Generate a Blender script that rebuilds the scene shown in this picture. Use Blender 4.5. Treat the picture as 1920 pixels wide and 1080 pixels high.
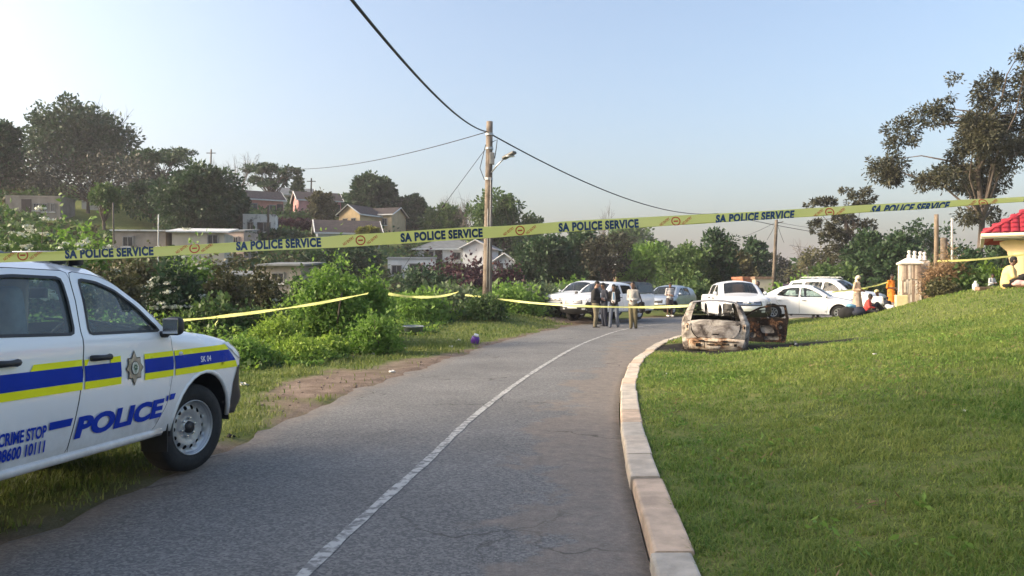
import bpy, bmesh, math, random
import numpy as np
from mathutils import Vector, Matrix, Euler
from mathutils.geometry import delaunay_2d_cdt

for _o in list(bpy.data.objects): bpy.data.objects.remove(_o)
SC = bpy.context.scene
COL = SC.collection
R = math.radians
F = 1450.0          # focal length in photograph pixels
CAMZ = 1.6

# ------------------------------------------------------------------ camera, sky, sun, exposure
cam_d = bpy.data.cameras.new('camera'); cam = bpy.data.objects.new('camera', cam_d); COL.objects.link(cam)
cam.location = (0, 0, CAMZ); cam.rotation_euler = (R(90), 0, 0)
cam_d.sensor_width = 36; cam_d.lens = 36 * F / 1920; cam_d.clip_start = 0.05; cam_d.clip_end = 9000
SC.camera = cam

SUN_AZ = R(-95)      # measured from the view axis (+Y), negative = left of the camera
SUN_EL = R(23)
world = bpy.data.worlds.new('World'); SC.world = world; world.use_nodes = True
wn = world.node_tree; wn.nodes.clear()
w_out = wn.nodes.new('ShaderNodeOutputWorld'); w_bg = wn.nodes.new('ShaderNodeBackground')
w_sky = wn.nodes.new('ShaderNodeTexSky'); w_sky.sky_type = 'NISHITA'; w_sky.sun_disc = False
w_sky.sun_elevation = SUN_EL; w_sky.sun_rotation = SUN_AZ
w_sky.altitude = 50; w_sky.air_density = 1.0; w_sky.dust_density = 6.0; w_sky.ozone_density = 1.0
w_bg.inputs['Strength'].default_value = 0.15
wn.links.new(w_sky.outputs[0], w_bg.inputs[0]); wn.links.new(w_bg.outputs[0], w_out.inputs[0])

sun_d = bpy.data.lights.new('sun', 'SUN'); sun = bpy.data.objects.new('sun', sun_d); COL.objects.link(sun)
sun_d.energy = 2.0; sun_d.angle = R(7.0); sun_d.color = (1.0, 0.84, 0.62)
_sd = Vector((math.sin(SUN_AZ) * math.cos(SUN_EL), math.cos(SUN_AZ) * math.cos(SUN_EL), math.sin(SUN_EL)))
sun.rotation_euler = (-_sd).to_track_quat('-Z', 'Y').to_euler()

SC.render.engine = 'CYCLES'
SC.view_settings.view_transform = 'Standard'; SC.view_settings.look = 'None'
SC.view_settings.exposure = 1.25; SC.view_settings.gamma = 1.0; SC.view_settings.use_curve_mapping = False
cy = SC.cycles
cy.use_denoising = True
try: cy.denoiser = 'OPENIMAGEDENOISE'
except Exception: pass
cy.max_bounces = 6; cy.diffuse_bounces = 3; cy.glossy_bounces = 3; cy.transmission_bounces = 4
cy.transparent_max_bounces = 12; cy.volume_bounces = 0; cy.sample_clamp_indirect = 6

# ------------------------------------------------------------------ helpers
def P(x, y, D):
    """Photograph pixel + distance along the view axis -> point of the place."""
    return Vector(((x - 960) / F * D, D, CAMZ + (540 - y) / F * D))

def link(o, parent=None):
    COL.objects.link(o)
    if parent is not None: o.parent = parent
    return o

def tag(o, label=None, cat=None, group=None, kind=None):
    if label: o['label'] = label
    if cat: o['category'] = cat
    if group: o['group'] = group
    if kind: o['kind'] = kind
    return o

def thing(name, label, cat, loc=(0, 0, 0), rot=(0, 0, 0), group=None):
    o = bpy.data.objects.new(name, None); COL.objects.link(o)
    o.empty_display_size = 0.2
    o.location = loc
    o.rotation_euler = rot if hasattr(rot, '__len__') else (0, 0, rot)
    return tag(o, label, cat, group)

def np_mesh(name, V, Fc, mat=None, smooth=False):
    V = np.asarray(V, dtype=np.float32).reshape(-1, 3)
    me = bpy.data.meshes.new(name)
    if isinstance(Fc, np.ndarray):
        m, k = Fc.shape
        me.vertices.add(len(V)); me.vertices.foreach_set('co', V.ravel())
        me.loops.add(m * k); me.loops.foreach_set('vertex_index', Fc.astype(np.int32).ravel())
        me.polygons.add(m); me.polygons.foreach_set('loop_start', np.arange(0, m * k, k, dtype=np.int32))
        if smooth: me.polygons.foreach_set('use_smooth', np.ones(m, dtype=bool))
        me.update(calc_edges=True)
    else:
        me.from_pydata([tuple(map(float, v)) for v in V], [], [tuple(map(int, f)) for f in Fc])
        if smooth:
            me.polygons.foreach_set('use_smooth', [True] * len(me.polygons))
        me.update()
    if mat: me.materials.append(mat)
    return me

def obj(name, V, Fc, mat=None, parent=None, smooth=False):
    return link(bpy.data.objects.new(name, np_mesh(name, V, Fc, mat, smooth)), parent)

class MB:
    """Collects shapes, then links them as one mesh object."""
    def __init__(s): s.v = []; s.f = []
    def add(s, V, Fc, M=None):
        n = len(s.v)
        for v in V:
            v = Vector(v)
            s.v.append(tuple(M @ v) if M is not None else tuple(v))
        for f in Fc: s.f.append(tuple(int(i) + n for i in f))
        return s
    def box(s, c, d, M=None):
        x, y, z = c; a, b, e = d[0] / 2, d[1] / 2, d[2] / 2
        V = [(x + i * a, y + j * b, z + k * e) for i in (-1, 1) for j in (-1, 1) for k in (-1, 1)]
        return s.add(V, [(0, 1, 3, 2), (4, 6, 7, 5), (0, 4, 5, 1), (2, 3, 7, 6), (0, 2, 6, 4), (1, 5, 7, 3)], M)
    def rbox(s, c, d, b=.02, seg=2, M=None):
        """box with rounded edges"""
        bm = bmesh.new(); bmesh.ops.create_cube(bm, size=1.0)
        for v in bm.verts: v.co = Vector((v.co.x * d[0], v.co.y * d[1], v.co.z * d[2]))
        bmesh.ops.bevel(bm, geom=list(bm.edges), offset=b, segments=seg, profile=.5, affect='EDGES')
        bm.verts.index_update()
        s.add([v.co + Vector(c) for v in bm.verts], [[v.index for v in f.verts] for f in bm.faces], M)
        bm.free(); return s
    def tube(s, pts, rad, n=6, cap=True, M=None):
        V, Fc = tube(pts, rad, n, cap); return s.add(V, Fc, M)
    def ell(s, c, r, n=10, M=None, m=7):
        V = []; Fc = []
        for i in range(m + 1):
            t = math.pi * i / m
            for j in range(n):
                p = 2 * math.pi * j / n
                V.append((c[0] + r[0] * math.sin(t) * math.cos(p), c[1] + r[1] * math.sin(t) * math.sin(p), c[2] + r[2] * math.cos(t)))
        for i in range(m):
            for j in range(n):
                q = [i * n + j, (i + 1) * n + j, (i + 1) * n + (j + 1) % n, i * n + (j + 1) % n]
                Fc.append(q)
        return s.add(V, Fc, M)
    def lathe(s, prof, n=24, axis='X', M=None, c=(0, 0, 0)):
        """prof: (radius, offset along axis)"""
        V = []; Fc = []
        for (r, o) in prof:
            for j in range(n):
                t = 2 * math.pi * j / n; a, b = r * math.cos(t), r * math.sin(t)
                p = (o, a, b) if axis == 'X' else ((a, o, b) if axis == 'Y' else (a, b, o))
                V.append((p[0] + c[0], p[1] + c[1], p[2] + c[2]))
        for i in range(len(prof) - 1):
            for j in range(n): Fc.append((i * n + j, (i + 1) * n + j, (i + 1) * n + (j + 1) % n, i * n + (j + 1) % n))
        return s.add(V, Fc, M)
    def build(s, name, mat, parent=None, smooth=False):
        return obj(name, s.v, s.f, mat, parent, smooth)

def tube(pts, rad, n=6, cap=True):
    pts = [Vector(p) for p in pts]; k = len(pts)
    if not hasattr(rad, '__len__'): rad = [rad] * k
    V = []; Fc = []; up = Vector((0.13, 0.31, 1)).normalized(); prev = None
    for i, p in enumerate(pts):
        t = (pts[min(i + 1, k - 1)] - pts[max(i - 1, 0)])
        if t.length < 1e-9: t = Vector((0, 0, 1))
        t.normalize()
        if prev is None:
            a = t.cross(up)
            if a.length < .05: a = t.cross(Vector((1, 0, 0)))
        else: a = prev - t * prev.dot(t)
        if a.length < 1e-6: a = t.cross(Vector((1, .2, 0)))
        a.normalize(); b = t.cross(a); prev = a
        for j in range(n):
            q = 2 * math.pi * j / n
            V.append(p + (a * math.cos(q) + b * math.sin(q)) * rad[i])
    for i in range(k - 1):
        for j in range(n): Fc.append((i * n + j, i * n + (j + 1) % n, (i + 1) * n + (j + 1) % n, (i + 1) * n + j))
    if cap: Fc.append(tuple(range(n - 1, -1, -1))); Fc.append(tuple(range((k - 1) * n, k * n)))
    return V, Fc

# ------------------------------------------------------------------ materials (procedural)
_MC = {}
def mat(name, col, rough=.6, var=.12, scale=6.0, bump=0.0, bscale=40.0, metal=0.0, coat=0.0, col2=None, spec=.5, ramp=(.35, .65), emit=None, detail=4):
    if name in _MC: return _MC[name]
    m = bpy.data.materials.new(name); m.use_nodes = True; nt = m.node_tree; b = nt.nodes['Principled BSDF']
    b.inputs['Roughness'].default_value = rough; b.inputs['Metallic'].default_value = metal
    b.inputs['Specular IOR Level'].default_value = spec
    if coat: b.inputs['Coat Weight'].default_value = coat; b.inputs['Coat Roughness'].default_value = .06
    tc = nt.nodes.new('ShaderNodeTexCoord')
    nz = nt.nodes.new('ShaderNodeTexNoise'); nz.inputs['Scale'].default_value = scale; nz.inputs['Detail'].default_value = detail
    nt.links.new(tc.outputs['Object'], nz.inputs['Vector'])
    cr = nt.nodes.new('ShaderNodeValToRGB')
    c = Vector(col); c2 = Vector(col2) if col2 else c * (1 + var); c1 = c if col2 else c * (1 - var)
    cr.color_ramp.elements[0].position = ramp[0]; cr.color_ramp.elements[1].position = ramp[1]
    cr.color_ramp.elements[0].color = (*c1, 1); cr.color_ramp.elements[1].color = (*[min(1, q) for q in c2], 1)
    nt.links.new(nz.outputs['Fac'], cr.inputs[0]); nt.links.new(cr.outputs[0], b.inputs['Base Color'])
    if bump:
        n2 = nt.nodes.new('ShaderNodeTexNoise'); n2.inputs['Scale'].default_value = bscale; n2.inputs['Detail'].default_value = 5
        nt.links.new(tc.outputs['Object'], n2.inputs['Vector'])
        bp = nt.nodes.new('ShaderNodeBump'); bp.inputs['Strength'].default_value = bump; bp.inputs['Distance'].default_value = .02
        nt.links.new(n2.outputs['Fac'], bp.inputs['Height']); nt.links.new(bp.outputs[0], b.inputs['Normal'])
    if emit: b.inputs['Emission Color'].default_value = (*emit, 1); b.inputs['Emission Strength'].default_value = 1
    _MC[name] = m; return m

def leafmat(name, c1, c2, trans=.25, rough=.55, nscale=.8):
    """foliage: per-leaf colour between c1 and c2, clump tone by noise, some light through the leaf"""
    if name in _MC: return _MC[name]
    m = bpy.data.materials.new(name); m.use_nodes = True; nt = m.node_tree; b = nt.nodes['Principled BSDF']
    b.inputs['Roughness'].default_value = rough; b.inputs['Specular IOR Level'].default_value = .3
    g = nt.nodes.new('ShaderNodeNewGeometry'); tc = nt.nodes.new('ShaderNodeTexCoord')
    nz = nt.nodes.new('ShaderNodeTexNoise'); nz.inputs['Scale'].default_value = nscale; nz.inputs['Detail'].default_value = 2
    nt.links.new(tc.outputs['Object'], nz.inputs['Vector'])
    ad = nt.nodes.new('ShaderNodeMath'); ad.operation = 'MULTIPLY_ADD'; ad.inputs[1].default_value = .6
    sub = nt.nodes.new('ShaderNodeMath'); sub.operation = 'MULTIPLY_ADD'; sub.inputs[1].default_value = 1.6; sub.inputs[2].default_value = -.6
    nt.links.new(nz.outputs['Fac'], sub.inputs[0])
    nt.links.new(g.outputs['Random Per Island'], ad.inputs[0]); nt.links.new(sub.outputs[0], ad.inputs[2])
    mx = nt.nodes.new('ShaderNodeMix'); mx.data_type = 'RGBA'
    mx.inputs[6].default_value = (*c1, 1); mx.inputs[7].default_value = (*c2, 1)
    nt.links.new(ad.outputs[0], mx.inputs[0])
    nt.links.new(mx.outputs[2], b.inputs['Base Color'])
    tr = nt.nodes.new('ShaderNodeBsdfTranslucent'); nt.links.new(mx.outputs[2], tr.inputs[0])
    ms = nt.nodes.new('ShaderNodeMixShader'); ms.inputs[0].default_value = trans
    nt.links.new(b.outputs[0], ms.inputs[1]); nt.links.new(tr.outputs[0], ms.inputs[2])
    nt.links.new(ms.outputs[0], nt.nodes['Material Output'].inputs[0])
    _MC[name] = m; return m

def glassmat(name, tint=(.55, .66, .66), refl=1.0, dust_sheen=.03):
    """thin vehicle or house glass: tinted see-through with a clear reflection"""
    if name in _MC: return _MC[name]
    m = bpy.data.materials.new(name); m.use_nodes = True; nt = m.node_tree; nt.nodes.remove(nt.nodes['Principled BSDF'])
    t = nt.nodes.new('ShaderNodeBsdfTransparent'); t.inputs[0].default_value = (*tint, 1)
    g = nt.nodes.new('ShaderNodeBsdfGlossy'); g.inputs['Roughness'].default_value = .02; g.inputs['Color'].default_value = (refl, refl, refl, 1)
    fr = nt.nodes.new('ShaderNodeFresnel'); ge = nt.nodes.new('ShaderNodeNewGeometry'); io = nt.nodes.new('ShaderNodeMapRange')
    io.inputs[3].default_value = 1.52; io.inputs[4].default_value = 1 / 1.52     # a thin pane reflects alike from both faces
    nt.links.new(ge.outputs['Backfacing'], io.inputs[0]); nt.links.new(io.outputs[0], fr.inputs['IOR'])
    ms = nt.nodes.new('ShaderNodeMixShader')
    nt.links.new(fr.outputs[0], ms.inputs[0]); nt.links.new(t.outputs[0], ms.inputs[1]); nt.links.new(g.outputs[0], ms.inputs[2])
    df = nt.nodes.new('ShaderNodeBsdfDiffuse'); df.inputs[0].default_value = (.5, .56, .56, 1); m2 = nt.nodes.new('ShaderNodeMixShader'); m2.inputs[0].default_value = dust_sheen   # dusty film whose pale colour also paints in some reflected sky
    nt.links.new(ms.outputs[0], m2.inputs[1]); nt.links.new(df.outputs[0], m2.inputs[2])
    nt.links.new(m2.outputs[0], nt.nodes['Material Output'].inputs[0])
    _MC[name] = m; return m

MW = mat('white_car_paint', (.80, .81, .82), .3, .03, 2, coat=.6)
MBLK = mat('black_plastic', (.018, .018, .02), .5, .2, 9)
MDARK = mat('dark_interior', (.022, .022, .024), .8, .2, 9)
MTYRE = mat('tyre_rubber', (.018, .018, .018), .8, .25, 12, bump=.2, bscale=60)
MCHROME = mat('chrome', (.6, .6, .62), .15, .03, 3, metal=1)
MSTEEL = mat('steel_wheel_paint', (.42, .43, .44), .4, .1, 6, metal=.6)
MGLASS = glassmat('car_glass')
MGLASSD = glassmat('dark_car_glass', (.16, .19, .2))
MPLATE = mat('plate_white', (.72, .72, .66), .5, .05, 5)
MLAMP = mat('lamp_lens', (.55, .57, .6), .1, .1, 8, coat=1)
MRED = mat('red_lens', (.3, .02, .02), .15, .1, 8, coat=1)
MWOOD = mat('weathered_wood', (.13, .105, .08), .85, .35, 3, bump=.5, bscale=14)
MBARK = mat('bark', (.085, .068, .052), .9, .35, 2.5, bump=.6, bscale=8)
MBARKG = mat('grey_bark', (.13, .115, .10), .9, .25, 2.5, bump=.5, bscale=8)
# ------------------------------------------------------------------ terrain
def spline(pts, n=12):
    """Catmull-Rom through 2-D points"""
    p = np.array(pts, float); p = np.vstack([2 * p[0] - p[1], p, 2 * p[-1] - p[-2]]); out = []
    for i in range(1, len(p) - 2):
        for t in np.linspace(0, 1, n, endpoint=False):
            a, b, c, d = p[i - 1], p[i], p[i + 1], p[i + 2]
            out.append(.5 * ((2 * b) + (c - a) * t + (2 * a - 5 * b + 4 * c - d) * t * t + (3 * b - a - 3 * c + d) * t ** 3))
    out.append(p[-2]); return np.array(out)

ROAD_L = spline([(-4.4, -8), (-3.8, -2), (-3.4, 2), (-3.13, 4.73), (-2.85, 7.4), (-2.6, 10.5), (-2.25, 13), (-1.07, 19.3), (0.05, 24.4), (2.3, 32), (5.2, 38.5), (9.5, 44), (16, 48.5), (26, 52), (45, 55)])
ROAD_R = spline([(.1, -8), (.45, -2), (.62, 2), (.78, 4.3), (1.08, 7.5), (1.5, 10.8), (2.15, 14.5), (2.95, 17.8), (4.7, 23.2), (7.6, 29), (10.8, 34.8), (15.5, 39.8), (25, 44), (45, 48)])
ROAD_C = spline([(-2.2, -8), (-1.7, -2), (-1.35, 2), (-1.14, 4.3), (-.99, 5.5), (-.776, 7.03), (-.41, 9.87), (.4, 14.5), (1.6, 20.2), (2.69, 24.4), (4.4, 29.7), (7.3, 35.2), (11.5, 40.8), (20, 46)])

def seg_dist(Q, line):
    """distance from points Q (n,2) to polyline"""
    if len(Q) > 3000 and len(line) > 60: line = np.vstack([line[:-1:3], line[-1:]])
    best = np.full(len(Q), 1e9)
    for a, b in zip(line[:-1], line[1:]):
        ab = b - a; t = np.clip(((Q - a) @ ab) / (ab @ ab + 1e-12), 0, 1)
        best = np.minimum(best, np.hypot(*(Q - (a + t[:, None] * ab)).T))
    return best

def inside(Q, poly):
    x, y = Q[:, 0], Q[:, 1]; r = np.zeros(len(Q), bool); n = len(poly)
    for i in range(n):
        x1, y1 = poly[i][0], poly[i][1]; x2, y2 = poly[(i + 1) % n][0], poly[(i + 1) % n][1]
        if y1 == y2: continue
        c = ((y1 > y) != (y2 > y)) & (x < (x2 - x1) * (y - y1) / (y2 - y1) + x1); r ^= c
    return r

_road_poly = np.vstack([ROAD_L, ROAD_R[::-1]])
_CT = []
def _g(px, D, z): _CT.append(((px - 960) / F * D, D, z))
for q in [(15.2, 23, 1.62), (14.3, 26, 1.3), (12.7, 27, .7), (11.2, 30, .25), (14.9, 29, .92), (13, 34, .26), (16.5, 34, .35), (5, 6, .52), (8, 10, .82), (12, 14, 1.3), (6, 14, .48), (9.5, 17, .62),
          (4.9, 19.2, .07), (7.5, 19.5, .2), (10, 24, .3), (20, 15, 2.1), (20, 23, 2.1), (25, 30, 2.1), (30, 40, 1.2), (18, 6, 2.1), (10, 0, 1.3), (15, -10, 2), (40, 62, 0), (22, 60, -.4), (60, 100, -2), (8.5, 29, .06),
          (-8, -8, 0), (-8, 4, 0), (-20, -10, 0), (-6, 10, 0), (-8, 15, .03), (-6, 22, .08), (-3, 28, .2), (-1.05, 33, .42), (1, 38, .25), (-15, 12, -.1), (-20, 25, .1), (-12, 35, .3), (-20, 45, .9), (-10, 50, .6), (2, 52, .5),
          (12, 58, .2), (-40, 10, 0), (-40, 40, 3), (-60, -10, 1), (6, 44, .2)]: _CT.append(q)
for q in [(900, 85, 2.6), (800, 70, 1.7), (840, 88, 4.3), (950, 80, 2), (690, 105, 9.3), (640, 85, 6.6), (600, 112, 11.5), (490, 112, 11.6), (487, 85, 7), (300, 55, 3.2), (60, 75, 8.3), (150, 110, 15), (270, 90, 11), (400, 130, 16.5),
          (700, 140, 12.5), (830, 130, 8), (930, 130, 4.5), (1050, 120, 1.5), (1150, 100, .2), (1200, 70, .2), (1300, 100, -1), (1500, 100, -2), (1700, 100, -2), (1000, 220, 5), (1250, 260, 3), (1700, 300, -4), (300, 240, 19), (700, 260, 13), (-300, 120, 16), (-200, 60, 7)]: _g(*q)
for k in range(14):
    t = 2 * math.pi * k / 14; _CT.append((650 * math.sin(t), 650 * math.cos(t), 10 * max(0, -math.sin(t)) - 4))
_CT = np.array(_CT)
def _tps(r): return np.where(r > 1e-9, r * r * np.log(r + 1e-12), 0)
_n = len(_CT); _A = np.zeros((_n + 3, _n + 3))
_A[:_n, :_n] = _tps(np.hypot(_CT[:, None, 0] - _CT[None, :, 0], _CT[:, None, 1] - _CT[None, :, 1])) + np.eye(_n) * .05
_A[:_n, _n] = 1; _A[:_n, _n + 1:] = _CT[:, :2]; _A[_n, :_n] = 1; _A[_n + 1:, :_n] = _CT[:, :2].T
_W = np.linalg.solve(_A, np.concatenate([_CT[:, 2], [0, 0, 0]]))
def sstep(a, b, x): t = np.clip((x - a) / (b - a), 0, 1); return t * t * (3 - 2 * t)
def height(Q):
    Q = np.asarray(Q, float).reshape(-1, 2); z = np.zeros(len(Q))
    for i in range(0, len(Q), 20000):
        q = Q[i:i + 20000]
        r = np.hypot(q[:, None, 0] - _CT[None, :, 0], q[:, None, 1] - _CT[None, :, 1])
        z[i:i + 20000] = _tps(r) @ _W[:_n] + _W[_n] + q @ _W[_n + 1:]
    z = np.clip(z, -5, 24)
    rad = np.hypot(Q[:, 0], Q[:, 1]); z = z * (1 - sstep(500, 900, rad)) + -3 * sstep(500, 900, rad)
    ins = inside(Q, _road_poly); dl = seg_dist(Q, ROAD_L); dr = seg_dist(Q, ROAD_R)
    near_r = dr < dl
    k = np.where(near_r, sstep(.45, 2.8, dr), sstep(0, 2.5, dl))
    base = np.where(near_r, .075 + .03 * sstep(.25, .5, dr), .012)
    out = base * (1 - k) + z * k
    return np.where(ins, -.05, out)
def H(x, y): return float(height([(x, y)])[0])

def rnoise(Q, s, seed=0):
    """cheap smooth value noise in numpy"""
    q = np.asarray(Q, float) / s + seed * 17.31; i = np.floor(q).astype(int); f = q - i; f = f * f * (3 - 2 * f)
    def h(a, b): v = np.sin(a * 127.1 + b * 311.7 + seed * 74.7) * 43758.5453; return v - np.floor(v)
    a = h(i[:, 0], i[:, 1]); b = h(i[:, 0] + 1, i[:, 1]); c = h(i[:, 0], i[:, 1] + 1); d = h(i[:, 0] + 1, i[:, 1] + 1)
    return (a * (1 - f[:, 0]) + b * f[:, 0]) * (1 - f[:, 1]) + (c * (1 - f[:, 0]) + d * f[:, 0]) * f[:, 1]

def axis(fine0, fine1, step, far0, far1, g=1.1):
    a = list(np.arange(fine0, fine1 + 1e-6, step)); s = step
    while a[-1] < far1: s *= g; a.append(a[-1] + s)
    s = step; b = [a[0]]
    while b[-1] > far0: s *= g; b.append(b[-1] - s)
    return np.array(sorted(set(b[1:] + a)))
gx = axis(-12, 18, .22, -1500, 1500); gy = axis(0, 34, .25, -400, 2000)
GX, GY = np.meshgrid(gx, gy); GQ = np.stack([GX.ravel(), GY.ravel()], 1)
GZ = height(GQ)
_dr = seg_dist(GQ, ROAD_R); GZ = np.where((_dr < .62) & (_dr < seg_dist(GQ, ROAD_L)), -.07, GZ)   # the turf edge by the kerb is a strip of its own
nx, ny = len(gx), len(gy)
ii = np.arange(nx - 1)[None, :] + nx * np.arange(ny - 1)[:, None]; ii = ii.ravel()
gF = np.stack([ii, ii + 1, ii + 1 + nx, ii + nx], 1)

# ground masks: grass, bare earth, char
BURN = np.array((4.75, 18.9))
def masks(Q):
    dl = seg_dist(Q, ROAD_L); dr = seg_dist(Q, ROAD_R); right = dr < dl
    n1 = rnoise(Q, 1.3, 1); n2 = rnoise(Q, .45, 2); n3 = rnoise(Q, 4.0, 3)
    bare = np.where(right, 0, sstep(.6, .05, dl + (n1 - .5) * .9 + (n2 - .5) * .5))
    # worn earth bay beside the road in front of the parked police truck, and by the far trucks
    for (cx, cy_, rx, ry, w) in [(-3.0, 12.8, .85, 2.4, 1.3), (-2.2, 15.8, .6, 1.6, .9), (4.2, 35.8, 3.2, 3.0, 1.2), (-4.8, 17.6, 1.5, .9, .9), (-3.4, 3.4, .5, 1.2, .8)]:
        e = ((Q[:, 0] - cx) / rx) ** 2 + ((Q[:, 1] - cy_) / ry) ** 2
        bare = np.maximum(bare, w * sstep(1.25, .35, e + (n1 - .5) * .9 + (n2 - .5) * .6))
    bare = np.clip(bare, 0, 1)
    d = np.hypot((Q[:, 0] - BURN[0] - .95) / 2.5, (Q[:, 1] - BURN[1] - .1) / 1.9)
    char = sstep(1.35, .75, d + (n1 - .5) * .7 + (n2 - .5) * .35)
    return bare, char, n3
gb, gc, gn = masks(GQ)
GROUND = np_mesh('ground', np.column_stack([GQ, GZ]), gF, None, True)
at = GROUND.attributes.new('mask', 'FLOAT_COLOR', 'POINT')
at.data.foreach_set('color', np.column_stack([gb, gc, gn, np.ones_like(gb)]).astype(np.float32).ravel())

def ground_material():
    m = bpy.data.materials.new('ground_soil_and_turf'); m.use_nodes = True; nt = m.node_tree; b = nt.nodes['Principled BSDF']
    b.inputs['Roughness'].default_value = .95; b.inputs['Specular IOR Level'].default_value = .15
    at = nt.nodes.new('ShaderNodeAttribute'); at.attribute_name = 'mask'; sp = nt.nodes.new('ShaderNodeSeparateColor'); nt.links.new(at.outputs['Color'], sp.inputs[0])
    g = nt.nodes.new('ShaderNodeNewGeometry')
    def noise(s, d=6):
        n = nt.nodes.new('ShaderNodeTexNoise'); n.inputs['Scale'].default_value = s; n.inputs['Detail'].default_value = d; n.inputs['Roughness'].default_value = .65
        nt.links.new(g.outputs['Position'], n.inputs['Vector']); return n.outputs['Fac']
    def ramp(fac, stops):
        r = nt.nodes.new('ShaderNodeValToRGB'); e = r.color_ramp.elements
        e[0].position, e[0].color = stops[0][0], (*stops[0][1], 1); e[1].position, e[1].color = stops[-1][0], (*stops[-1][1], 1)
        for p, c in stops[1:-1]: q = e.new(p); q.color = (*c, 1)
        nt.links.new(fac, r.inputs[0]); return r.outputs[0]
    def mix(f, a, c):
        x = nt.nodes.new('ShaderNodeMix'); x.data_type = 'RGBA'
        nt.links.new(f, x.inputs[0]); nt.links.new(a, x.inputs[6]); nt.links.new(c, x.inputs[7]); return x.outputs[2]
    grass = ramp(noise(3.0), [(.3, (.085, .12, .028)), (.5, (.12, .15, .04)), (.7, (.19, .19, .065))])
    earth = ramp(noise(2.2), [(.3, (.15, .11, .082)), (.5, (.25, .185, .14)), (.72, (.37, .285, .22))])
    pebb = ramp(noise(55, 3), [(.42, (.5, .5, .5)), (.62, (1, 1, 1))])
    em = nt.nodes.new('ShaderNodeMix'); em.data_type = 'RGBA'; em.blend_type = 'MULTIPLY'; em.inputs[0].default_value = .6
    nt.links.new(earth, em.inputs[6]); nt.links.new(pebb, em.inputs[7])
    char = ramp(noise(7.0), [(.35, (.008, .008, .008)), (.6, (.022, .02, .018)), (.74, (.11, .1, .09))])
    c = mix(sp.outputs[0], grass, em.outputs[2]); c = mix(sp.outputs[1], c, char)
    nt.links.new(c, b.inputs['Base Color'])
    bp = nt.nodes.new('ShaderNodeBump'); bp.inputs['Strength'].default_value = .7; bp.inputs['Distance'].default_value = .03
    nt.links.new(noise(18), bp.inputs['Height']); nt.links.new(bp.outputs[0], b.inputs['Normal'])
    return m
GROUND.materials.append(ground_material())
tag(link(bpy.data.objects.new('ground', GROUND)), 'grassy ground with bare earth verges around the road', 'ground', kind='structure')

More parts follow.
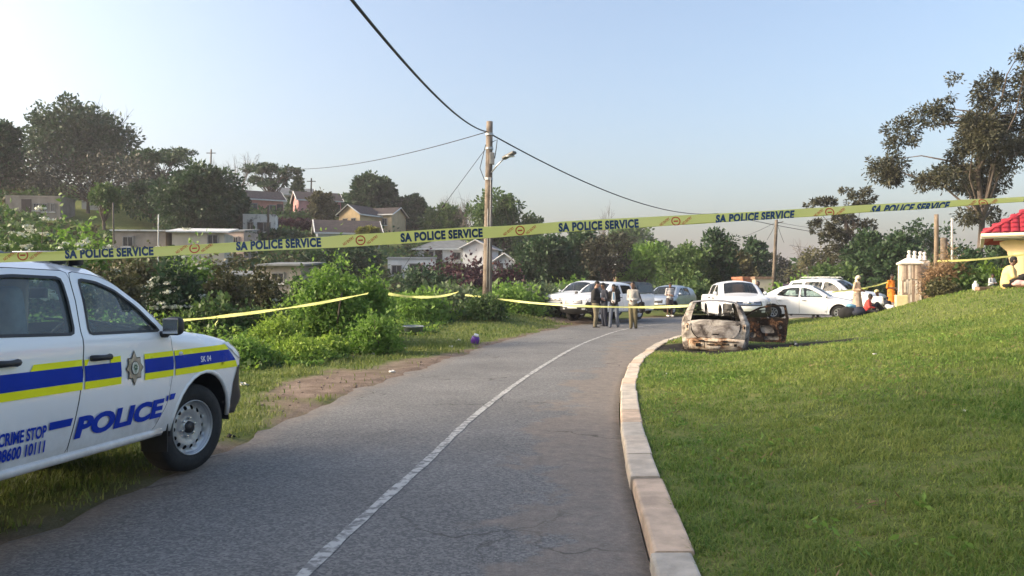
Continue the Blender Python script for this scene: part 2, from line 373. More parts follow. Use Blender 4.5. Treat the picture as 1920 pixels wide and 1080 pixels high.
# ------------------------------------------------------------------ road
def resample(line, step):
    d = np.concatenate([[0], np.cumsum(np.hypot(*np.diff(line, axis=0).T))]); n = max(2, int(d[-1] / step))
    s = np.linspace(0, d[-1], n + 1); return np.column_stack([np.interp(s, d, line[:, 0]), np.interp(s, d, line[:, 1])])
def road():
    n = 420; L = resample(ROAD_L, .05); Rr = resample(ROAD_R, .05)
    L = L[np.linspace(0, len(L) - 1, n).astype(int)]; Rr = Rr[np.linspace(0, len(Rr) - 1, n).astype(int)]
    jl = (rnoise(L, .5, 5) - .5) * .28 + (rnoise(L, .13, 6) - .5) * .10
    U = np.linspace(0, 1, 15); V = []; uv = []
    for i in range(n):
        a = L[i] + np.array((-1, .25)) * jl[i] * 1; b = Rr[i]
        for u in U:
            p = a * (1 - u) + b * u; V.append((p[0], p[1], .004 + .02 * 4 * u * (1 - u))); uv.append((u, i / n))
    m = len(U); f = [(i * m + j, i * m + j + 1, (i + 1) * m + j + 1, (i + 1) * m + j) for i in range(n - 1) for j in range(m - 1)]
    me = np_mesh('road', np.array(V), np.array(f), None, True)
    a = me.attributes.new('across', 'FLOAT_COLOR', 'POINT'); uv = np.array(uv)
    a.data.foreach_set('color', np.column_stack([uv, np.zeros(len(uv)), np.ones(len(uv))]).astype(np.float32).ravel())
    mt = bpy.data.materials.new('worn_asphalt'); mt.use_nodes = True; nt = mt.node_tree; b = nt.nodes['Principled BSDF']
    b.inputs['Roughness'].default_value = .82; b.inputs['Specular IOR Level'].default_value = .3
    at = nt.nodes.new('ShaderNodeAttribute'); at.attribute_name = 'across'; sp = nt.nodes.new('ShaderNodeSeparateColor'); nt.links.new(at.outputs['Color'], sp.inputs[0])
    g = nt.nodes.new('ShaderNodeNewGeometry')
    def noise(s, d=5, r=.6):
        q = nt.nodes.new('ShaderNodeTexNoise'); q.inputs['Scale'].default_value = s; q.inputs['Detail'].default_value = d; q.inputs['Roughness'].default_value = r
        nt.links.new(g.outputs['Position'], q.inputs['Vector']); return q.outputs['Fac']
    def ramp(fac, s0, c0, s1, c1):
        r = nt.nodes.new('ShaderNodeValToRGB'); e = r.color_ramp.elements; e[0].position = s0; e[1].position = s1; e[0].color = (*c0, 1); e[1].color = (*c1, 1)
        nt.links.new(fac, r.inputs[0]); return r.outputs[0]
    def mth(op, a, b_=None, c=None):
        q = nt.nodes.new('ShaderNodeMath'); q.operation = op; q.use_clamp = op in ('MULTIPLY', 'SUBTRACT')
        for i, v in enumerate((a, b_, c)):
            if v is None: continue
            if isinstance(v, (int, float)): q.inputs[i].default_value = v
            else: nt.links.new(v, q.inputs[i])
        return q.outputs[0]
    def mix(f, a, c, bt='MIX'):
        x = nt.nodes.new('ShaderNodeMix'); x.data_type = 'RGBA'; x.blend_type = bt
        if isinstance(f, float): x.inputs[0].default_value = f
        else: nt.links.new(f, x.inputs[0])
        nt.links.new(a, x.inputs[6]); nt.links.new(c, x.inputs[7]); return x.outputs[2]
    base = ramp(noise(.55, 6), .3, (.135, .133, .130), .7, (.20, .197, .19))
    vo = nt.nodes.new('ShaderNodeTexVoronoi'); vo.inputs['Scale'].default_value = 62; nt.links.new(g.outputs['Position'], vo.inputs['Vector'])
    sep = nt.nodes.new('ShaderNodeSeparateColor'); nt.links.new(vo.outputs['Color'], sep.inputs[0])
    agg = ramp(sep.outputs[0], .2, (.62, .62, .64), .98, (1.5, 1.48, 1.42))
    c = mix(.8, base, agg, 'MULTIPLY')
    chips = ramp(noise(38, 2, .5), .70, (0, 0, 0), .76, (1, 1, 1)); 
    light = nt.nodes.new('ShaderNodeRGB'); light.outputs[0].default_value = (.33, .32, .30, 1)
    c = mix(mth('MULTIPLY', chips, .55), c, light.outputs[0])
    # earth washed onto the right-hand side by the kerb, and worn pale patch
    earth = ramp(noise(6, 6, .7), .3, (.15, .125, .10), .72, (.30, .24, .19))
    er = nt.nodes.new('ShaderNodeMapRange'); er.inputs[1].default_value = .66; er.inputs[2].default_value = .99; nt.links.new(sp.outputs[0], er.inputs[0])
    em = ramp(mth('MULTIPLY', mth('ADD', noise(.9, 7, .7), mth('MULTIPLY', er.outputs[0], .30)), 1.0), .60, (0, 0, 0), .66, (1, 1, 1))
    emm = mth('MULTIPLY', em, ramp(er.outputs[0], 0.02, (0, 0, 0), .22, (1, 1, 1)))
    c = mix(mth('MULTIPLY', emm, .6), c, earth)
    el = nt.nodes.new('ShaderNodeMapRange'); el.inputs[1].default_value = .10; el.inputs[2].default_value = 0; nt.links.new(sp.outputs[0], el.inputs[0])
    c = mix(mth('MULTIPLY', mth('MULTIPLY', el.outputs[0], noise(5, 6)), 1.1), c, earth)
    gut = nt.nodes.new('ShaderNodeMapRange'); gut.inputs[1].default_value = .975; gut.inputs[2].default_value = .995; nt.links.new(sp.outputs[0], gut.inputs[0])
    dk = nt.nodes.new('ShaderNodeRGB'); dk.outputs[0].default_value = (.035, .03, .024, 1)
    c = mix(mth('MULTIPLY', gut.outputs[0], noise(9, 4)), c, dk.outputs[0])
    # hairline cracks
    v2 = nt.nodes.new('ShaderNodeTexVoronoi'); v2.feature = 'DISTANCE_TO_EDGE'; v2.inputs['Scale'].default_value = .55
    wv = nt.nodes.new('ShaderNodeVectorMath'); wv.operation = 'ADD'; nq = nt.nodes.new('ShaderNodeTexNoise'); nq.inputs['Scale'].default_value = 1.7; nq.inputs['Detail'].default_value = 5
    nt.links.new(g.outputs['Position'], nq.inputs['Vector']); nt.links.new(g.outputs['Position'], wv.inputs[0]); nt.links.new(nq.outputs['Color'], wv.inputs[1]); nt.links.new(wv.outputs[0], v2.inputs['Vector'])
    cr = ramp(v2.outputs['Distance'], .004, (1, 1, 1), .012, (0, 0, 0)); c = mix(mth('MULTIPLY', cr, mth('MULTIPLY', ramp(noise(.35, 2), .5, (0, 0, 0), .6, (1, 1, 1)), .7)), c, dk.outputs[0])
    nt.links.new(c, b.inputs['Base Color'])
    bp = nt.nodes.new('ShaderNodeBump'); bp.inputs['Strength'].default_value = .55; bp.inputs['Distance'].default_value = .006
    nt.links.new(vo.outputs['Distance'], bp.inputs['Height']); nt.links.new(bp.outputs[0], b.inputs['Normal'])
    me.materials.append(mt)
    return tag(link(bpy.data.objects.new('road', me)), 'worn grey asphalt road curving away to the right', 'road', kind='structure')
road()

def marking():
    c = resample(ROAD_C, .12); t = np.gradient(c, axis=0); t /= np.linalg.norm(t, axis=1)[:, None]; nrm = np.column_stack([t[:, 1], -t[:, 0]])
    w = .043 + (rnoise(c, .2, 9) - .5) * .018
    # the road is cambered: follow it just above its surface
    dl = seg_dist(c, ROAD_L); dr = seg_dist(c, ROAD_R); u = dl / (dl + dr); z = .008 + .08 * u * (1 - u)
    V = np.vstack([np.column_stack([c - nrm * w[:, None], z]), np.column_stack([c + nrm * w[:, None], z])]); n = len(c)
    f = np.array([(i, n + i, n + i + 1, i + 1) for i in range(n - 1)])
    m = mat('worn_road_paint', (.46, .455, .43), .8, 0, 16, col2=(.18, .178, .172), ramp=(.44, .60), detail=8)
    o = obj('road_marking', V, f, m); tag(o, 'worn white centre line painted on the road', 'road marking', kind='structure')
marking()

# ------------------------------------------------------------------ kerb: separate cast stones
def kerb():
    line = resample(ROAD_R, .02); d = np.concatenate([[0], np.cumsum(np.hypot(*np.diff(line, axis=0).T))])
    root = bpy.data.objects.new('kerb', None); COL.objects.link(root); tag(root, 'pale concrete kerb of separate stones edging the lawn', 'kerb', kind='structure')
    rng = random.Random(3)
    mats = [mat('kerb_concrete_%s' % n, c, .9, .2, 5, bump=.5, bscale=30) for n, c in (('buff', (.53, .455, .365)), ('grey', (.47, .42, .35)), ('ochre', (.54, .41, .30)))]
    s = 6.4
    while s < d[-1] - 10:
        ln = .86; n = 4 if s < 32 else 2; q = [s + .008 + (ln - .016) * k / n for k in range(n + 1)]
        pts = [np.array((np.interp(x, d, line[:, 0]), np.interp(x, d, line[:, 1]))) for x in q]
        V = []; dz = rng.uniform(-.012, .012); off = rng.uniform(-.012, .012); dt = rng.uniform(-.008, .008)
        prof = [(-.0, -.12), (.008, .082), (.014, .098), (.03, .104), (.225, .110), (.238, .105), (.243, -.12)]
        for k, p in enumerate(pts):
            t = (pts[min(k + 1, n)] - pts[max(k - 1, 0)]); t = t / np.linalg.norm(t); nr = np.array((t[1], -t[0]))
            sh = .012 if k in (0, n) else 0
            for (o, z) in prof:
                V.append((*(p + nr * (o + off)), z + dz + dt * (k / n - .5) - (sh * .4 if z > .08 else 0)))
        m = len(prof); Fc = [(k * m + j, (k + 1) * m + j, (k + 1) * m + j + 1, k * m + j + 1) for k in range(n) for j in range(m - 1)]
        Fc += [tuple(range(m)), tuple(range(n * m + m - 1, n * m - 1, -1))]
        obj('kerb_stone', V, Fc, mats[rng.choices((0, 1, 2), (5, 4, 2))[0]], root)
        s += ln
kerb()
def turf_edge():
    c = resample(ROAD_R, .15); t = np.gradient(c, axis=0); t /= np.linalg.norm(t, axis=1)[:, None]; nr = np.column_stack([t[:, 1], -t[:, 0]]); offs = (.17, .23, .36, .5, .7, 1.0)
    Q = np.vstack([c + nr * o for o in offs]); n = len(c); z = height(Q) + np.repeat([0, .004, .006, .006, .004, -.01], n)
    me = np_mesh('turf_edge', np.column_stack([Q, z]), np.array([(k * n + i, (k + 1) * n + i, (k + 1) * n + i + 1, k * n + i + 1) for k in range(len(offs) - 1) for i in range(n - 1)]), GROUND.materials[0], True)
    b_, c_, n_ = masks(Q); a_ = me.attributes.new('mask', 'FLOAT_COLOR', 'POINT'); a_.data.foreach_set('color', np.column_stack([b_ * 0, c_, n_, n_]).astype(np.float32).ravel())
    tag(link(bpy.data.objects.new('turf_edge', me)), 'strip of turf along the back of the kerb', 'ground', kind='structure')
turf_edge()

# ------------------------------------------------------------------ vegetation
LM = dict(
    dark=leafmat('leaf_dark_green', (.02, .05, .022), (.062, .115, .045), .22),
    mid=leafmat('leaf_mid_green', (.04, .085, .025), (.12, .19, .055), .3),
    fresh=leafmat('leaf_fresh_green', (.085, .18, .03), (.26, .41, .08), .45),
    bright=leafmat('leaf_bright_green', (.15, .26, .03), (.36, .48, .09), .42),
    olive=leafmat('leaf_olive', (.05, .058, .022), (.14, .13, .06), .22),
    gum=leafmat('leaf_gum', (.028, .038, .02), (.085, .08, .045), .2),
    grey=leafmat('leaf_grey_dry', (.035, .042, .03), (.085, .085, .062), .2),
    purple=leafmat('leaf_maroon', (.03, .012, .016), (.085, .03, .04), .2),
    yellow=leafmat('leaf_yellowish', (.10, .12, .015), (.26, .26, .04), .3),
    straw=leafmat('dry_straw', (.16, .10, .05), (.34, .23, .13), .2),
    pale=leafmat('leaf_pale_silver', (.07, .11, .05), (.17, .22, .12), .25))
MFLOWER = leafmat('white_flowers', (.55, .56, .46), (.75, .76, .66), .15)

def unit(a): return a / (np.linalg.norm(a, axis=-1, keepdims=True) + 1e-9)

def leaf_quads(C, T, L, W, rng, fold=.15):
    """one diamond leaf per row: base C, direction T, length L, half width W"""
    n = len(C); T = unit(T); r = rng.normal(size=(n, 3)); B = unit(np.cross(T, r)); N = np.cross(B, T)
    L = np.broadcast_to(L, (n,))[:, None]; W = np.broadcast_to(W, (n,))[:, None]
    mid = C + T * L * .5; tip = C + T * L - N * L * fold
    V = np.stack([C, mid + B * W, tip, mid - B * W], 1).reshape(-1, 3)
    return V, np.arange(4 * n, dtype=np.int32).reshape(-1, 4)

def crown_leaves(rng, lobes, n_clump, per, leaf, cr, up=.35, shell=.55, aspect=.28, flat=1.0):
    """leaf clumps spread over the outer part of each lobe"""
    lob = np.array(lobes, float); w = lob[:, 3] * lob[:, 4] + lob[:, 4] * lob[:, 5] + lob[:, 3] * lob[:, 5]; w = w / w.sum()
    k = rng.choice(len(lob), n_clump, p=w); d = unit(rng.normal(size=(n_clump, 3)) + np.array((0, 0, up)))
    rad = shell + (1 - shell) * rng.random(n_clump) ** .5
    cc = lob[k, :3] + d * lob[k, 3:] * rad[:, None]
    sc = rng.uniform(.6, 1.35, n_clump)
    ci = np.repeat(np.arange(n_clump), per)
    off = unit(rng.normal(size=(len(ci), 3))) * (rng.random(len(ci)) ** .6)[:, None] * cr * sc[ci][:, None]; off[:, 2] *= flat
    C = cc[ci] + off
    T = unit(off) * .8 + d[ci] * .5 + rng.normal(size=C.shape) * .5 - np.array((0, 0, .25))
    L = leaf * rng.uniform(.6, 1.3, len(C))
    V, Fc = leaf_quads(C, T, L, L * aspect, rng)
    return V, Fc, cc

def limbs(rng, base, fork, targets, r0, n=6, wob=.06):
    """trunk from base to fork, then a limb to every target"""
    mb = MB(); base = Vector(base); fork = Vector(fork); h = (fork - base).length
    pts = [base + (fork - base) * t + Vector((rng.normal() * wob * h * .3 * t, rng.normal() * wob * h * .3 * t, 0)) for t in np.linspace(0, 1, 5)]
    mb.tube([base - Vector((0, 0, .3))] + pts, [r0 * 1.35, r0 * 1.2, r0, r0 * .9, r0 * .82, r0 * .75], n + 2)
    for t in targets:
        t = Vector(t); s = pts[rng.integers(2, 5)]; dd = t - s; L = dd.length
        m1 = s + dd * .35 + Vector((rng.normal(), rng.normal(), .8 + rng.normal() * .4)) * L * .07
        m2 = s + dd * .7 + Vector((rng.normal(), rng.normal(), .5 + rng.normal())) * L * .06
        mb.tube([s, m1, m2, t], [r0 * .5, r0 * .34, r0 * .2, r0 * .06], n - 1, False)
    return mb

TREES = 0
def tree(x, ytop, wpx, D, kind, label, cb=.3, leaf=None, name='tree', seed=None, cat='tree', group=None, hz=None, colour=None, dens=1.0, lean=0, twigs=True, depth=1.0, lobes_px=None):
    """a tree of photograph-pixel width wpx standing on the ground at distance D; its top reaches ytop"""
    global TREES; TREES += 1
    rng = np.random.default_rng(seed if seed is not None else 100 + TREES)
    X = (x - 960) / F * D; zt = CAMZ + (540 - ytop) / F * D; zg = H(X, D) if hz is None else hz
    h = max(zt - zg, .8); w = wpx / F * D / 2
    root = thing(name, label, cat, (X, D, zg), 0, group)
    z0 = h * cb; ch = h - z0
    lf = leaf or max(.10, D * .0042)
    if kind in ('dense', 'broad', 'light'):
        nl = {'dense': 9, 'broad': 12, 'light': 14}[kind]; lobes = []
        rs = {'dense': .52, 'broad': .40, 'light': .32}[kind]
        lobes.append((0, 0, z0 + ch * .55, w * .62, w * .62 * depth, ch * .42))
        for i in range(nl):
            a = i * 2.399 + rng.random(); t = (i + .5) / nl; zz = z0 + ch * (.18 + .62 * t); e = math.sqrt(max(.1, 1 - ((zz - z0 - ch * .42) / (ch * .62)) ** 2))
            rr = w * e * (1 - rs) * rng.uniform(.75, 1.1); r = w * rs * rng.uniform(.75, 1.15)
            rz = min(r, ch * .3) * rng.uniform(.8, 1.1); zz = min(zz, h - rz)
            lobes.append((rr * math.cos(a), rr * math.sin(a) * depth, zz, r, r, rz))
        nc = int({'dense': 260, 'broad': 210, 'light': 150}[kind] * dens); per = {'dense': 34, 'broad': 28, 'light': 20}[kind]; lf *= {'dense': 1.35, 'broad': 1.2, 'light': 1.0}[kind]
        V, Fc, cc = crown_leaves(rng, lobes, nc, per, lf, w * {'dense': .17, 'broad': .16, 'light': .15}[kind] + .05, shell={'dense': .7, 'broad': .55, 'light': .4}[kind])
        tgt = [l[:3] for l in lobes[1:]]
        if twigs: tgt += [tuple(c) for c in cc[rng.choice(len(cc), 14)]]
    elif kind == 'acacia':
        lobes = []; tgt = []
        for i in range(10):
            a = i * 2.399; rr = w * (.15 + .72 * rng.random()); r = w * rng.uniform(.26, .42)
            zz = z0 + ch * (.35 + .6 * rng.random() - .25 * rr / w); lobes.append((rr * math.cos(a), rr * math.sin(a), zz, r, r, ch * .075)); tgt.append(lobes[-1][:3])
        V, Fc, cc = crown_leaves(rng, lobes, int(150 * dens), 24, lf, w * .11, shell=.2, flat=.5); tgt += [tuple(c) for c in cc[rng.choice(len(cc), 26)]]
    elif kind == 'gum':
        lobes = []; tgt = []
        for (qx, qy, qa, qb) in (lobes_px or ()):
            k_ = D / F; lobes.append(((qx - x) * k_, rng.normal() * w * .3, CAMZ + (540 - qy) * k_ - zg, qa * k_, qa * k_ * .9, qb * k_)); tgt.append(lobes[-1][:3])
        for l_ in list(lobes):
            for _ in range(2 if l_[3] > .6 else 0):
                o_ = unit(rng.normal(size=3)) * l_[3] * 1.05; lobes.append((l_[0] + o_[0], l_[1] + o_[1], l_[2] + o_[2] * .7, l_[3] * rng.uniform(.3, .6), l_[4] * .5, l_[5] * rng.uniform(.3, .6)))
        for i in range(0 if lobes_px else 15):
            t = i / 15; a = i * 2.399 + rng.random(); zz = z0 + ch * (.1 + .85 * t); e = math.sin(math.pi * min(1, .28 + .72 * t)) ** .6
            rr = w * e * rng.uniform(.35, .85); r = w * rng.uniform(.2, .34) * (1.1 - .4 * t)
            lobes.append((rr * math.cos(a) + lean * ch * t, rr * math.sin(a), zz, r, r, r * .7)); tgt.append(lobes[-1][:3])
        V, Fc, cc = crown_leaves(rng, lobes, int(210 * dens), 26, lf, w * (.06 if lobes_px else .1), shell=.25, aspect=.2); tgt = (tgt[::2] if lobes_px else tgt) + [tuple(c) for c in cc[rng.choice(len(cc), 14 if lobes_px else 40)]]
    elif kind == 'conifer':
        lobes = [(0, 0, z0 + ch * t, w * (1.05 - t) * .9 + .1, w * (1.05 - t) * .9 + .1, ch * .1) for t in np.linspace(.05, .97, 9)]; tgt = []
        V, Fc, cc = crown_leaves(rng, lobes, int(150 * dens), 22, lf, w * .2, shell=.3, up=0); tgt = [tuple(c) for c in cc[:20]]
    elif kind == 'bare':
        mb = MB(); segs = []
        def grow(p, d, L, r, lv):
            q = p + d * L * .5 + Vector(rng.normal(size=3)) * L * .05; e = p + d * L + Vector(rng.normal(size=3)) * L * .06
            mb.tube([p, q, e], [r, r * .8, r * .6], 4 if lv > 2 else 3, False)
            if lv <= 0: return
            for k in range(3 if lv > 1 else 4):
                nd = (d + Vector(rng.normal(size=3)) * .55 + Vector((0, 0, .12))).normalized()
                grow(p + (e - p) * rng.uniform(.55, 1.0), nd, L * rng.uniform(.6, .85), r * .55, lv - 1)
        for k in range(3):
            d = Vector((rng.normal() * .35, rng.normal() * .35, 1)).normalized(); grow(Vector((0, 0, 0)), d, h * .34, max(.08, h * .021), 4)
        zz = np.array(mb.v); sc = h / zz[:, 2].max(); sx = w / max(.1, np.percentile(np.abs(zz[:, 0]), 98)); mb.v = [(a[0] * sx, a[1] * sx, a[2] * sc) for a in mb.v]
        mb.build('branches', MBARKG if colour is None else LM[colour], root)
        return root
    fork = (lean * h * .2, 0, z0 + ch * .12)
    if kind == 'gum': fork = (lean * h * .5, 0, z0 + ch * .62)
    limbs(rng, (0, 0, 0), fork, tgt, max(.06, min(.45, h * (.0115 if kind == 'gum' else .026)))).build('trunk', mat('gum_bark', (.10, .08, .066), .9, .3, 2, bump=.5, bscale=7) if kind == 'gum' else MBARK, root, True)
    obj('crown', V, Fc, LM[colour or 'dark'], root)
    return root

def bush(x, ybase, ytop, wpx, D, colour, label, name='shrub', n=None, leaf=.1, flowers=0, cat='shrub', seed=None, group=None, shoots=True, hz=None, stem=True, depth=1.0, aspect=.3):
    """leafy shrub grown from arching shoots with leaves along them"""
    global TREES; TREES += 1
    rng = np.random.default_rng(seed if seed is not None else 500 + TREES)
    X = (x - 960) / F * D; zg = H(X, D) if hz is None else hz
    zt = CAMZ + (540 - ytop) / F * D; h = max(.25, (zt - zg) * 1.1); w = wpx / F * D / 2 * 1.05
    root = thing(name, label, cat, (X, D, zg), 0, group)
    ns = n or int(90 + 70 * w * h); k = 16
    # shoots start inside the shrub and arch outwards
    u = unit(rng.normal(size=(ns, 3)) * np.array((1, 1, .7)) + np.array((0, 0, .45))); u[:, 2] = np.abs(u[:, 2])
    s0 = np.column_stack([rng.normal(size=ns) * w * .42, rng.normal(size=ns) * w * .42 * depth, rng.random(ns) * h * .5])
    end = np.column_stack([u[:, 0] * w, u[:, 1] * w * depth, u[:, 2] * h * rng.uniform(.55, 1.0, ns)]) * rng.uniform(.72, 1.05, ns)[:, None]
    # uneven outline
    lump = .78 + .44 * rnoise(np.column_stack([np.arctan2(u[:, 1], u[:, 0]) * 2, u[:, 2] * 3]), .8, int(rng.integers(50))); end *= lump[:, None]; long_ = rng.random(ns) < .07; end[long_] *= rng.uniform(1.1, 1.38, (int(long_.sum()), 1))
    t = np.linspace(.3, 1, k)
    A = s0[:, None, :] * (1 - t)[None, :, None] + end[:, None, :] * t[None, :, None]
    A[:, :, 2] += (np.sin(t * math.pi) * .10)[None, :] * h - (t ** 3)[None, :] * .06 * h
    A += rng.normal(size=A.shape) * leaf * .55
    d = unit(end - s0)
    side = unit(np.cross(d, rng.normal(size=d.shape)))
    sg = np.where(np.arange(k) % 2 == 0, 1, -1)
    T = d[:, None, :] * .55 + side[:, None, :] * sg[None, :, None] * .9 + rng.normal(size=A.shape) * .35 + np.array((0, 0, .05))
    C = A.reshape(-1, 3); T = T.reshape(-1, 3); m = C[:, 2] > .02; C, T = C[m], T[m]
    L = leaf * rng.uniform(.7, 1.5, len(C))
    V, Fc = leaf_quads(C, T, L, L * aspect, rng, .22)
    fo = obj('foliage', V, Fc, LM[colour], root)
    if stem:
        mb = MB()
        for i in rng.choice(ns, min(ns, 26), replace=False):
            mb.tube([(s0[i, 0] * .3, s0[i, 1] * .3, -.1), tuple(s0[i] * .7 + end[i] * .25), tuple(end[i] * .9)], [.012 + .012 * h, .008 + .006 * h, .003], 4, False)
        mb.build('stems', MBARK, root)
    if flowers:
        idx = rng.choice(ns, flowers); cc = end[idx] * rng.uniform(1.0, 1.1, (flowers, 1)); cc[:, 1] = -np.abs(cc[:, 1]); cc[:, 2] = np.maximum(cc[:, 2], h * .3)
        ci = np.repeat(np.arange(flowers), 22); Cf = cc[ci] + rng.normal(size=(len(ci), 3)) * np.array((.055, .055, .012)) * (leaf / .12)
        Tf = rng.normal(size=Cf.shape) * np.array((1, 1, .3)); V, Fc = leaf_quads(Cf, Tf, .075 * leaf / .12, .034 * leaf / .12, rng)
        tag(obj('flowers', V, Fc, MFLOWER, root), kind='stuff')
    return root

def scatter_plants(name, label, Q, hgt, colour, rng, nl=9, leaf=.08, cat='undergrowth', spread=.6, aspect=.26):
    """ground cover: many small leafy tufts on the ground at Q"""
    z = height(Q); n = len(Q); ci = np.repeat(np.arange(n), nl)
    t = rng.random(len(ci)); hh = np.asarray(hgt)[ci]
    C = np.column_stack([Q[ci] + rng.normal(size=(len(ci), 2)) * (spread * .25 * np.minimum(hh, .8) + .04)[:, None] * (.4 + t)[:, None], z[ci] + hh * t])
    T = rng.normal(size=C.shape) * np.array((1, 1, .5)) + np.array((0, 0, .35)); L = leaf * rng.uniform(.6, 1.5, len(C))
    V, Fc = leaf_quads(C, T, L, L * aspect, rng, .2)
    return tag(obj(name, V, Fc, LM[colour]), label, cat, kind='stuff')

def blades(name, label, Q, hgt, matr, rng, width=.0035, lean=.6, cat='grass'):
    z = height(Q); n = len(Q); h = np.asarray(hgt); a = rng.random(n) * 2 * math.pi; dv = np.column_stack([np.cos(a), np.sin(a)])
    B = np.column_stack([-dv[:, 1], dv[:, 0], np.zeros(n)]) * (width * rng.uniform(.6, 1.5, n))[:, None]
    p = np.column_stack([Q, z - .004]); ln = lean * rng.uniform(.1, 1.2, n)
    m = p + np.column_stack([dv * (h * ln * .35)[:, None], h * .6]); tip = p + np.column_stack([dv * (h * ln)[:, None], h * rng.uniform(.7, 1.0, n)])
    V = np.stack([p - B, p + B, m + B * .7, tip, m - B * .7], 1).reshape(-1, 3)
    i = np.arange(n)[:, None] * 5
    Fc = np.vstack([i + np.array([[0, 1, 2]]), i + np.array([[0, 2, 4]]), i + np.array([[4, 2, 3]])]).astype(np.int32)
    return tag(obj(name, V, Fc, matr), label, cat, kind='stuff')
# ------------------------------------------------------------------ lawn, verge grass and weeds
MLAWN = leafmat('lawn_blades', (.085, .19, .028), (.34, .38, .10), .48, nscale=.5)
MVERGE = leafmat('verge_blades', (.085, .15, .028), (.27, .29, .085), .4, nscale=.7)
def lawn():
    rng = np.random.default_rng(5)
    parts = []; hs = []
    for (d0, d1, dens) in [(2.6, 5, 5200), (5, 8, 2900), (8, 13, 1200), (13, 20, 480), (20, 32, 170)]:
        x1 = min(.85 * d1, 24); area = (d1 - d0) * x1; n = int(area * dens)
        Q = np.column_stack([rng.random(n) * x1, d0 + rng.random(n) * (d1 - d0)])
        Q = Q[(Q[:, 0] < .80 * Q[:, 1] + .4)]
        dr = seg_dist(Q, ROAD_R); ok = (~inside(Q, _road_poly)) & (dr > .236) & (seg_dist(Q, ROAD_L) > dr)
        _, ch, _ = masks(Q); ok &= rng.random(len(Q)) > np.minimum(1, ch * 1.6)
        tuft = rnoise(Q, .16, 12); patch = rnoise(Q, 1.1, 13); ok &= rng.random(len(Q)) < (.35 + .75 * tuft)
        Q = Q[ok]; tuft = tuft[ok]; patch = patch[ok]
        parts.append(Q); hs.append((.018 + .035 * tuft + .018 * patch) * rng.uniform(.6, 1.25, len(Q)) * (1 + d0 * .045))
    Q = np.vstack(parts); h = np.concatenate(hs)
    W = .0022 + .00042 * Q[:, 1]
    blades('lawn_grass', 'short mown lawn grass sloping up from the kerb', Q, h * .85, MLAWN, rng, W, 1.25)
lawn()
def lawn_weeds():
    rng = np.random.default_rng(91); n = 900; Q = np.column_stack([rng.uniform(1.5, 12, n), rng.uniform(3, 18, n)]); dr = seg_dist(Q, ROAD_R); pt = rnoise(Q, 1.4, 71)
    _, ch, _ = masks(Q); ok = (~inside(Q, _road_poly)) & (dr > .35) & (seg_dist(Q, ROAD_L) > dr) & (Q[:, 0] < .7 * Q[:, 1]) & (pt > .5) & (ch < .1); Q = Q[ok]; k = rng.random(len(Q))
    scatter_plants('lawn_weeds', 'broad-leaved weeds and longer tufts dotted over the lawn', Q[k < .6], rng.uniform(.04, .085, int((k < .6).sum())), 'fresh', rng, 12, .05, 'weeds', 3.0, .2)
    scatter_plants('dry_grass_tufts', 'dry straw-coloured grass bits scattered on the lawn', Q[k >= .6], rng.uniform(.03, .05, int((k >= .6).sum())), 'straw', rng, 9, .06, 'grass', 5.0, .06)
lawn_weeds()

def verge():
    rng = np.random.default_rng(8); parts = []; hs = []
    for (d0, d1, dens) in [(3.5, 8, 1500), (8, 14, 800), (14, 22, 360), (22, 42, 130)]:
        n = int((d1 - d0) * 16 * dens); Q = np.column_stack([-14 + rng.random(n) * 17, d0 + rng.random(n) * (d1 - d0)])
        Q = Q[Q[:, 0] > -.69 * Q[:, 1] - .3]
        bare, ch, _ = masks(Q); dl = seg_dist(Q, ROAD_L); ok = (~inside(Q, _road_poly)) & (dl > .05) & (seg_dist(Q, ROAD_R) > dl) & (dl < 6.5)
        tu = rnoise(Q, .4, 21); big = rnoise(Q, 1.7, 22)
        ok &= rng.random(len(Q)) < np.clip(1.05 - bare * 1.25, 0.015, 1) * (.15 + .95 * tu)
        Q = Q[ok]; parts.append(Q); hs.append((.03 + .05 * tu[ok] + .07 * np.maximum(0, big[ok] - .5)) * rng.uniform(.5, 1.4, len(Q)) * (1 + .03 * d0))
    Q = np.vstack(parts); h = np.concatenate(hs)
    blades('verge_grass', 'patchy rough grass on the left-hand roadside verge', Q, h, MVERGE, rng, .0026 + .0004 * Q[:, 1], .8)
verge()

def weeds():
    rng = np.random.default_rng(11)
    # low green tangle behind the verge, from beside the police truck to the parked trucks
    # taller away from the road
    n = 15000; Q = np.column_stack([rng.uniform(-16, 4, n), rng.uniform(9, 46, n)])
    dl = seg_dist(Q, ROAD_L); ok = (~inside(Q, _road_poly)) & (seg_dist(Q, ROAD_R) > dl)
    edge = 2.6 + 1.0 * (rnoise(Q, 2.5, 31) - .5) * 2
    edge = edge + np.where(Q[:, 1] < 13.5, 1.9, 0) + np.where((Q[:, 1] > 27), .4, 0)
    ok &= (dl > edge) & (Q[:, 0] > -.62 * Q[:, 1]) & (rng.random(n) < .35 + .75 * rnoise(Q, 1.1, 32))
    Q = Q[ok]; dl = dl[ok]; e = edge[ok]
    hgt = np.clip(.08 + .12 * (dl - e), .08, .75) * rng.uniform(.5, 1.25, len(Q)) * (.55 + .9 * rnoise(Q, 1.6, 33))
    k = rng.random(len(Q))
    a = k < .5; b = (k >= .5) & (k < .8); c = k >= .8
    scatter_plants('weeds', 'tangle of fresh green weeds behind the verge', Q[a], hgt[a], 'fresh', rng, 17, .095)
    scatter_plants('creeper', 'darker green creeping plants between the weeds', Q[b], hgt[b] * .85, 'mid', rng, 16, .11)
    scatter_plants('broad_weeds', 'bright broad-leaved weeds among the roadside growth', Q[c], hgt[c] * .9, 'bright', rng, 13, .09, aspect=.4)
weeds()

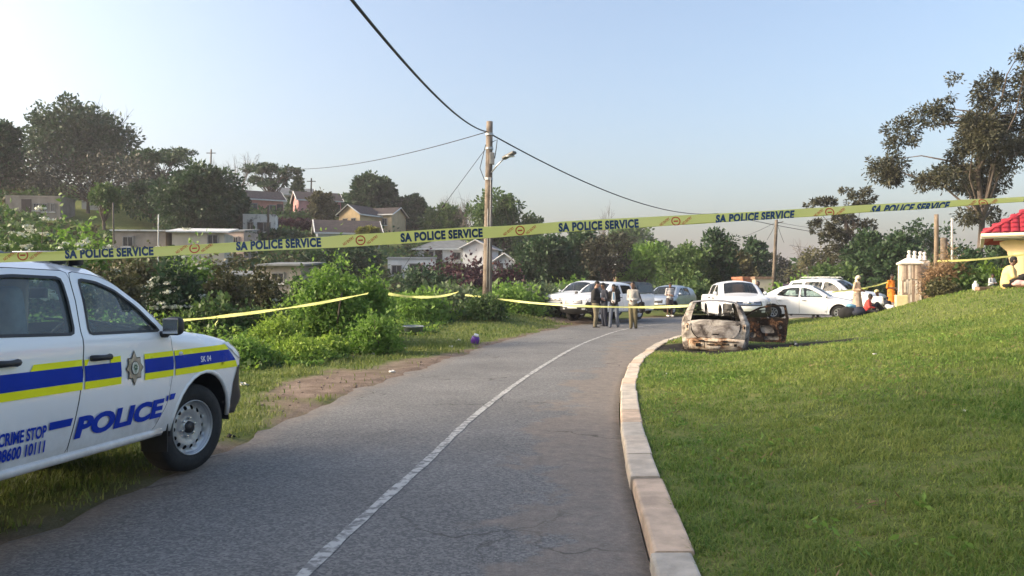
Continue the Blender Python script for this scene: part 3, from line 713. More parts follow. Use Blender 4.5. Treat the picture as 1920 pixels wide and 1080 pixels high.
def scrub():
    # scrub on the hillside behind, read as one mass
    rng = np.random.default_rng(17); n = 5200
    D = rng.uniform(42, 150, n); px = rng.uniform(-150, 1250, n); Q = np.column_stack([(px - 960) / F * D, D])
    ok = (seg_dist(Q, ROAD_L) > 3) & (~inside(Q, _road_poly)) & (rnoise(Q, 9, 41) > .36); Q = Q[ok]
    hg = rng.uniform(.3, 1.3, len(Q)) * (.5 + rnoise(Q, 7, 42)); k = rng.random(len(Q))
    scatter_plants('hillside_scrub', 'low dark scrub covering the hillside between the houses', Q[k < .55], hg[k < .55], 'mid', rng, 26, .5, spread=3.2)
    scatter_plants('dry_scrub', 'paler dry scrub scattered over the hillside', Q[k >= .55], hg[k >= .55] * .8, 'olive', rng, 22, .45, spread=3.2)
    # wooded ground fading into the distance
    n = 2600; D = rng.uniform(95, 420, n); px = rng.uniform(950, 2050, n); Q = np.column_stack([(px - 960) / F * D, D])
    hg = rng.uniform(2.5, 7, n) * (.5 + rnoise(Q, 26, 43)); scatter_plants('distant_wood', 'distant hazy woodland along the horizon', Q, hg, 'mid', rng, 34, 1.1, spread=2.6)
    n = 1500; D = rng.uniform(150, 420, n); px = rng.uniform(-100, 1000, n); Q = np.column_stack([(px - 960) / F * D, D])
    scatter_plants('ridge_wood', 'trees along the far side of the ridge', Q, rng.uniform(1, 4, n), 'dark', rng, 30, 1.1, spread=2.6)
scrub()

# ------------------------------------------------------------------ trees
# left-hand hill
tree(-5, 225, 90, 80, 'dense', 'dark round tree cut by the left edge of the picture', .25, colour='dark')
tree(150, 204, 215, 105, 'dense', 'largest dark domed tree crowning the left hilltop', .22, colour='dark', dens=1.7)
tree(165, 290, 300, 82, 'light', 'grey-leaved spreading tree in front of the domed hilltop tree', .3, colour='grey', dens=1.3)
tree(178, 190, 130, 112, 'bare', 'leafless twiggy tree rising behind the domed hilltop tree', name='bare_tree')
tree(302, 253, 165, 98, 'acacia', 'flat-topped dark tree right of the domed hilltop tree', .2, colour='dark', dens=1.4)
tree(370, 318, 165, 76, 'dense', 'dense dark tree above the tin-roofed shed', .08, colour='dark', dens=1.6)
tree(290, 340, 120, 80, 'broad', 'mid-green tree below the flat-topped hill tree', .15, colour='dark')
tree(45, 330, 130, 92, 'light', 'thin greyish tree over the ruined grey building', .2, colour='grey')
tree(195, 345, 60, 66, 'light', 'slim tall-stemmed tree among the hillside shrubs', .55, colour='mid', name='pawpaw_tree')
tree(430, 355, 70, 84, 'broad', 'dark green tree beside the first pink house', .15, colour='dark')
tree(408, 292, 46, 128, 'bare', 'small leafless tree on the skyline beside the hill pole', name='bare_tree')
tree(452, 283, 75, 124, 'bare', 'leafless tree on the skyline left of the layered tree', name='bare_tree')
tree(508, 299, 125, 122, 'acacia', 'layered flat-topped tree above the first pink house', .3, colour='dark', dens=1.1)
tree(560, 326, 46, 122, 'conifer', 'ragged upright tree right of the layered skyline tree', .1, colour='mid')
tree(602, 357, 52, 98, 'light', 'feathery grey-green tree before the second pink house', .15, colour='olive')
tree(698, 335, 104, 112, 'dense', 'round dark skyline tree above the yellow house', .12, colour='dark', dens=1.3)
tree(642, 365, 40, 118, 'light', 'small skyline tree left of the round dark tree', .3, colour='mid')
tree(765, 371, 66, 112, 'dense', 'smaller round dark tree right of the yellow house', .1, colour='dark')
tree(832, 387, 86, 110, 'dense', 'low bushy tree under the stay wire', .1, colour='mid')
tree(672, 330, 60, 124, 'bare', 'leafless crown showing behind the round dark tree', name='bare_tree')
tree(836, 358, 40, 130, 'bare', 'thin leafless tree on the skyline under the stay wire', name='bare_tree')
tree(928, 354, 112, 92, 'broad', 'bushy tree directly behind the utility pole', .15, colour='mid', dens=1.2)
tree(885, 352, 60, 95, 'bare', 'twiggy leafless tree left of the utility pole', name='bare_tree')
tree(994, 392, 60, 95, 'light', 'light feathery tree right of the utility pole', .2, colour='mid')
tree(640, 462, 170, 62, 'dense', 'broad dark tree behind the bright roadside bush', .05, colour='dark', dens=1.3)
tree(548, 418, 80, 92, 'broad', 'maroon-leaved tree below the pink houses', .05, colour='purple')
tree(690, 428, 40, 84, 'broad', 'yellow-green garden tree beside the dark-roofed house', .1, colour='yellow')
tree(525, 440, 80, 80, 'dense', 'dark garden tree right of the ruined white house', .05, colour='dark')
# middle
tree(1020, 445, 130, 62, 'dense', 'dark tree right of the utility pole behind the hedge', .05, colour='dark', dens=1.3)
tree(1085, 432, 110, 72, 'dense', 'tall dark-leaved tree behind the parked white trucks', .05, colour='dark', dens=1.2)
tree(1137, 432, 95, 64, 'light', 'brownish thin-leaved tree above the parked trucks', .3, colour='gum')
tree(1135, 374, 90, 105, 'bare', 'bare-crowned tree standing above the tape between the trucks', name='bare_tree')
tree(1208, 458, 105, 74, 'broad', 'light green tree over the silver crossover', .35, colour='fresh')
tree(1175, 425, 120, 130, 'dense', 'hazy blue-green tree far behind the trucks', .1, colour='mid')
tree(1245, 452, 50, 150, 'dense', 'far round tree on the horizon in the road gap', .1, colour='mid')
tree(1290, 458, 120, 56, 'broad', 'full green tree beyond the burnt car', .02, colour='mid', dens=1.5)
tree(1340, 424, 95, 58, 'broad', 'tall dark tree right of the full green tree', .08, colour='dark', dens=1.3)
tree(1413, 444, 80, 78, 'dense', 'round dark tree left of the leaning pole', .05, colour='dark')
tree(1380, 470, 90, 66, 'broad', 'dull green tree behind the pickup facing the camera', .05, colour='olive')
tree(1490, 446, 110, 95, 'bare', 'grey leafless thicket right of the leaning pole', name='bare_tree')
tree(1455, 470, 90, 92, 'light', 'thin grey tree behind the leaning pole', .15, colour='grey')
tree(1530, 455, 100, 84, 'light', 'light scrubby tree left of the slim gum', .1, colour='olive')
tree(1588, 349, 125, 62, 'gum', 'slim gum tree with open crown above the white sedan', .3, colour='gum', dens=1.6, leaf=.26,
     lobes_px=[(1605, 372, 26, 18), (1556, 380, 20, 13), (1526, 384, 14, 7), (1590, 358, 14, 8), (1546, 445, 26, 22), (1602, 428, 24, 24), (1530, 425, 14, 12), (1575, 470, 22, 14), (1615, 450, 16, 14), (1575, 410, 16, 10), (1560, 495, 26, 14), (1610, 490, 22, 18)])
tree(1628, 430, 90, 58, 'dense', 'dark tree right of the slim gum', .05, colour='dark')
tree(1685, 442, 100, 54, 'dense', 'dark leafy tree behind the stone gatepost', .05, colour='dark')
tree(1560, 500, 130, 52, 'broad', 'low leafy tree behind the two parked cars', .02, colour='mid')
tree(1722, 410, 130, 60, 'light', 'spreading thin tree behind the wooden posts', .35, colour='dark')
tree(1835, 124, 330, 46, 'gum', 'very tall gum tree towering over the red-roofed house', .4, colour='gum', dens=6.6, leaf=.22, seed=77,
     lobes_px=[(1711, 245, 40, 30), (1735, 225, 30, 16), (1728, 295, 42, 30), (1790, 285, 48, 34), (1815, 330, 52, 26), (1838, 250, 42, 42), (1850, 180, 34, 36), (1826, 140, 16, 14), (1868, 136, 20, 16), (1897, 176, 32, 34), (1893, 255, 44, 44), (1905, 325, 44, 34), (1785, 182, 8, 5), (1790, 214, 14, 12), (1722, 340, 24, 14), (1860, 300, 40, 30), (1770, 335, 30, 16), (1945, 230, 40, 60), (1810, 405, 20, 12), (1870, 400, 26, 16), (1765, 250, 22, 12)])
tree(1800, 460, 130, 40, 'broad', 'bushy dark tree at the foot of the tall gum', .02, colour='dark', dens=1.2)
tree(1890, 400, 100, 48, 'broad', 'dark tree behind the red-roofed house', .1, colour='dark')
# out of the picture on the left: they shade the foreground in the morning
for _i, (_x, _y, _h, _w, _l) in enumerate([(-15.5, -1.5, 12.5, 3.8, 'large shade tree beside the camera on the left'), (-16.5, 4.2, 13, 3.7, 'large shade tree left of the police truck'), (-17, -8.5, 12.5, 3.4, 'shade tree behind the camera on the left')]):
    _D = _y; rngt = np.random.default_rng(900 + _i); rt = thing('tree', _l, 'tree', (_x, _y, H(_x, _y)))
    _lob = [(math.cos(i * 2.4) * _w * .55, math.sin(i * 2.4) * _w * .55, _h * (.4 + .45 * i / 9), _w * .5, _w * .5, _h * .16) for i in range(9)] + [(0, 0, _h * .62, _w * .7, _w * .7, _h * .3)]
    _V, _F, _c = crown_leaves(rngt, _lob, 230, 30, .42, .9); obj('crown', _V, _F, LM['mid'], rt)
    limbs(rngt, (0, 0, 0), (0, 0, _h * .4), [l[:3] for l in _lob], .3).build('trunk', MBARK, rt, True)

# ------------------------------------------------------------------ shrubs
bush(60, 600, 405, 230, 24, 'mid', 'tall shrub with white flower heads at the left edge', 'flowering_shrub', n=520, leaf=.16, flowers=95)
bush(150, 600, 398, 150, 27, 'fresh', 'flowering shrub with white heads behind the police tape', 'flowering_shrub', n=420, leaf=.17, flowers=75)
bush(20, 560, 420, 170, 30, 'mid', 'shrub with white heads below the grey ruin', 'flowering_shrub', n=360, leaf=.18, flowers=60)
bush(215, 600, 462, 120, 21, 'olive', 'dull olive shrub over the police truck roof', n=330, leaf=.11)
bush(330, 600, 462, 120, 24, 'dark', 'dark flowering shrub left of the tape symbol', 'flowering_shrub', n=330, leaf=.15, flowers=40)
bush(365, 560, 448, 110, 34, 'fresh', 'green shrub with white flowers before the tin shed', 'flowering_shrub', n=260, leaf=.18, flowers=26)
bush(268, 600, 448, 110, 30, 'olive', 'dry brownish shrub before the tin shed', n=260, leaf=.15)
bush(425, 600, 470, 110, 25, 'olive', 'thin olive shrub behind the second tape', n=300, leaf=.12)
bush(490, 600, 478, 110, 27, 'olive', 'twiggy brown-green shrub before the low cottage', n=300, leaf=.12, flowers=14)
bush(395, 620, 545, 110, 20, 'mid', 'leafy shrub right of the truck mirror', n=260, leaf=.12)
bush(480, 620, 560, 120, 21, 'mid', 'mid-green shrub under the second tape', n=260, leaf=.11)
bush(620, 640, 483, 150, 21, 'fresh', 'bright green compound-leaved bush, the tallest on the verge', n=1150, leaf=.10, seed=31)
bush(690, 640, 500, 100, 22, 'fresh', 'right half of the tall bright bush with darker foot', n=650, leaf=.10, seed=32)
bush(570, 640, 500, 80, 23, 'mid', 'narrow green bush left of the tallest verge bush', n=300, leaf=.12)
bush(700, 660, 585, 105, 18.5, 'fresh', 'low rounded bush beside the plastic basin', n=380, leaf=.08)
bush(555, 690, 630, 130, 16.5, 'bright', 'low yellow-green bush in front of the tall bright bush', n=480, leaf=.065)
bush(455, 690, 630, 105, 15.5, 'fresh', 'low weedy bush ahead of the police truck bonnet', n=420, leaf=.065)
bush(520, 640, 585, 120, 19, 'bright', 'yellow-green weedy bush in the middle of the verge', n=400, leaf=.075)
bush(620, 655, 622, 70, 17.5, 'bright', 'small yellow-green bush on the verge edge', n=150, leaf=.08)
bush(785, 600, 535, 120, 30, 'fresh', 'leafy bush below the sagging tape', n=260, leaf=.15)
bush(850, 600, 527, 120, 33, 'pale', 'silvery green bush left of the utility pole', n=300, leaf=.17)
bush(960, 590, 530, 120, 36, 'fresh', 'green bush right of the utility pole foot', n=260, leaf=.17)
bush(1010, 590, 525, 120, 38, 'pale', 'silvery leafed bush left of the parked trucks', n=280, leaf=.18)
bush(905, 600, 545, 90, 31, 'mid', 'dark green bush hugging the utility pole', n=220, leaf=.13)
bush(1075, 580, 522, 100, 46, 'fresh', 'green bush behind the first parked truck', n=200, leaf=.22)
bush(860, 545, 478, 175, 58, 'purple', 'long maroon hedge before the white house', 'hedge', n=420, leaf=.26, cat='hedge')
bush(800, 560, 492, 110, 50, 'dark', 'dark bush beside the flat-roofed white house', n=300, leaf=.22)
bush(950, 540, 495, 70, 60, 'purple', 'short maroon hedge right of the pole', 'hedge', n=180, leaf=.26, cat='hedge')
bush(1290, 560, 520, 110, 48, 'mid', 'leafy bush at the foot of the full green tree', n=240, leaf=.22)
bush(1490, 570, 520, 110, 48, 'fresh', 'green roadside bush behind the white sedan', n=240, leaf=.22)
bush(1775, 560, 470, 80, 27.5, 'straw', 'dried brown creeper hanging on the wooden posts', 'dry_creeper', n=420, leaf=.16, cat='creeper', aspect=.08)
bush(1815, 560, 505, 90, 27, 'mid', 'small garden bush right of the dry creeper', n=180, leaf=.14)
bush(1765, 560, 520, 60, 26.5, 'olive', 'low plant at the foot of the wooden posts', n=120, leaf=.1)
bush(1850, 540, 500, 80, 29, 'fresh', 'garden plant behind the seated child', n=150, leaf=.16)
bush(912, 596, 578, 40, 32.6, 'mid', 'clump of grass at the utility pole foot', 'grass_clump', n=90, leaf=.12, cat='grass')

# loose stones and clods on the bare verge, too small to pick apart
def gravel():
    rng = np.random.default_rng(61); n = 2600; Q = np.column_stack([rng.uniform(-6, 3, n), rng.uniform(3.5, 34, n)]); b_, _, _ = masks(Q); ok = (~inside(Q, _road_poly)) & (rng.random(n) < b_ * .9 + .02) & (seg_dist(Q, ROAD_L) < 3); Q = Q[ok]
    k = len(Q); s = rng.uniform(.006, .022, k) * rng.choice([1, 1, 1, 2], k); z = height(Q); base = np.array([(1, 0, 0), (-.5, .87, 0), (-.5, -.87, 0), (.2, .1, .8), (-.1, -.1, -.6)]); V = base[None] * s[:, None, None] * rng.uniform(.6, 1.3, (k, 5, 3)) + np.column_stack([Q, z + s * .3])[:, None, :]
    f = np.array([(0, 1, 3), (1, 2, 3), (2, 0, 3), (1, 0, 4), (2, 1, 4), (0, 2, 4)]); Fc = (np.arange(k)[:, None, None] * 5 + f[None]).reshape(-1, 3)
    tag(obj('gravel', V.reshape(-1, 3), Fc, mat('verge_stones', (.22, .17, .13), .95, .45, 3)), 'loose gravel and clods on the bare roadside earth', 'gravel', kind='stuff')
gravel()
# ------------------------------------------------------------------ vehicles
def rs_poly(poly, step):
    out = []
    n = len(poly)
    for i in range(n):
        a = np.array(poly[i], float); b = np.array(poly[(i + 1) % n], float); L = np.hypot(*(b - a)); k = max(1, int(math.ceil(L / step)))
        for j in range(k): out.append(a + (b - a) * j / k)
    return np.array(out)

def round_poly(poly, r, seg=4):
    """round the corners of a closed polygon"""
    n = len(poly); out = []
    for i in range(n):
        p = np.array(poly[i], float); a = np.array(poly[i - 1], float) - p; b = np.array(poly[(i + 1) % n], float) - p
        la, lb = np.hypot(*a), np.hypot(*b); q = min(r, la * .45, lb * .45); s = p + a / la * q; e = p + b / lb * q
        for t in np.linspace(0, 1, seg): out.append(tuple((1 - t) ** 2 * s + 2 * t * (1 - t) * p + t * t * e))
    return out

def inset(poly, d):
    """offset a closed polygon inwards by d (negative: outwards)"""
    p = np.array(poly, float); n = len(p); ar = .5 * np.sum(p[:, 0] * np.roll(p[:, 1], -1) - np.roll(p[:, 0], -1) * p[:, 1]); sg = 1 if ar > 0 else -1; out = []
    for i in range(n):
        e1 = p[i] - p[i - 1]; e2 = p[(i + 1) % n] - p[i]; e1 = e1 / (np.hypot(*e1) + 1e-9); e2 = e2 / (np.hypot(*e2) + 1e-9)
        n1 = np.array((-e1[1], e1[0])); n2 = np.array((-e2[1], e2[0])); m = n1 + n2; m = m / (np.hypot(*m) + 1e-9); k = max(.5, m @ n1)
        out.append(tuple(p[i] + sg * m * d / k))
    return out

def panel2d(outline, holes=(), step=.08):
    """triangulate a polygon with holes, with extra points inside so that it can follow a curved surface"""
    P2 = []; E2 = []
    loops = [rs_poly(outline, step)] + [rs_poly(h, step) for h in holes]
    for L in loops:
        s = len(P2); P2 += [tuple(q) for q in L]; E2 += [(s + i, s + (i + 1) % len(L)) for i in range(len(L))]
    o = np.array(loops[0]); mn, mx = o.min(0), o.max(0)
    gxx, gyy = np.meshgrid(np.arange(mn[0] + step * .5, mx[0], step), np.arange(mn[1] + step * .5, mx[1], step)); G = np.column_stack([gxx.ravel(), gyy.ravel()])
    if len(G):
        ok = inside(G, loops[0])
        for L in loops[1:]: ok &= ~inside(G, L)
        for L in loops: ok &= seg_dist(G, np.vstack([L, L[:1]])) > step * .4
        P2 += [tuple(q) for q in G[ok]]
    v, e, f, _, _, _ = delaunay_2d_cdt([Vector(q) for q in P2], E2, [], 0, 1e-6)
    v = np.array([tuple(q) for q in v]); f = np.array([t for t in f if len(t) == 3])
    c = v[f].mean(1); ok = inside(c, loops[0])
    for L in loops[1:]: ok &= ~inside(c, L)
    return v, f[ok]

class Car:
    def __init__(s, root, sil, base, sill, hubs, wr, arch, paint, step=.09, liner=MDARK):
        """sil: (a, z, corner radius, bulge, tag of the stretch that starts here), from the front foot over the roof to the rear foot"""
        s.root = root; s.sil = sil; s.line = np.array([(q[0], q[1]) for q in sil], float); s.rad = np.array([q[2] for q in sil]); s.bul = np.array([q[3] for q in sil])
        s.base = base; s.sill = sill; s.hubs = hubs; s.wr = wr; s.arch = arch; s.paint = paint; s.step = step; s.liner = liner
        bot = []
        for (ha, ar) in ((hubs[1], arch), (hubs[0], arch)):
            t0 = math.asin(min(1, max(-1, (sill - wr) / ar)))
            for t in np.linspace(math.pi - t0, t0, 13): bot.append((ha + ar * math.cos(t), wr + ar * math.sin(t)))
        s.outline = [(q[0], q[1]) for q in sil] + bot
        s.holes = []
    def Y(s, a, z):
        Q = np.column_stack([a, z]); best = np.full(len(Q), 1e9); r = np.zeros(len(Q))
        for i in range(len(s.line) - 1):
            p, q = s.line[i], s.line[i + 1]; ab = q - p; t = np.clip(((Q - p) @ ab) / (ab @ ab + 1e-12), 0, 1)
            d = np.hypot(*(Q - (p + t[:, None] * ab)).T); m = d < best; best = np.where(m, d, best); r = np.where(m, s.rad[i] * (1 - t) + s.rad[i + 1] * t, r)
        y = np.interp(z, [b[0] for b in s.base], [b[1] for b in s.base]); d = np.minimum(best, r)
        return y - (r - np.sqrt(np.maximum(0, r * r - (r - d) ** 2)))
    def side(s, name, outline, holes, m, off=0.0, parent=None, sides=(1, -1), step=None, smooth=True, thick=0):
        out = []
        v, f = panel2d(outline, holes, step or s.step); y = s.Y(v[:, 0], v[:, 1]) + off
        for k in sides:
            V = np.column_stack([k * y, v]); ff = f if k < 0 else f[:, ::-1]
            out.append(obj(name, V, np.ascontiguousarray(ff), m, parent or s.root, smooth))
        return out
    def strip(s, mats, names, glass_in=.86, n=13):
        """the surfaces that span the car from side to side: bumper, grille, bonnet, windscreen, roof ..."""
        tagged = {}
        for i in range(len(s.sil) - 1):
            tagged.setdefault(s.sil[i][4], []).append(i)
        tt = np.linspace(-1, 1, n); tt = np.sign(tt) * np.abs(tt) ** .85
        for tg, segs in tagged.items():
            if tg is None: continue
            A = [];
            for i in segs:
                p, q = s.line[i], s.line[i + 1]; k = max(1, int(np.hypot(*(q - p)) / .14))
                for j in range(k + (1 if i == segs[-1] else 0)): A.append((i, j / k))
            V = []; nrm_prev = None
            for (i, t) in A:
                p, q = s.line[i], s.line[i + 1]; c = p * (1 - t) + q * t
                def segn(k): k = max(0, min(len(s.line) - 2, k)); d = s.line[k + 1] - s.line[k]; d = d / (np.hypot(*d) + 1e-9); return np.array((d[1], -d[0]))
                # outward normal, blended at the joints
                n0 = segn(i); nn = n0 * (1 - abs(t - .5)) + (segn(i - 1) if t < .5 else segn(i + 1)) * abs(t - .5); nn = nn / (np.hypot(*nn) + 1e-9)
                b = s.bul[i] * (1 - t) + s.bul[i + 1] * t; ye = float(s.Y(np.array([c[0]]), np.array([c[1]]))[0])
                for u in tt: V.append((ye * u, c[0] + nn[0] * b * (1 - u * u), c[1] + nn[1] * b * (1 - u * u)))
            rows = len(A); Fm = []; Fg = []
            gl = isinstance(mats[tg], tuple)
            for r_ in range(rows - 1):
                for j in range(n - 1):
                    fc = (r_ * n + j, r_ * n + j + 1, (r_ + 1) * n + j + 1, (r_ + 1) * n + j)
                    (Fg if gl and abs(tt[j] + tt[j + 1]) / 2 < glass_in else Fm).append(fc)
            if gl:
                if Fg: obj(names[tg], V, np.array(Fg), mats[tg][1], s.root, True)
                for sd in (-1, 1):
                    keep = [q for q in Fm if sum(V[i][0] for i in q) * sd > 0]
                    if keep:
                        use = sorted({i for q in keep for i in q}); mp = {i: k for k, i in enumerate(use)}
                        obj('pillar', [V[i] for i in use], np.array([[mp[i] for i in q] for q in keep]), mats[tg][0], s.root, True)
            else: obj(names[tg], V, np.array(Fm), mats[tg], s.root, True)
    def front_a(s, y, z, end='front'):
        idx = [i for i in range(len(s.sil)) if s.sil[i][4] in (('bumper', 'grille') if end == 'front' else ('tailgate', 'rear_bumper'))]; idx = idx + [idx[-1] + 1]
        zz = s.line[idx, 1]; aa = s.line[idx, 0]; bb = s.bul[idx]; o = np.argsort(zz)
        a = np.interp(z, zz[o], aa[o]); b = np.interp(z, zz[o], bb[o]); ye = s.Y(a, z); u = np.clip(y / ye, -1, 1); sg = 1 if end == 'front' else -1
        over = np.maximum(0, np.abs(y) - ye); return a + sg * (b * (1 - u * u) - over * .45)
    def face(s, name, poly, m, off=.006, end='front', mirror=False, parent=None, holes=(), step=.06):
        v, f = panel2d(poly, holes, step); out = []
        for k in ((1, -1) if mirror else (1,)):
            a = s.front_a(k * v[:, 0], v[:, 1], end) + (off if end == 'front' else -off)
            V = np.column_stack([k * v[:, 0], a, v[:, 1]]); flip = (k > 0) == (end == 'front')
            out.append(obj(name, V, np.ascontiguousarray(f[:, ::-1] if flip else f), m, parent or s.root, True))
        return out
    def body(s, doors, windows, paint=None, handle=True, seal=MBLK, glass=MGLASS, quarter=()):
        """doors: list of outlines; windows: list of (outline, door index or None)"""
        paint = paint or s.paint
        allw = [w[0] for w in windows]
        free = [w[0] for w in windows if w[1] is None]
        s.side('body_panel', s.outline, [inset(d, -.005) for d in doors] + free, paint)
        s.side('inner_shell', inset(s.outline, .03), allw, s.liner, -.055, step=.14)
        dr = []
        for i, d in enumerate(doors):
            wh = [w[0] for w in windows if w[1] == i]
            pr = s.side('door', d, wh, paint); dr.append(pr)
            for w in wh:
                for k, p in zip((1, -1), pr):
                    if seal: s.side('window_seal', inset(w, -.014), [inset(w, .006)], seal, .003, p, (k,), step=.06)
                    if glass: s.side('window', w, [], glass, -.012, p, (k,), step=.15)
        for w in free:
            if seal: s.side('window_seal', inset(w, -.02), [inset(w, .008)], seal, .003, step=.06)
            if glass: s.side('window', w, [], glass, -.012, step=.15)
        return dr
    def wells(s, width=.34, m=None):
        for h in s.hubs:
            for k in (1, -1):
                V = []; Fc = []; y1 = float(s.Y(np.array([h]), np.array([s.wr + s.arch]))[0]) - .035; n = 12
                for i in range(n + 1):
                    t = math.pi * i / n; c, sn = (s.arch + .012) * math.cos(t), (s.arch + .012) * math.sin(t)
                    V += [(k * y1, h + c, s.wr + sn), (k * (y1 - width), h + c, s.wr + sn)]
                for i in range(n): Fc.append((2 * i, 2 * i + 1, 2 * i + 3, 2 * i + 2))
                V.append((k * (y1 - width), h, s.wr)); Fc += [(2 * i + 1, 2 * n + 2, 2 * i + 3) for i in range(n)]
                obj('wheel_well', V, Fc, m or MDARK, s.root, True)
        a0, a1 = s.line[:, 0].min() + .25, s.line[:, 0].max() - .25
        MB().box((0, (a0 + a1) / 2, s.sill + .04), (1.0, a1 - a0, .16)).build('underbody', MDARK, s.root)
    def lips(s, m, r=.03, off=0):
        for h in s.hubs:
            t = np.linspace(math.pi * .97, math.pi * .03, 15); a = h + (s.arch + .01) * np.cos(t); z = s.wr + (s.arch + .01) * np.sin(t); ok = z > s.sill - .02
            a, z = a[ok], z[ok]; y = s.Y(a, z) + off
            for k in (1, -1): MB().tube([(k * yy - k * .01, aa, zz) for yy, aa, zz in zip(y, a, z)], r, 6).build('arch_trim', m, s.root, True)
    def wheels(s, style='steel', tw=.22, steer=0, inn=.10, tyre=True, rimr=None, rimm=None, drop=0):
        rr = rimr or s.wr * .62
        for hi, h in enumerate(s.hubs):
            for k in (1, -1):
                yo = float(np.interp(s.wr, [b[0] for b in s.base], [b[1] for b in s.base])) - .03 - tw / 2
                e = bpy.data.objects.new('wheel', None); link(e, s.root); e.location = (k * yo, h, s.wr - drop); e.rotation_euler = (0, 0, (math.pi if k < 0 else 0) + (R(steer) if hi == 0 else 0))
                if tyre:
                    w = tw / 2; R_ = s.wr
                    pr = [(rr * .97, -w * .85), (rr * 1.04, -w * .98), ((rr + R_) / 2, -w * 1.05), (R_ * .965, -w * .9), (R_ * .99, -w * .68), (R_, -w * .4), (R_, 0), (R_, w * .4), (R_ * .99, w * .68), (R_ * .965, w * .9), ((rr + R_) / 2, w * 1.05), (rr * 1.04, w * .98), (rr * .97, w * .85)]
                    MB().lathe(pr, 40).build('tyre', MTYRE, e, True)
                # rim: a dished disc with openings
                hol = []
                if style == 'steel':
                    for j in range(14):
                        t = 2 * math.pi * j / 14; hol.append([(rr * (.74 * math.cos(t)) + rr * .085 * math.cos(q), rr * .74 * math.sin(t) + rr * .085 * math.sin(q)) for q in np.linspace(0, 2 * math.pi, 9)[:-1]])
                elif style == 'alloy':
                    for j in range(7):
                        t = 2 * math.pi * j / 7; hol.append(round_poly([(rr * .34 * math.cos(t - .12), rr * .34 * math.sin(t - .12)), (rr * .83 * math.cos(t - .30), rr * .83 * math.sin(t - .30)), (rr * .83 * math.cos(t + .30), rr * .83 * math.sin(t + .30)), (rr * .34 * math.cos(t + .12), rr * .34 * math.sin(t + .12))], .02, 3))
                out = [(rr * .97 * math.cos(q), rr * .97 * math.sin(q)) for q in np.linspace(0, 2 * math.pi, 41)[:-1]]
                v, f = panel2d(out, hol, rr * .17); rad = np.hypot(v[:, 0], v[:, 1]) / rr
                dp = np.interp(rad, [0, .2, .3, .45, .62, .74, .86, .9, .97], [.055, .055, .02, .028, .045, .04, .018, .0, .05]) if style == 'steel' else np.interp(rad, [0, .2, .6, .86, .9, .97], [.05, .045, .065, .055, .03, .075])
                rim = obj('rim', np.column_stack([dp + tw * .10, v]), np.ascontiguousarray(f), rimm or MSTEEL, e, True)
                MB().lathe([(rr * .9, tw * .1 + .0), (rr * .97, tw * .1 + .05), (rr * 1.02, tw * .48), (rr * .985, tw * .5), (rr * .93, tw * .12)], 40).build('rim_lip', rimm or MSTEEL, e, True)
                MB().lathe([(.02, -tw * .1), (rr * .9, -tw * .1)], 20).build('brake_disc', MDARK, e)
                if style == 'steel':
                    nb = MB().lathe([(.001, .0), (rr * .2, 0), (rr * .23, -.03)], 16, c=(tw * .1 + .066, 0, 0))
                    nb.build('hub_cap', MBLK, rim, True)
                    for j in range(6):
                        t = 2 * math.pi * j / 6 + .3; MB().lathe([(.001, .022), (.011, .02), (.012, 0)], 6, c=(tw * .1 + .03, rr * .33 * math.cos(t), rr * .33 * math.sin(t))).build('wheel_nut', MCHROME, rim)
                else: MB().lathe([(.001, .012), (rr * .13, .01), (rr * .15, -.01)], 14, c=(tw * .1 + .055, 0, 0)).build('hub_cap', MBLK, rim, True)
    def mirror(s, a, z, m, out=.12, size=(.10, .20, .19), armm=MBLK):
        for k in (1, -1):
            y = float(s.Y(np.array([a]), np.array([z]))[0])
            b = MB().rbox((k * (y + out + size[1] / 2), a + .02, z + .06), (size[1], size[0], size[2]), .045, 3); mo = b.build('side_mirror', m, s.root, True)
            MB().rbox((k * (y + out * .5), a + .02, z - .005), (out + .06, .06, .05), .015, 1).build('mirror_arm', armm, mo)
            MB().rbox((k * (y + out + size[1] / 2), a + .02 - size[0] / 2 - .001, z + .06), (size[1] * .84, .006, size[2] * .8), .002, 1).build('mirror_glass', MCHROME, mo)
    def handle(s, door_objs, a, z, m, ln=.2):
        for k, p in zip((1, -1), door_objs):
            aa = np.linspace(a - ln / 2, a + ln / 2, 7); y = s.Y(aa, np.full(7, z)); bow = [.012, .034, .042, .044, .042, .034, .012]
            MB().tube([(k * (yy + bb), q, z) for yy, bb, q in zip(y, bow, aa)], [.02, .021, .019, .018, .019, .023, .022], 8).build('door_handle', m, p, True)

def seat(root, x, a, z, m, back=.62, w=.5):
    sb = MB().rbox((x, a, z), (w, .5, .16), .05, 3); sb.rbox((0, 0, 0), (w * .96, .13, back), .05, 3, Matrix.Translation((x, a - .3, z + back / 2)) @ Matrix.Rotation(R(12), 4, 'X'))
    sb.rbox((x, a - .36, z + back + .13), (w * .5, .1, .2), .04, 3); return sb.build('seat', m, root, True)

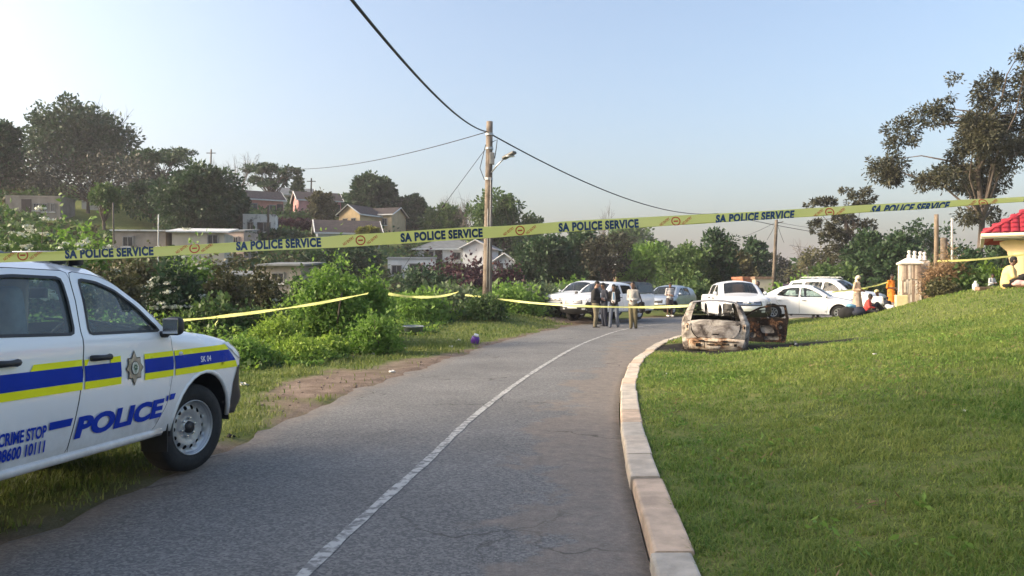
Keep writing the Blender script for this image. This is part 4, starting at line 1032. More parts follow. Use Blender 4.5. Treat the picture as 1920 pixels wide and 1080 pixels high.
HILUX = [(.70, .42, .12, .10, 'bumper'), (.80, .50, .2, .12, 'bumper'), (.85, .62, .30, .13, 'bumper'), (.855, .74, .32, .13, 'grille'), (.84, .86, .32, .12, 'grille'), (.80, .98, .28, .10, 'grille'), (.72, 1.065, .20, .07, 'bonnet'),
         (.5, 1.125, .13, .04, 'bonnet'), (.2, 1.17, .12, .03, 'bonnet'), (-.1, 1.205, .12, .03, 'bonnet'), (-.44, 1.24, .1, .06, 'windscreen'), (-.80, 1.49, .07, .10, 'windscreen'), (-1.06, 1.64, .07, .09, 'roof'), (-1.2, 1.685, .08, .085, 'roof'), (-1.5, 1.705, .09, .085, 'roof'),
         (-2.1, 1.70, .09, .085, 'roof'), (-2.45, 1.675, .09, .08, 'roof'), (-2.62, 1.62, .08, .06, 'rear_window'), (-2.78, 1.25, .05, .05, 'bed')]
HILUX_BASE = [(.3, .84), (.42, .865), (.5, .885), (.62, .9), (.8, .912), (.95, .915), (1.05, .905), (1.16, .9), (1.2, .89), (1.24, .872), (1.45, .81), (1.72, .70)]
def pickup(root, paint=MW, step=.09, canopy=None, glass=MGLASS, style='steel', steer=0, cap=MBLK, bull=False, chromegrille=False, handle_m=MBLK):
    sil = HILUX + [(-2.84, 1.22, .05, 0, 'bed'), (-4.30, 1.2, .05, 0, 'tailgate'), (-4.36, 1.15, .06, .02, 'tailgate'), (-4.38, .65, .06, .02, 'rear_bumper'), (-4.40, .5, .06, .02, 'rear_bumper'), (-4.3, .44, .05, 0, None)]
    c = Car(root, sil, HILUX_BASE, .43, (0, -3.085), .378, .475, paint, step)
    d1 = round_poly([(-.74, .455), (-.565, .66), (-.50, .98), (-.535, 1.215), (-.80, 1.425), (-1.06, 1.585), (-1.2, 1.632), (-1.50, 1.655), (-1.545, 1.3), (-1.575, 1.0), (-1.63, .7), (-1.69, .455)], .05, 3)
    d2 = round_poly([(-1.70, .455), (-1.64, .7), (-1.585, 1.0), (-1.555, 1.3), (-1.51, 1.655), (-2.05, 1.65), (-2.42, 1.62), (-2.56, 1.25), (-2.56, .98), (-2.52, .84), (-2.38, .62), (-2.34, .455)], .05, 3)
    w1 = round_poly([(-.66, 1.235), (-.86, 1.395), (-1.08, 1.53), (-1.25, 1.583), (-1.425, 1.60), (-1.475, 1.235)], .03, 3)
    w2 = round_poly([(-1.625, 1.238), (-1.60, 1.602), (-2.02, 1.60), (-2.36, 1.57), (-2.46, 1.25)], .04, 3)
    doors = c.body([d1, d2], [(w1, 0), (w2, 1)], glass=glass)
    names = dict(bumper='bumper', grille='grille', bonnet='bonnet', windscreen='windscreen', roof='roof', rear_window='rear_window', bed='bed_cover', tailgate='tailgate', rear_bumper='rear_bumper')
    c.strip(dict(bumper=MBLK, grille=paint, bonnet=paint, windscreen=(paint, glass), roof=paint, rear_window=(paint, glass), bed=MBLK, tailgate=paint, rear_bumper=MBLK), names)
    c.wells(.4); c.lips(MBLK if bull else paint, .022)
    c.wheels(style, .245, steer, rimr=.232)
    c.mirror(-.655, 1.205, cap, .025, (.10, .15, .145))
    c.handle(doors[0], -1.413, 1.068, handle_m); c.handle(doors[1], -2.26, 1.085, handle_m)
    # headlights wrap round the front corner
    hl = [(.34, 1.095), (.52, 1.095), (.76, 1.045), (.80, .93), (.70, .91), (.56, .955)]
    c.side('headlight', round_poly(hl, .03, 3), [], MLAMP, .006, step=.05)
    c.face('headlight', round_poly([(.50, .93), (.50, 1.02), (.66, 1.05), (.66, .95)], .02, 3), MLAMP, .008, mirror=True)
    # black lower bumper corner as seen from the side
    c.side('bumper_corner', [(.482, .43), (.70, .42), (.80, .50), (.85, .62), (.855, .74), (.845, .86), (.70, .905), (.57, .86), (.50, .72), (.484, .56)], [], MBLK, .005, step=.06)
    g = c.face('grille', round_poly([(-.50, .80), (-.46, 1.0), (.46, 1.0), (.50, .80)], .03, 3), MBLK, .008)[0]
    for z in (.85, .9, .95): c.face('grille_bar', [(-.44, z - .008), (-.44, z + .008), (.44, z + .008), (.44, z - .008)], MCHROME if chromegrille else MSTEEL, .018, parent=g)
    MB().lathe([(.001, .02), (.055, .018), (.065, 0)], 18, 'Y', c=(0, float(c.front_a(np.array([0.]), np.array([.905]))[0]) + .016, .905)).build('grille_emblem', MCHROME, g, True)
    c.face('bumper_panel', round_poly([(-.62, .66), (-.60, .775), (.60, .775), (.62, .66)], .02, 3), paint, .008)
    c.face('fog_lamp', round_poly([(.46, .54), (.46, .62), (.6, .63), (.6, .55)], .02, 3), MLAMP, .01, mirror=True)
    c.face('number_plate', [(-.26, .60), (-.26, .70), (.26, .70), (.26, .60)], MPLATE, .022)
    # cabin
    MB().rbox((0, -.62, 1.0), (1.5, .5, .36), .08, 3).build('dashboard', MDARK, root, True)
    c.face('tail_light', [(.56, .8), (.56, 1.1), (.68, 1.1), (.68, .8)], MRED, .01, 'rear', True)
    if canopy:
        cs = [(-2.86, 1.225), (-2.80, 1.70), (-2.95, 1.76), (-4.1, 1.74), (-4.28, 1.66), (-4.36, 1.225)]
        for k in (1, -1):
            v, f = panel2d(cs, [], .12); y = .865 - (v[:, 1] - 1.22) * .22
            obj('canopy_side', np.column_stack([k * y, v]), np.ascontiguousarray(f[:, ::-1] if k > 0 else f), canopy, root, True)
            v, f = panel2d(round_poly([(-2.98, 1.30), (-2.96, 1.62), (-4.08, 1.60), (-4.18, 1.30)], .05, 3), [], .2); y = .868 - (v[:, 1] - 1.22) * .22
            obj('canopy_window', np.column_stack([k * (y + .004), v]), np.ascontiguousarray(f[:, ::-1] if k > 0 else f), MGLASSD, root, True)
        mb = MB(); V = []
        for (a, z) in cs:
            y = .865 - (z - 1.22) * .22; V += [(-y, a, z), (-y * .5, a, z + .03), (y * .5, a, z + .03), (y, a, z)]
        mb.add(V, [(i * 4 + j, i * 4 + j + 1, i * 4 + j + 5, i * 4 + j + 4) for i in range(len(cs) - 1) for j in range(3)]); mb.build('canopy', canopy, root)
    return c, doors
# ------------------------------------------------------------------ flat lettering helper
def text_mesh(body, size=1.0, shear=0.0, bold=0.0, sx=1.0, spacing=1.0):
    """outlines of a word as flat triangles (x to the right, y up, origin at its lower left corner)"""
    cu = bpy.data.curves.new('t', 'FONT'); cu.body = body; cu.size = size; cu.shear = shear; cu.offset = bold; cu.space_character = spacing; cu.resolution_u = 4
    o = bpy.data.objects.new('t', cu); COL.objects.link(o); dg = bpy.context.evaluated_depsgraph_get(); dg.update()
    me = bpy.data.meshes.new_from_object(o.evaluated_get(dg)); bpy.data.objects.remove(o); bpy.data.curves.remove(cu)
    bm = bmesh.new(); bm.from_mesh(me); bpy.data.meshes.remove(me); bmesh.ops.triangulate(bm, faces=bm.faces)
    bmesh.ops.subdivide_edges(bm, edges=[e for e in bm.edges if e.calc_length() > size * .3], cuts=2)
    bmesh.ops.triangulate(bm, faces=bm.faces); bm.verts.index_update()
    v = np.array([tuple(q.co)[:2] for q in bm.verts]); f = np.array([[q.index for q in t.verts] for t in bm.faces]); bm.free()
    mn = v.min(0); v = v - mn; v[:, 0] *= sx
    # all triangles anticlockwise
    a = v[f[:, 0]]; b = v[f[:, 1]]; c = v[f[:, 2]]; cr = (b[:, 0] - a[:, 0]) * (c[:, 1] - a[:, 1]) - (b[:, 1] - a[:, 1]) * (c[:, 0] - a[:, 0]); f[cr < 0] = f[cr < 0][:, ::-1]
    return v, f

# ------------------------------------------------------------------ the police truck
MBLUE = mat('police_blue', (.003, .035, .36), .55, .05, 4, spec=.15)
MYEL = mat('police_yellow', (.90, .87, .015), .5, .04, 4, spec=.2)
MPW = mat('police_white_paint', (.88, .885, .89), .25, .02, 1.5, coat=1.0, bump=.02, bscale=2)
MBEIGE = mat('beige_seat_cover', (.42, .31, .22), .8, .15, 6)
MSEAT = mat('grey_seat_cloth', (.19, .20, .205), .9, .2, 9)
def dusty(m):
    # road dust and mud spray low on the body
    nt = m.node_tree; b = nt.nodes['Principled BSDF']; src = b.inputs['Base Color'].links[0].from_socket
    tc = nt.nodes.new('ShaderNodeTexCoord'); sp = nt.nodes.new('ShaderNodeSeparateXYZ'); nt.links.new(tc.outputs['Object'], sp.inputs[0])
    mr = nt.nodes.new('ShaderNodeMapRange'); mr.inputs[1].default_value = .85; mr.inputs[2].default_value = .42; nt.links.new(sp.outputs[2], mr.inputs[0])
    nz = nt.nodes.new('ShaderNodeTexNoise'); nz.inputs['Scale'].default_value = 5; nz.inputs['Detail'].default_value = 8; nz.inputs['Roughness'].default_value = .7; nt.links.new(tc.outputs['Object'], nz.inputs['Vector'])
    mu = nt.nodes.new('ShaderNodeMath'); mu.operation = 'MULTIPLY'; nt.links.new(mr.outputs[0], mu.inputs[0]); nt.links.new(nz.outputs['Fac'], mu.inputs[1])
    mx = nt.nodes.new('ShaderNodeMix'); mx.data_type = 'RGBA'; mx.inputs[7].default_value = (.30, .25, .20, 1); nt.links.new(mu.outputs[0], mx.inputs[0]); nt.links.new(src, mx.inputs[6]); nt.links.new(mx.outputs[2], b.inputs['Base Color'])
dusty(MPW)
def police():
    TH = -7.0
    root = thing('police_pickup', 'white police pickup with blue and yellow stripes parked at the left edge', 'police truck', (-3.557, 6.78, .02), (0, 0, 0))
    root.rotation_euler = (Matrix.Rotation(R(TH), 3, 'Z') @ Matrix.Rotation(R(-1.5), 3, 'X')).to_euler()
    c, doors = pickup(root, MPW, .06, steer=-13, glass=glassmat('police_glass', (.66, .80, .80), 1.0, .10))
    fd, rd = doors[0][0], doors[1][0]
    def strip_(name, poly, m, off, par): c.side(name, poly, [], m, off, par, (1,), step=.05)
    # stripes: yellow, blue, yellow on each panel of the right-hand side
    def band(a0, a1, par, yel0=None, slant=0):
        ya = a0 if yel0 is None else yel0
        strip_('stripe', [(ya, 1.022), (ya + slant, 1.062), (a1, 1.066), (a1, 1.024)], MYEL, .007, par)
        strip_('stripe', [(a0, .917), (a0, 1.021), (a1, 1.023), (a1, .917)], MBLUE, .007, par)
        strip_('stripe', [(a0, .866), (a0, .916), (a1, .916), (a1, .866)], MYEL, .007, par)
    band(-2.54, -1.596, rd, -2.06, .03); band(-1.572, -1.185, fd, -1.30); strip_('stripe', [(-1.572, 1.022), (-1.568, 1.062), (-1.52, 1.062), (-1.55, 1.022)], MYEL, .007, fd)
    band(-.90, -.516, fd)
    body = [o for o in root.children if o.name.startswith('body_panel')][0]
    strip_('stripe', [(-.492, 1.024), (-.495, 1.066), (.36, 1.078), (.40, 1.03)], MYEL, .007, body)
    strip_('stripe', [(-.488, .917), (-.492, 1.023), (.40, 1.028), (.52, .925)], MBLUE, .007, body)
    strip_('stripe', [(-.486, .866), (-.488, .916), (.52, .923), (.56, .862)], MYEL, .007, body)
    def words(body_, a0, z0, hgt, par, m, shear=0, bold=0, width=None, slope=0, off=.008):
        v, f = text_mesh(body_, 1.0, shear, bold); k = hgt / v[:, 1].max(); sx = k if width is None else width / v[:, 0].max()
        a = a0 + v[:, 0] * sx; z = z0 + v[:, 1] * k + v[:, 0] * sx * slope
        V = np.column_stack([c.Y(a, z) + off, a, z]); return tag(obj('lettering', V, np.ascontiguousarray(f), m, par), kind='stuff')
    words('POLICE', -1.645, .545, .145, fd, MBLUE, .14, .05, 1.02, .012)
    strip_('stripe', [(-.60, .672), (-.595, .715), (-.572, .716), (-.578, .672)], MBLUE, .008, fd)
    strip_('stripe', [(-.555, .676), (-.545, .722), (-.47, .724), (-.49, .678)], MBLUE, .008, body)
    strip_('stripe', [(-1.885, .643), (-1.885, .692), (-1.672, .692), (-1.69, .643)], MBLUE, .008, rd)
    words('CRIME STOP', -2.29, .605, .078, rd, MBLUE, 0, .035, .383)
    words('08600 10111', -2.29, .512, .078, rd, MBLUE, 0, .035, .383)
    words('SK 04', -.10, .945, .05, body, mat('decal_white', (.75, .75, .75), .4), 0, .012, .17)
    # eight-pointed star badge: silver plate with a dark rim and a wreathed centre
    def star(r0, r1, n=8, sx=1.0, tall=0):
        out = []
        for i in range(2 * n):
            t = math.pi * i / n + math.pi / 2; r = (r0 if i % 2 == 0 else r1); 
            if i % 2 == 0 and tall and i in (0, n): r *= 1.22
            out.append((-1.03 + r * math.cos(t) * sx, .967 + r * math.sin(t)))
        return out
    strip_('badge', star(.108, .082, tall=1), mat('badge_rim', (.06, .055, .05), .4), .008, fd)
    strip_('badge', star(.098, .074, tall=1), mat('badge_silver', (.36, .33, .29), .35, .25, 30, metal=.4), .010, fd)
    ring = lambda r: [(-1.03 + r * math.cos(t), .967 + r * 1.1 * math.sin(t)) for t in np.linspace(0, 2 * math.pi, 21)[:-1]]
    strip_('badge', ring(.048), mat('badge_rim', (0, 0, 0)), .012, fd); strip_('badge', ring(.042), mat('badge_cream', (.55, .55, .47), .5, .2, 60), .014, fd)
    gl = mat('badge_green', (.05, .13, .06), .5)
    for t in np.linspace(0, 2 * math.pi, 8)[:-1]:
        ca, cz = -1.03 + .016 * math.cos(t + .3), .972 + .016 * math.sin(t + .3); strip_('badge', [(ca + .008 * math.cos(q), cz + .008 * math.sin(q)) for q in np.linspace(0, 2 * math.pi, 7)[:-1]], gl, .016, fd)
    strip_('badge', [(-1.034, .935), (-1.034, .97), (-1.026, .97), (-1.026, .935)], gl, .016, fd)
    # sill step, scuff, indicator, light bar and aerial
    a = np.linspace(-2.42, -.62, 12); y = c.Y(a, np.full(12, .47))
    for k in (1, -1): MB().tube([(k * (yy - .012), q, .437) for yy, q in zip(y, a)], .034, 8).build('sill', MPW, root, True)
    rust = MB().ell((c.Y(np.array([-.98]), np.array([.45]))[0] + .012, -.98, .44), (.012, .035, .02)); rust.build('sill_dent', mat('rusty_scuff', (.12, .08, .06), .9, .4, 20), root, True)
    MB().ell((float(c.Y(np.array([-.40]), np.array([1.035]))[0]), -.40, 1.035), (.016, .04, .02)).build('indicator', MLAMP, body, True)
    for q in (-1.38, -1.2):
        for k in (1, -1): MB().rbox((k * .56, q, 1.745), (.10, .05, .07), .015, 2).build('light_bar_bracket', MBLK, root)
    lb = MB().rbox((0, -1.32, 1.778), (1.22, .22, .036), .025, 2).build('light_bar', MBLK, root, True)
    MB().rbox((.4, -1.32, 1.786), (.36, .18, .03), .03, 2).build('light_bar_lens', glassmat('blue_lens', (.1, .2, .6)), lb, True)
    # wide mudflap and inner arch
    MB().box((.77, -.52, .43), (.22, .012, .34)).build('mudflap', MBLK, root)
    # cabin fittings seen through the glass
    for k in (1, -1): seat(root, k * .38, -1.45, .93, MSEAT)
    seat(root, .36, -2.3, .95, MBEIGE, .6, 1.3 * .5); seat(root, -.36, -2.3, .95, MBEIGE, .6, .65)
    MB().rbox((.38, -1.70, 1.38), (.44, .03, .5), .012, 1).build('seat_cover', MBEIGE, root, True)
    sw = []; Mx = Matrix.Translation((.38, -1.0, 1.14)) @ Matrix.Rotation(R(65), 4, 'X')
    ringp = [Mx @ Vector((.19 * math.cos(t), .19 * math.sin(t), 0)) for t in np.linspace(0, 2 * math.pi, 25)]
    w_ = MB().tube(ringp, .016, 8); 
    for t in (0.2, 2.94, -1.57): w_.tube([Mx @ Vector((0, 0, 0)), Mx @ Vector((.19 * math.cos(t), .19 * math.sin(t), 0))], .014, 6)
    w_.ell(Mx @ Vector((0, 0, 0)), (.06, .06, .05)); w_.build('steering_wheel', MBLK, root, True)
    MB().rbox((0, -.92, 1.52), (.25, .03, .08), .012, 2).build('rear_view_mirror', MBLK, root, True)
    MB().tube([(.55, -.52, 1.245), (.25, -.58, 1.30), (-.1, -.66, 1.32)], .012, 5).build('wiper', MBLK, root)
    MB().box((0, -1.6, .72), (1.5, 1.9, .3)).build('cabin_floor', MDARK, root)
    return root
police()
# ------------------------------------------------------------------ the other vehicles
def place(name, label, cat, X, Y, az, group=None, z=None, pitch=0, roll=0):
    """az: compass of the nose, 0 = straight away from the camera, clockwise; (X, Y) = middle of the front axle"""
    zz = H(X, Y) if z is None else z
    r = thing(name, label, cat, (X, Y, zz), (0, 0, 0), group); r.rotation_euler = (Matrix.Rotation(R(-az), 3, 'Z') @ Matrix.Rotation(R(pitch), 3, 'X') @ Matrix.Rotation(R(roll), 3, 'Y')).to_euler(); return r
MGC = glassmat('far_car_glass', (.22, .27, .29))
MCANOPY = mat('black_canopy', (.02, .021, .023), .35, .1, 5, coat=.3)
r_ = place('pickup_truck', 'white double-cab pickup with black canopy behind the standing men', 'pickup truck', 3.27, 34.4, 222, z=.11); pickup(r_, MW, .12, MCANOPY, MGC, bull=False)
r_ = place('pickup_truck', 'white pickup half hidden behind the black-canopied pickup', 'pickup truck', 2.68, 37.1, 222, z=.18); pickup(r_, MW, .14, None, MGC, cap=MW)
r_ = place('pickup_truck', 'white pickup facing the camera behind the burnt-out car', 'pickup truck', 9.05, 30.2, 184, z=.12); pickup(r_, MW, .11, None, MGC, style='alloy', cap=MW, chromegrille=True)

def carlike(root, sil, base, sill, hubs, wr, arch, doors, wins, paint, glass=MGC, step=.12, style='alloy', hl=None, tl=None, grille=None, plate=True, mirror=(-.5, .95), cladding=None, rails=None, hz=.9):
    c = Car(root, sil, base, sill, hubs, wr, arch, paint, step)
    dd = c.body(doors, wins, glass=glass)
    nm = dict(bumper='bumper', grille='front_panel', bonnet='bonnet', windscreen='windscreen', roof='roof', rear_window='rear_window', boot='boot_lid', tailgate='tailgate', rear_bumper='rear_bumper')
    c.strip(dict(bumper=cladding or paint, grille=paint, bonnet=paint, windscreen=(paint, glass), roof=paint, rear_window=(paint, glass), boot=paint, tailgate=paint, rear_bumper=cladding or paint), nm)
    c.wells(.32); c.wheels(style, .2); c.mirror(mirror[0], mirror[1], paint, .04, (.09, .15, .12))
    if cladding: c.lips(cladding, .04)
    for i, d in enumerate(dd):
        o = np.array(doors[i]); c.handle(d, o[:, 0].min() + .16, hz, paint, .17)
    if hl: c.side('headlight', round_poly(hl, .02, 3), [], MLAMP, .006, step=.06)
    if tl: c.side('tail_light', round_poly(tl, .02, 3), [], MRED, .006, step=.06)
    if grille:
        c.face('grille', round_poly(grille, .02, 3), MBLK, .008)
    if plate: z = sill + .2; c.face('number_plate', [(-.25, z), (-.25, z + .11), (.25, z + .11), (.25, z)], MPLATE, .02)
    if rails:
        for k in (1, -1): MB().tube([(k * rails[0], a, z) for a, z in rails[1]], .02, 6).build('roof_rail', MSTEEL, root, True)
    MB().rbox((0, hubs[0] - .55, sill + .45), (1.3, .4, .25), .06, 2).build('dashboard', MDARK, root, True)
    for k in (1, -1):
        seat(root, k * .35, (hubs[0] + hubs[1]) / 2 - .05, sill + .25, MSEAT, .55, .46); seat(root, k * .35, (hubs[0] + hubs[1]) / 2 - .9, sill + .27, MSEAT, .5, .5)
    return c

SEDAN = [(.66, .20, .08, .05, 'bumper'), (.76, .30, .16, .07, 'bumper'), (.80, .44, .22, .08, 'grille'), (.77, .58, .22, .07, 'grille'), (.70, .68, .16, .05, 'bonnet'), (.45, .79, .12, .04, 'bonnet'), (.05, .88, .12, .04, 'bonnet'), (-.36, .955, .08, .05, 'windscreen'),
         (-.72, 1.20, .06, .06, 'windscreen'), (-1.05, 1.365, .06, .06, 'roof'), (-1.3, 1.42, .07, .05, 'roof'), (-1.7, 1.435, .07, .05, 'roof'), (-2.1, 1.40, .07, .05, 'roof'), (-2.4, 1.325, .06, .06, 'rear_window'), (-2.72, 1.17, .06, .06, 'rear_window'), (-2.98, 1.045, .06, .04, 'boot'),
         (-3.25, 1.015, .1, .03, 'boot'), (-3.46, .985, .14, .05, 'tailgate'), (-3.50, .8, .18, .06, 'tailgate'), (-3.52, .55, .18, .06, 'rear_bumper'), (-3.5, .34, .14, .05, 'rear_bumper'), (-3.36, .22, .08, 0, None)]
SBASE = [(.1, .78), (.25, .82), (.5, .845), (.75, .85), (.92, .835), (1.0, .80), (1.2, .70), (1.45, .58)]
sd1 = round_poly([(-.47, .25), (-.43, .55), (-.44, .93), (-.72, 1.13), (-1.02, 1.295), (-1.28, 1.362), (-1.50, 1.375), (-1.53, .95), (-1.53, .25)], .04, 3)
sd2 = round_poly([(-1.545, .25), (-1.545, .95), (-1.515, 1.375), (-1.9, 1.365), (-2.25, 1.30), (-2.52, 1.02), (-2.42, .72), (-2.2, .52), (-2.13, .25)], .04, 3)
sw1 = round_poly([(-.62, .955), (-.78, 1.09), (-1.06, 1.24), (-1.3, 1.315), (-1.47, 1.33), (-1.49, .96)], .03, 3)
sw2 = round_poly([(-1.58, .96), (-1.56, 1.33), (-1.9, 1.32), (-2.2, 1.26), (-2.44, 1.03)], .03, 3)
r_ = place('sedan', 'white sedan seen side-on, parked on the grass behind the burnt car', 'car', 13.75, 32.3, 119, z=.27)
carlike(r_, SEDAN, SBASE, .24, (0, -2.6), .31, .365, [sd1, sd2], [(sw1, 0), (sw2, 1)], MW, glassmat('sedan_glass', (.38, .46, .46)), .10, hl=[(.3, .69), (.5, .73), (.72, .62), (.74, .56), (.55, .56)], tl=[(-3.12, .93), (-3.40, .93), (-3.46, .78), (-3.2, .8)], grille=[(-.5, .50), (-.5, .60), (.5, .60), (.5, .50)], hz=.83)

SUV = [(.68, .30, .1, .06, 'bumper'), (.80, .42, .18, .08, 'bumper'), (.84, .6, .24, .09, 'grille'), (.82, .82, .24, .08, 'grille'), (.74, .95, .18, .05, 'bonnet'), (.45, 1.05, .12, .04, 'bonnet'), (.05, 1.10, .12, .04, 'bonnet'), (-.36, 1.15, .08, .05, 'windscreen'), (-.75, 1.45, .06, .07, 'windscreen'), (-1.0, 1.60, .06, .06, 'roof'),
       (-1.3, 1.67, .08, .06, 'roof'), (-2.0, 1.70, .08, .06, 'roof'), (-2.8, 1.67, .08, .06, 'roof'), (-3.25, 1.60, .08, .06, 'rear_window'), (-3.5, 1.15, .08, .06, 'tailgate'), (-3.6, .8, .14, .05, 'tailgate'), (-3.62, .55, .14, .05, 'rear_bumper'), (-3.5, .32, .1, 0, None)]
UBASE = [(.2, .84), (.45, .9), (.8, .92), (1.08, .905), (1.18, .87), (1.45, .77), (1.72, .64)]
ud1 = round_poly([(-.55, .38), (-.46, .7), (-.47, 1.12), (-.78, 1.38), (-1.0, 1.52), (-1.3, 1.60), (-1.52, 1.61), (-1.56, 1.1), (-1.56, .38)], .04, 3)
ud2 = round_poly([(-1.575, .38), (-1.575, 1.1), (-1.535, 1.61), (-2.0, 1.62), (-2.5, 1.60), (-2.55, 1.12), (-2.48, .9), (-2.28, .65), (-2.2, .38)], .04, 3)
uw1 = round_poly([(-.66, 1.14), (-.86, 1.33), (-1.06, 1.46), (-1.3, 1.535), (-1.48, 1.545), (-1.52, 1.14)], .03, 3)
uw2 = round_poly([(-1.62, 1.14), (-1.59, 1.545), (-2.0, 1.56), (-2.44, 1.54), (-2.48, 1.15)], .03, 3)
uw3 = round_poly([(-2.62, 1.15), (-2.6, 1.53), (-3.1, 1.5), (-3.25, 1.18)], .03, 3)
r_ = place('suv', 'white roof-railed sport utility vehicle behind the white sedan', 'car', 16.5, 36.4, 138, z=.33)
carlike(r_, SUV, UBASE, .36, (0, -2.75), .36, .42, [ud1, ud2], [(uw1, 0), (uw2, 1), (uw3, None)], MW, glassmat('suv_glass', (.3, .42, .44)), .13, hl=[(.3, .93), (.55, .98), (.76, .9), (.8, .82), (.6, .82)], grille=[(-.5, .7), (-.52, .9), (.52, .9), (.5, .7)], cladding=None, rails=(.56, [(-1.2, 1.72), (-1.3, 1.80), (-2.7, 1.80), (-2.85, 1.72)]), mirror=(-.6, 1.15), hz=1.0)

CROSS = [(q[0] * .98, q[1] * .92, q[2], q[3], q[4]) for q in SUV]
CROSS = [(a if a > -2.7 else -2.7 + (a + 2.7) * .85, z - (.06 if a < -2.4 and z > 1.3 else 0), r, b, t) for a, z, r, b, t in CROSS]
f_ = lambda P_: [(a * .98, z * .92) for a, z in P_]
MSILVER = mat('silver_blue_paint', (.36, .41, .47), .28, .05, 2, coat=.7, metal=.5)
r_ = place('crossover_car', 'silver-blue crossover parked at the end of the row of trucks', 'car', 8.15, 42.6, 214, z=.16)
carlike(r_, CROSS, [(z * .92, y * .96) for z, y in UBASE], .33, (0, -2.55), .33, .39, [f_(ud1), round_poly([(-1.545, .35), (-1.545, 1.0), (-1.505, 1.48), (-2.0, 1.48), (-2.32, 1.45), (-2.42, 1.06), (-2.32, .84), (-2.16, .62), (-2.10, .35)], .04, 3)], [(f_(uw1), 0), (round_poly([(-1.59, 1.05), (-1.56, 1.42), (-1.95, 1.43), (-2.26, 1.40), (-2.36, 1.06)], .03, 3), 1)], MSILVER, MGC, .13, hl=[(.3, .86), (.55, .9), (.74, .84), (.78, .76), (.6, .76)], grille=[(-.5, .62), (-.52, .8), (.52, .8), (.5, .62)], cladding=MBLK, mirror=(-.58, 1.06), hz=.92)
# a small car far down by the houses
r_ = place('hatchback', 'small pale blue car parked by the far beige house', 'car', 11.4, 72, 188, z=H(11.4, 72) + .1)
carlike(r_, CROSS, [(z * .92, y * .93) for z, y in UBASE], .33, (0, -2.55), .33, .39, [], [(f_(uw1), None)], MSILVER, MGC, .2, hl=[(.3, .86), (.55, .9), (.74, .84), (.78, .76), (.6, .76)], mirror=(-.58, 1.06))

# ------------------------------------------------------------------ the burnt-out hatchback
def burnt_mat(name, stops, sc=3.0, seed=0.0, rough=.95):
    m = bpy.data.materials.new(name); m.use_nodes = True; nt = m.node_tree; b = nt.nodes['Principled BSDF']; b.inputs['Roughness'].default_value = rough; b.inputs['Specular IOR Level'].default_value = .1
    tc = nt.nodes.new('ShaderNodeTexCoord'); mp = nt.nodes.new('ShaderNodeMapping'); mp.inputs['Location'].default_value = (seed, seed * .7, seed * 1.3); nt.links.new(tc.outputs['Object'], mp.inputs[0])
    n = nt.nodes.new('ShaderNodeTexNoise'); n.inputs['Scale'].default_value = sc; n.inputs['Detail'].default_value = 9; n.inputs['Roughness'].default_value = .68; n.inputs['Distortion'].default_value = .6; nt.links.new(mp.outputs[0], n.inputs['Vector'])
    r = nt.nodes.new('ShaderNodeValToRGB'); e = r.color_ramp.elements; e[0].position, e[0].color = stops[0][0], (*stops[0][1], 1); e[1].position, e[1].color = stops[-1][0], (*stops[-1][1], 1)
    for p, c in stops[1:-1]: q = e.new(p); q.color = (*c, 1)
    nt.links.new(n.outputs['Fac'], r.inputs[0]); nt.links.new(r.outputs[0], b.inputs['Base Color'])
    n2 = nt.nodes.new('ShaderNodeTexNoise'); n2.inputs['Scale'].default_value = 26; n2.inputs['Detail'].default_value = 6; nt.links.new(tc.outputs['Object'], n2.inputs['Vector'])
    bp = nt.nodes.new('ShaderNodeBump'); bp.inputs['Strength'].default_value = .8; bp.inputs['Distance'].default_value = .02; nt.links.new(n2.outputs['Fac'], bp.inputs['Height']); nt.links.new(bp.outputs[0], b.inputs['Normal'])
    return m
MB1 = burnt_mat('burnt_shell_ash', [(.34, (.03, .026, .024)), (.45, (.15, .13, .115)), (.55, (.34, .31, .275)), (.67, (.54, .50, .44)), (.78, (.26, .19, .14))])
MB2 = burnt_mat('burnt_rear_cream', [(.34, (.035, .028, .025)), (.43, (.28, .16, .09)), (.51, (.54, .42, .31)), (.64, (.74, .66, .55)), (.76, (.36, .20, .11))], 4.2, 3.1)
MB3 = burnt_mat('burnt_rust', [(.32, (.012, .011, .011)), (.53, (.025, .02, .018)), (.60, (.12, .062, .035)), (.66, (.30, .18, .105)), (.73, (.05, .045, .04))], 5.0, 7.7)
MB4 = burnt_mat('soot', [(.3, (.008, .008, .008)), (.6, (.022, .02, .019)), (.8, (.06, .055, .05))], 6.0, 1.3)
MROOF = burnt_mat('burnt_roof_grey', [(.3, (.16, .16, .17)), (.5, (.25, .25, .26)), (.75, (.33, .32, .31))], 2.5, 5.0)
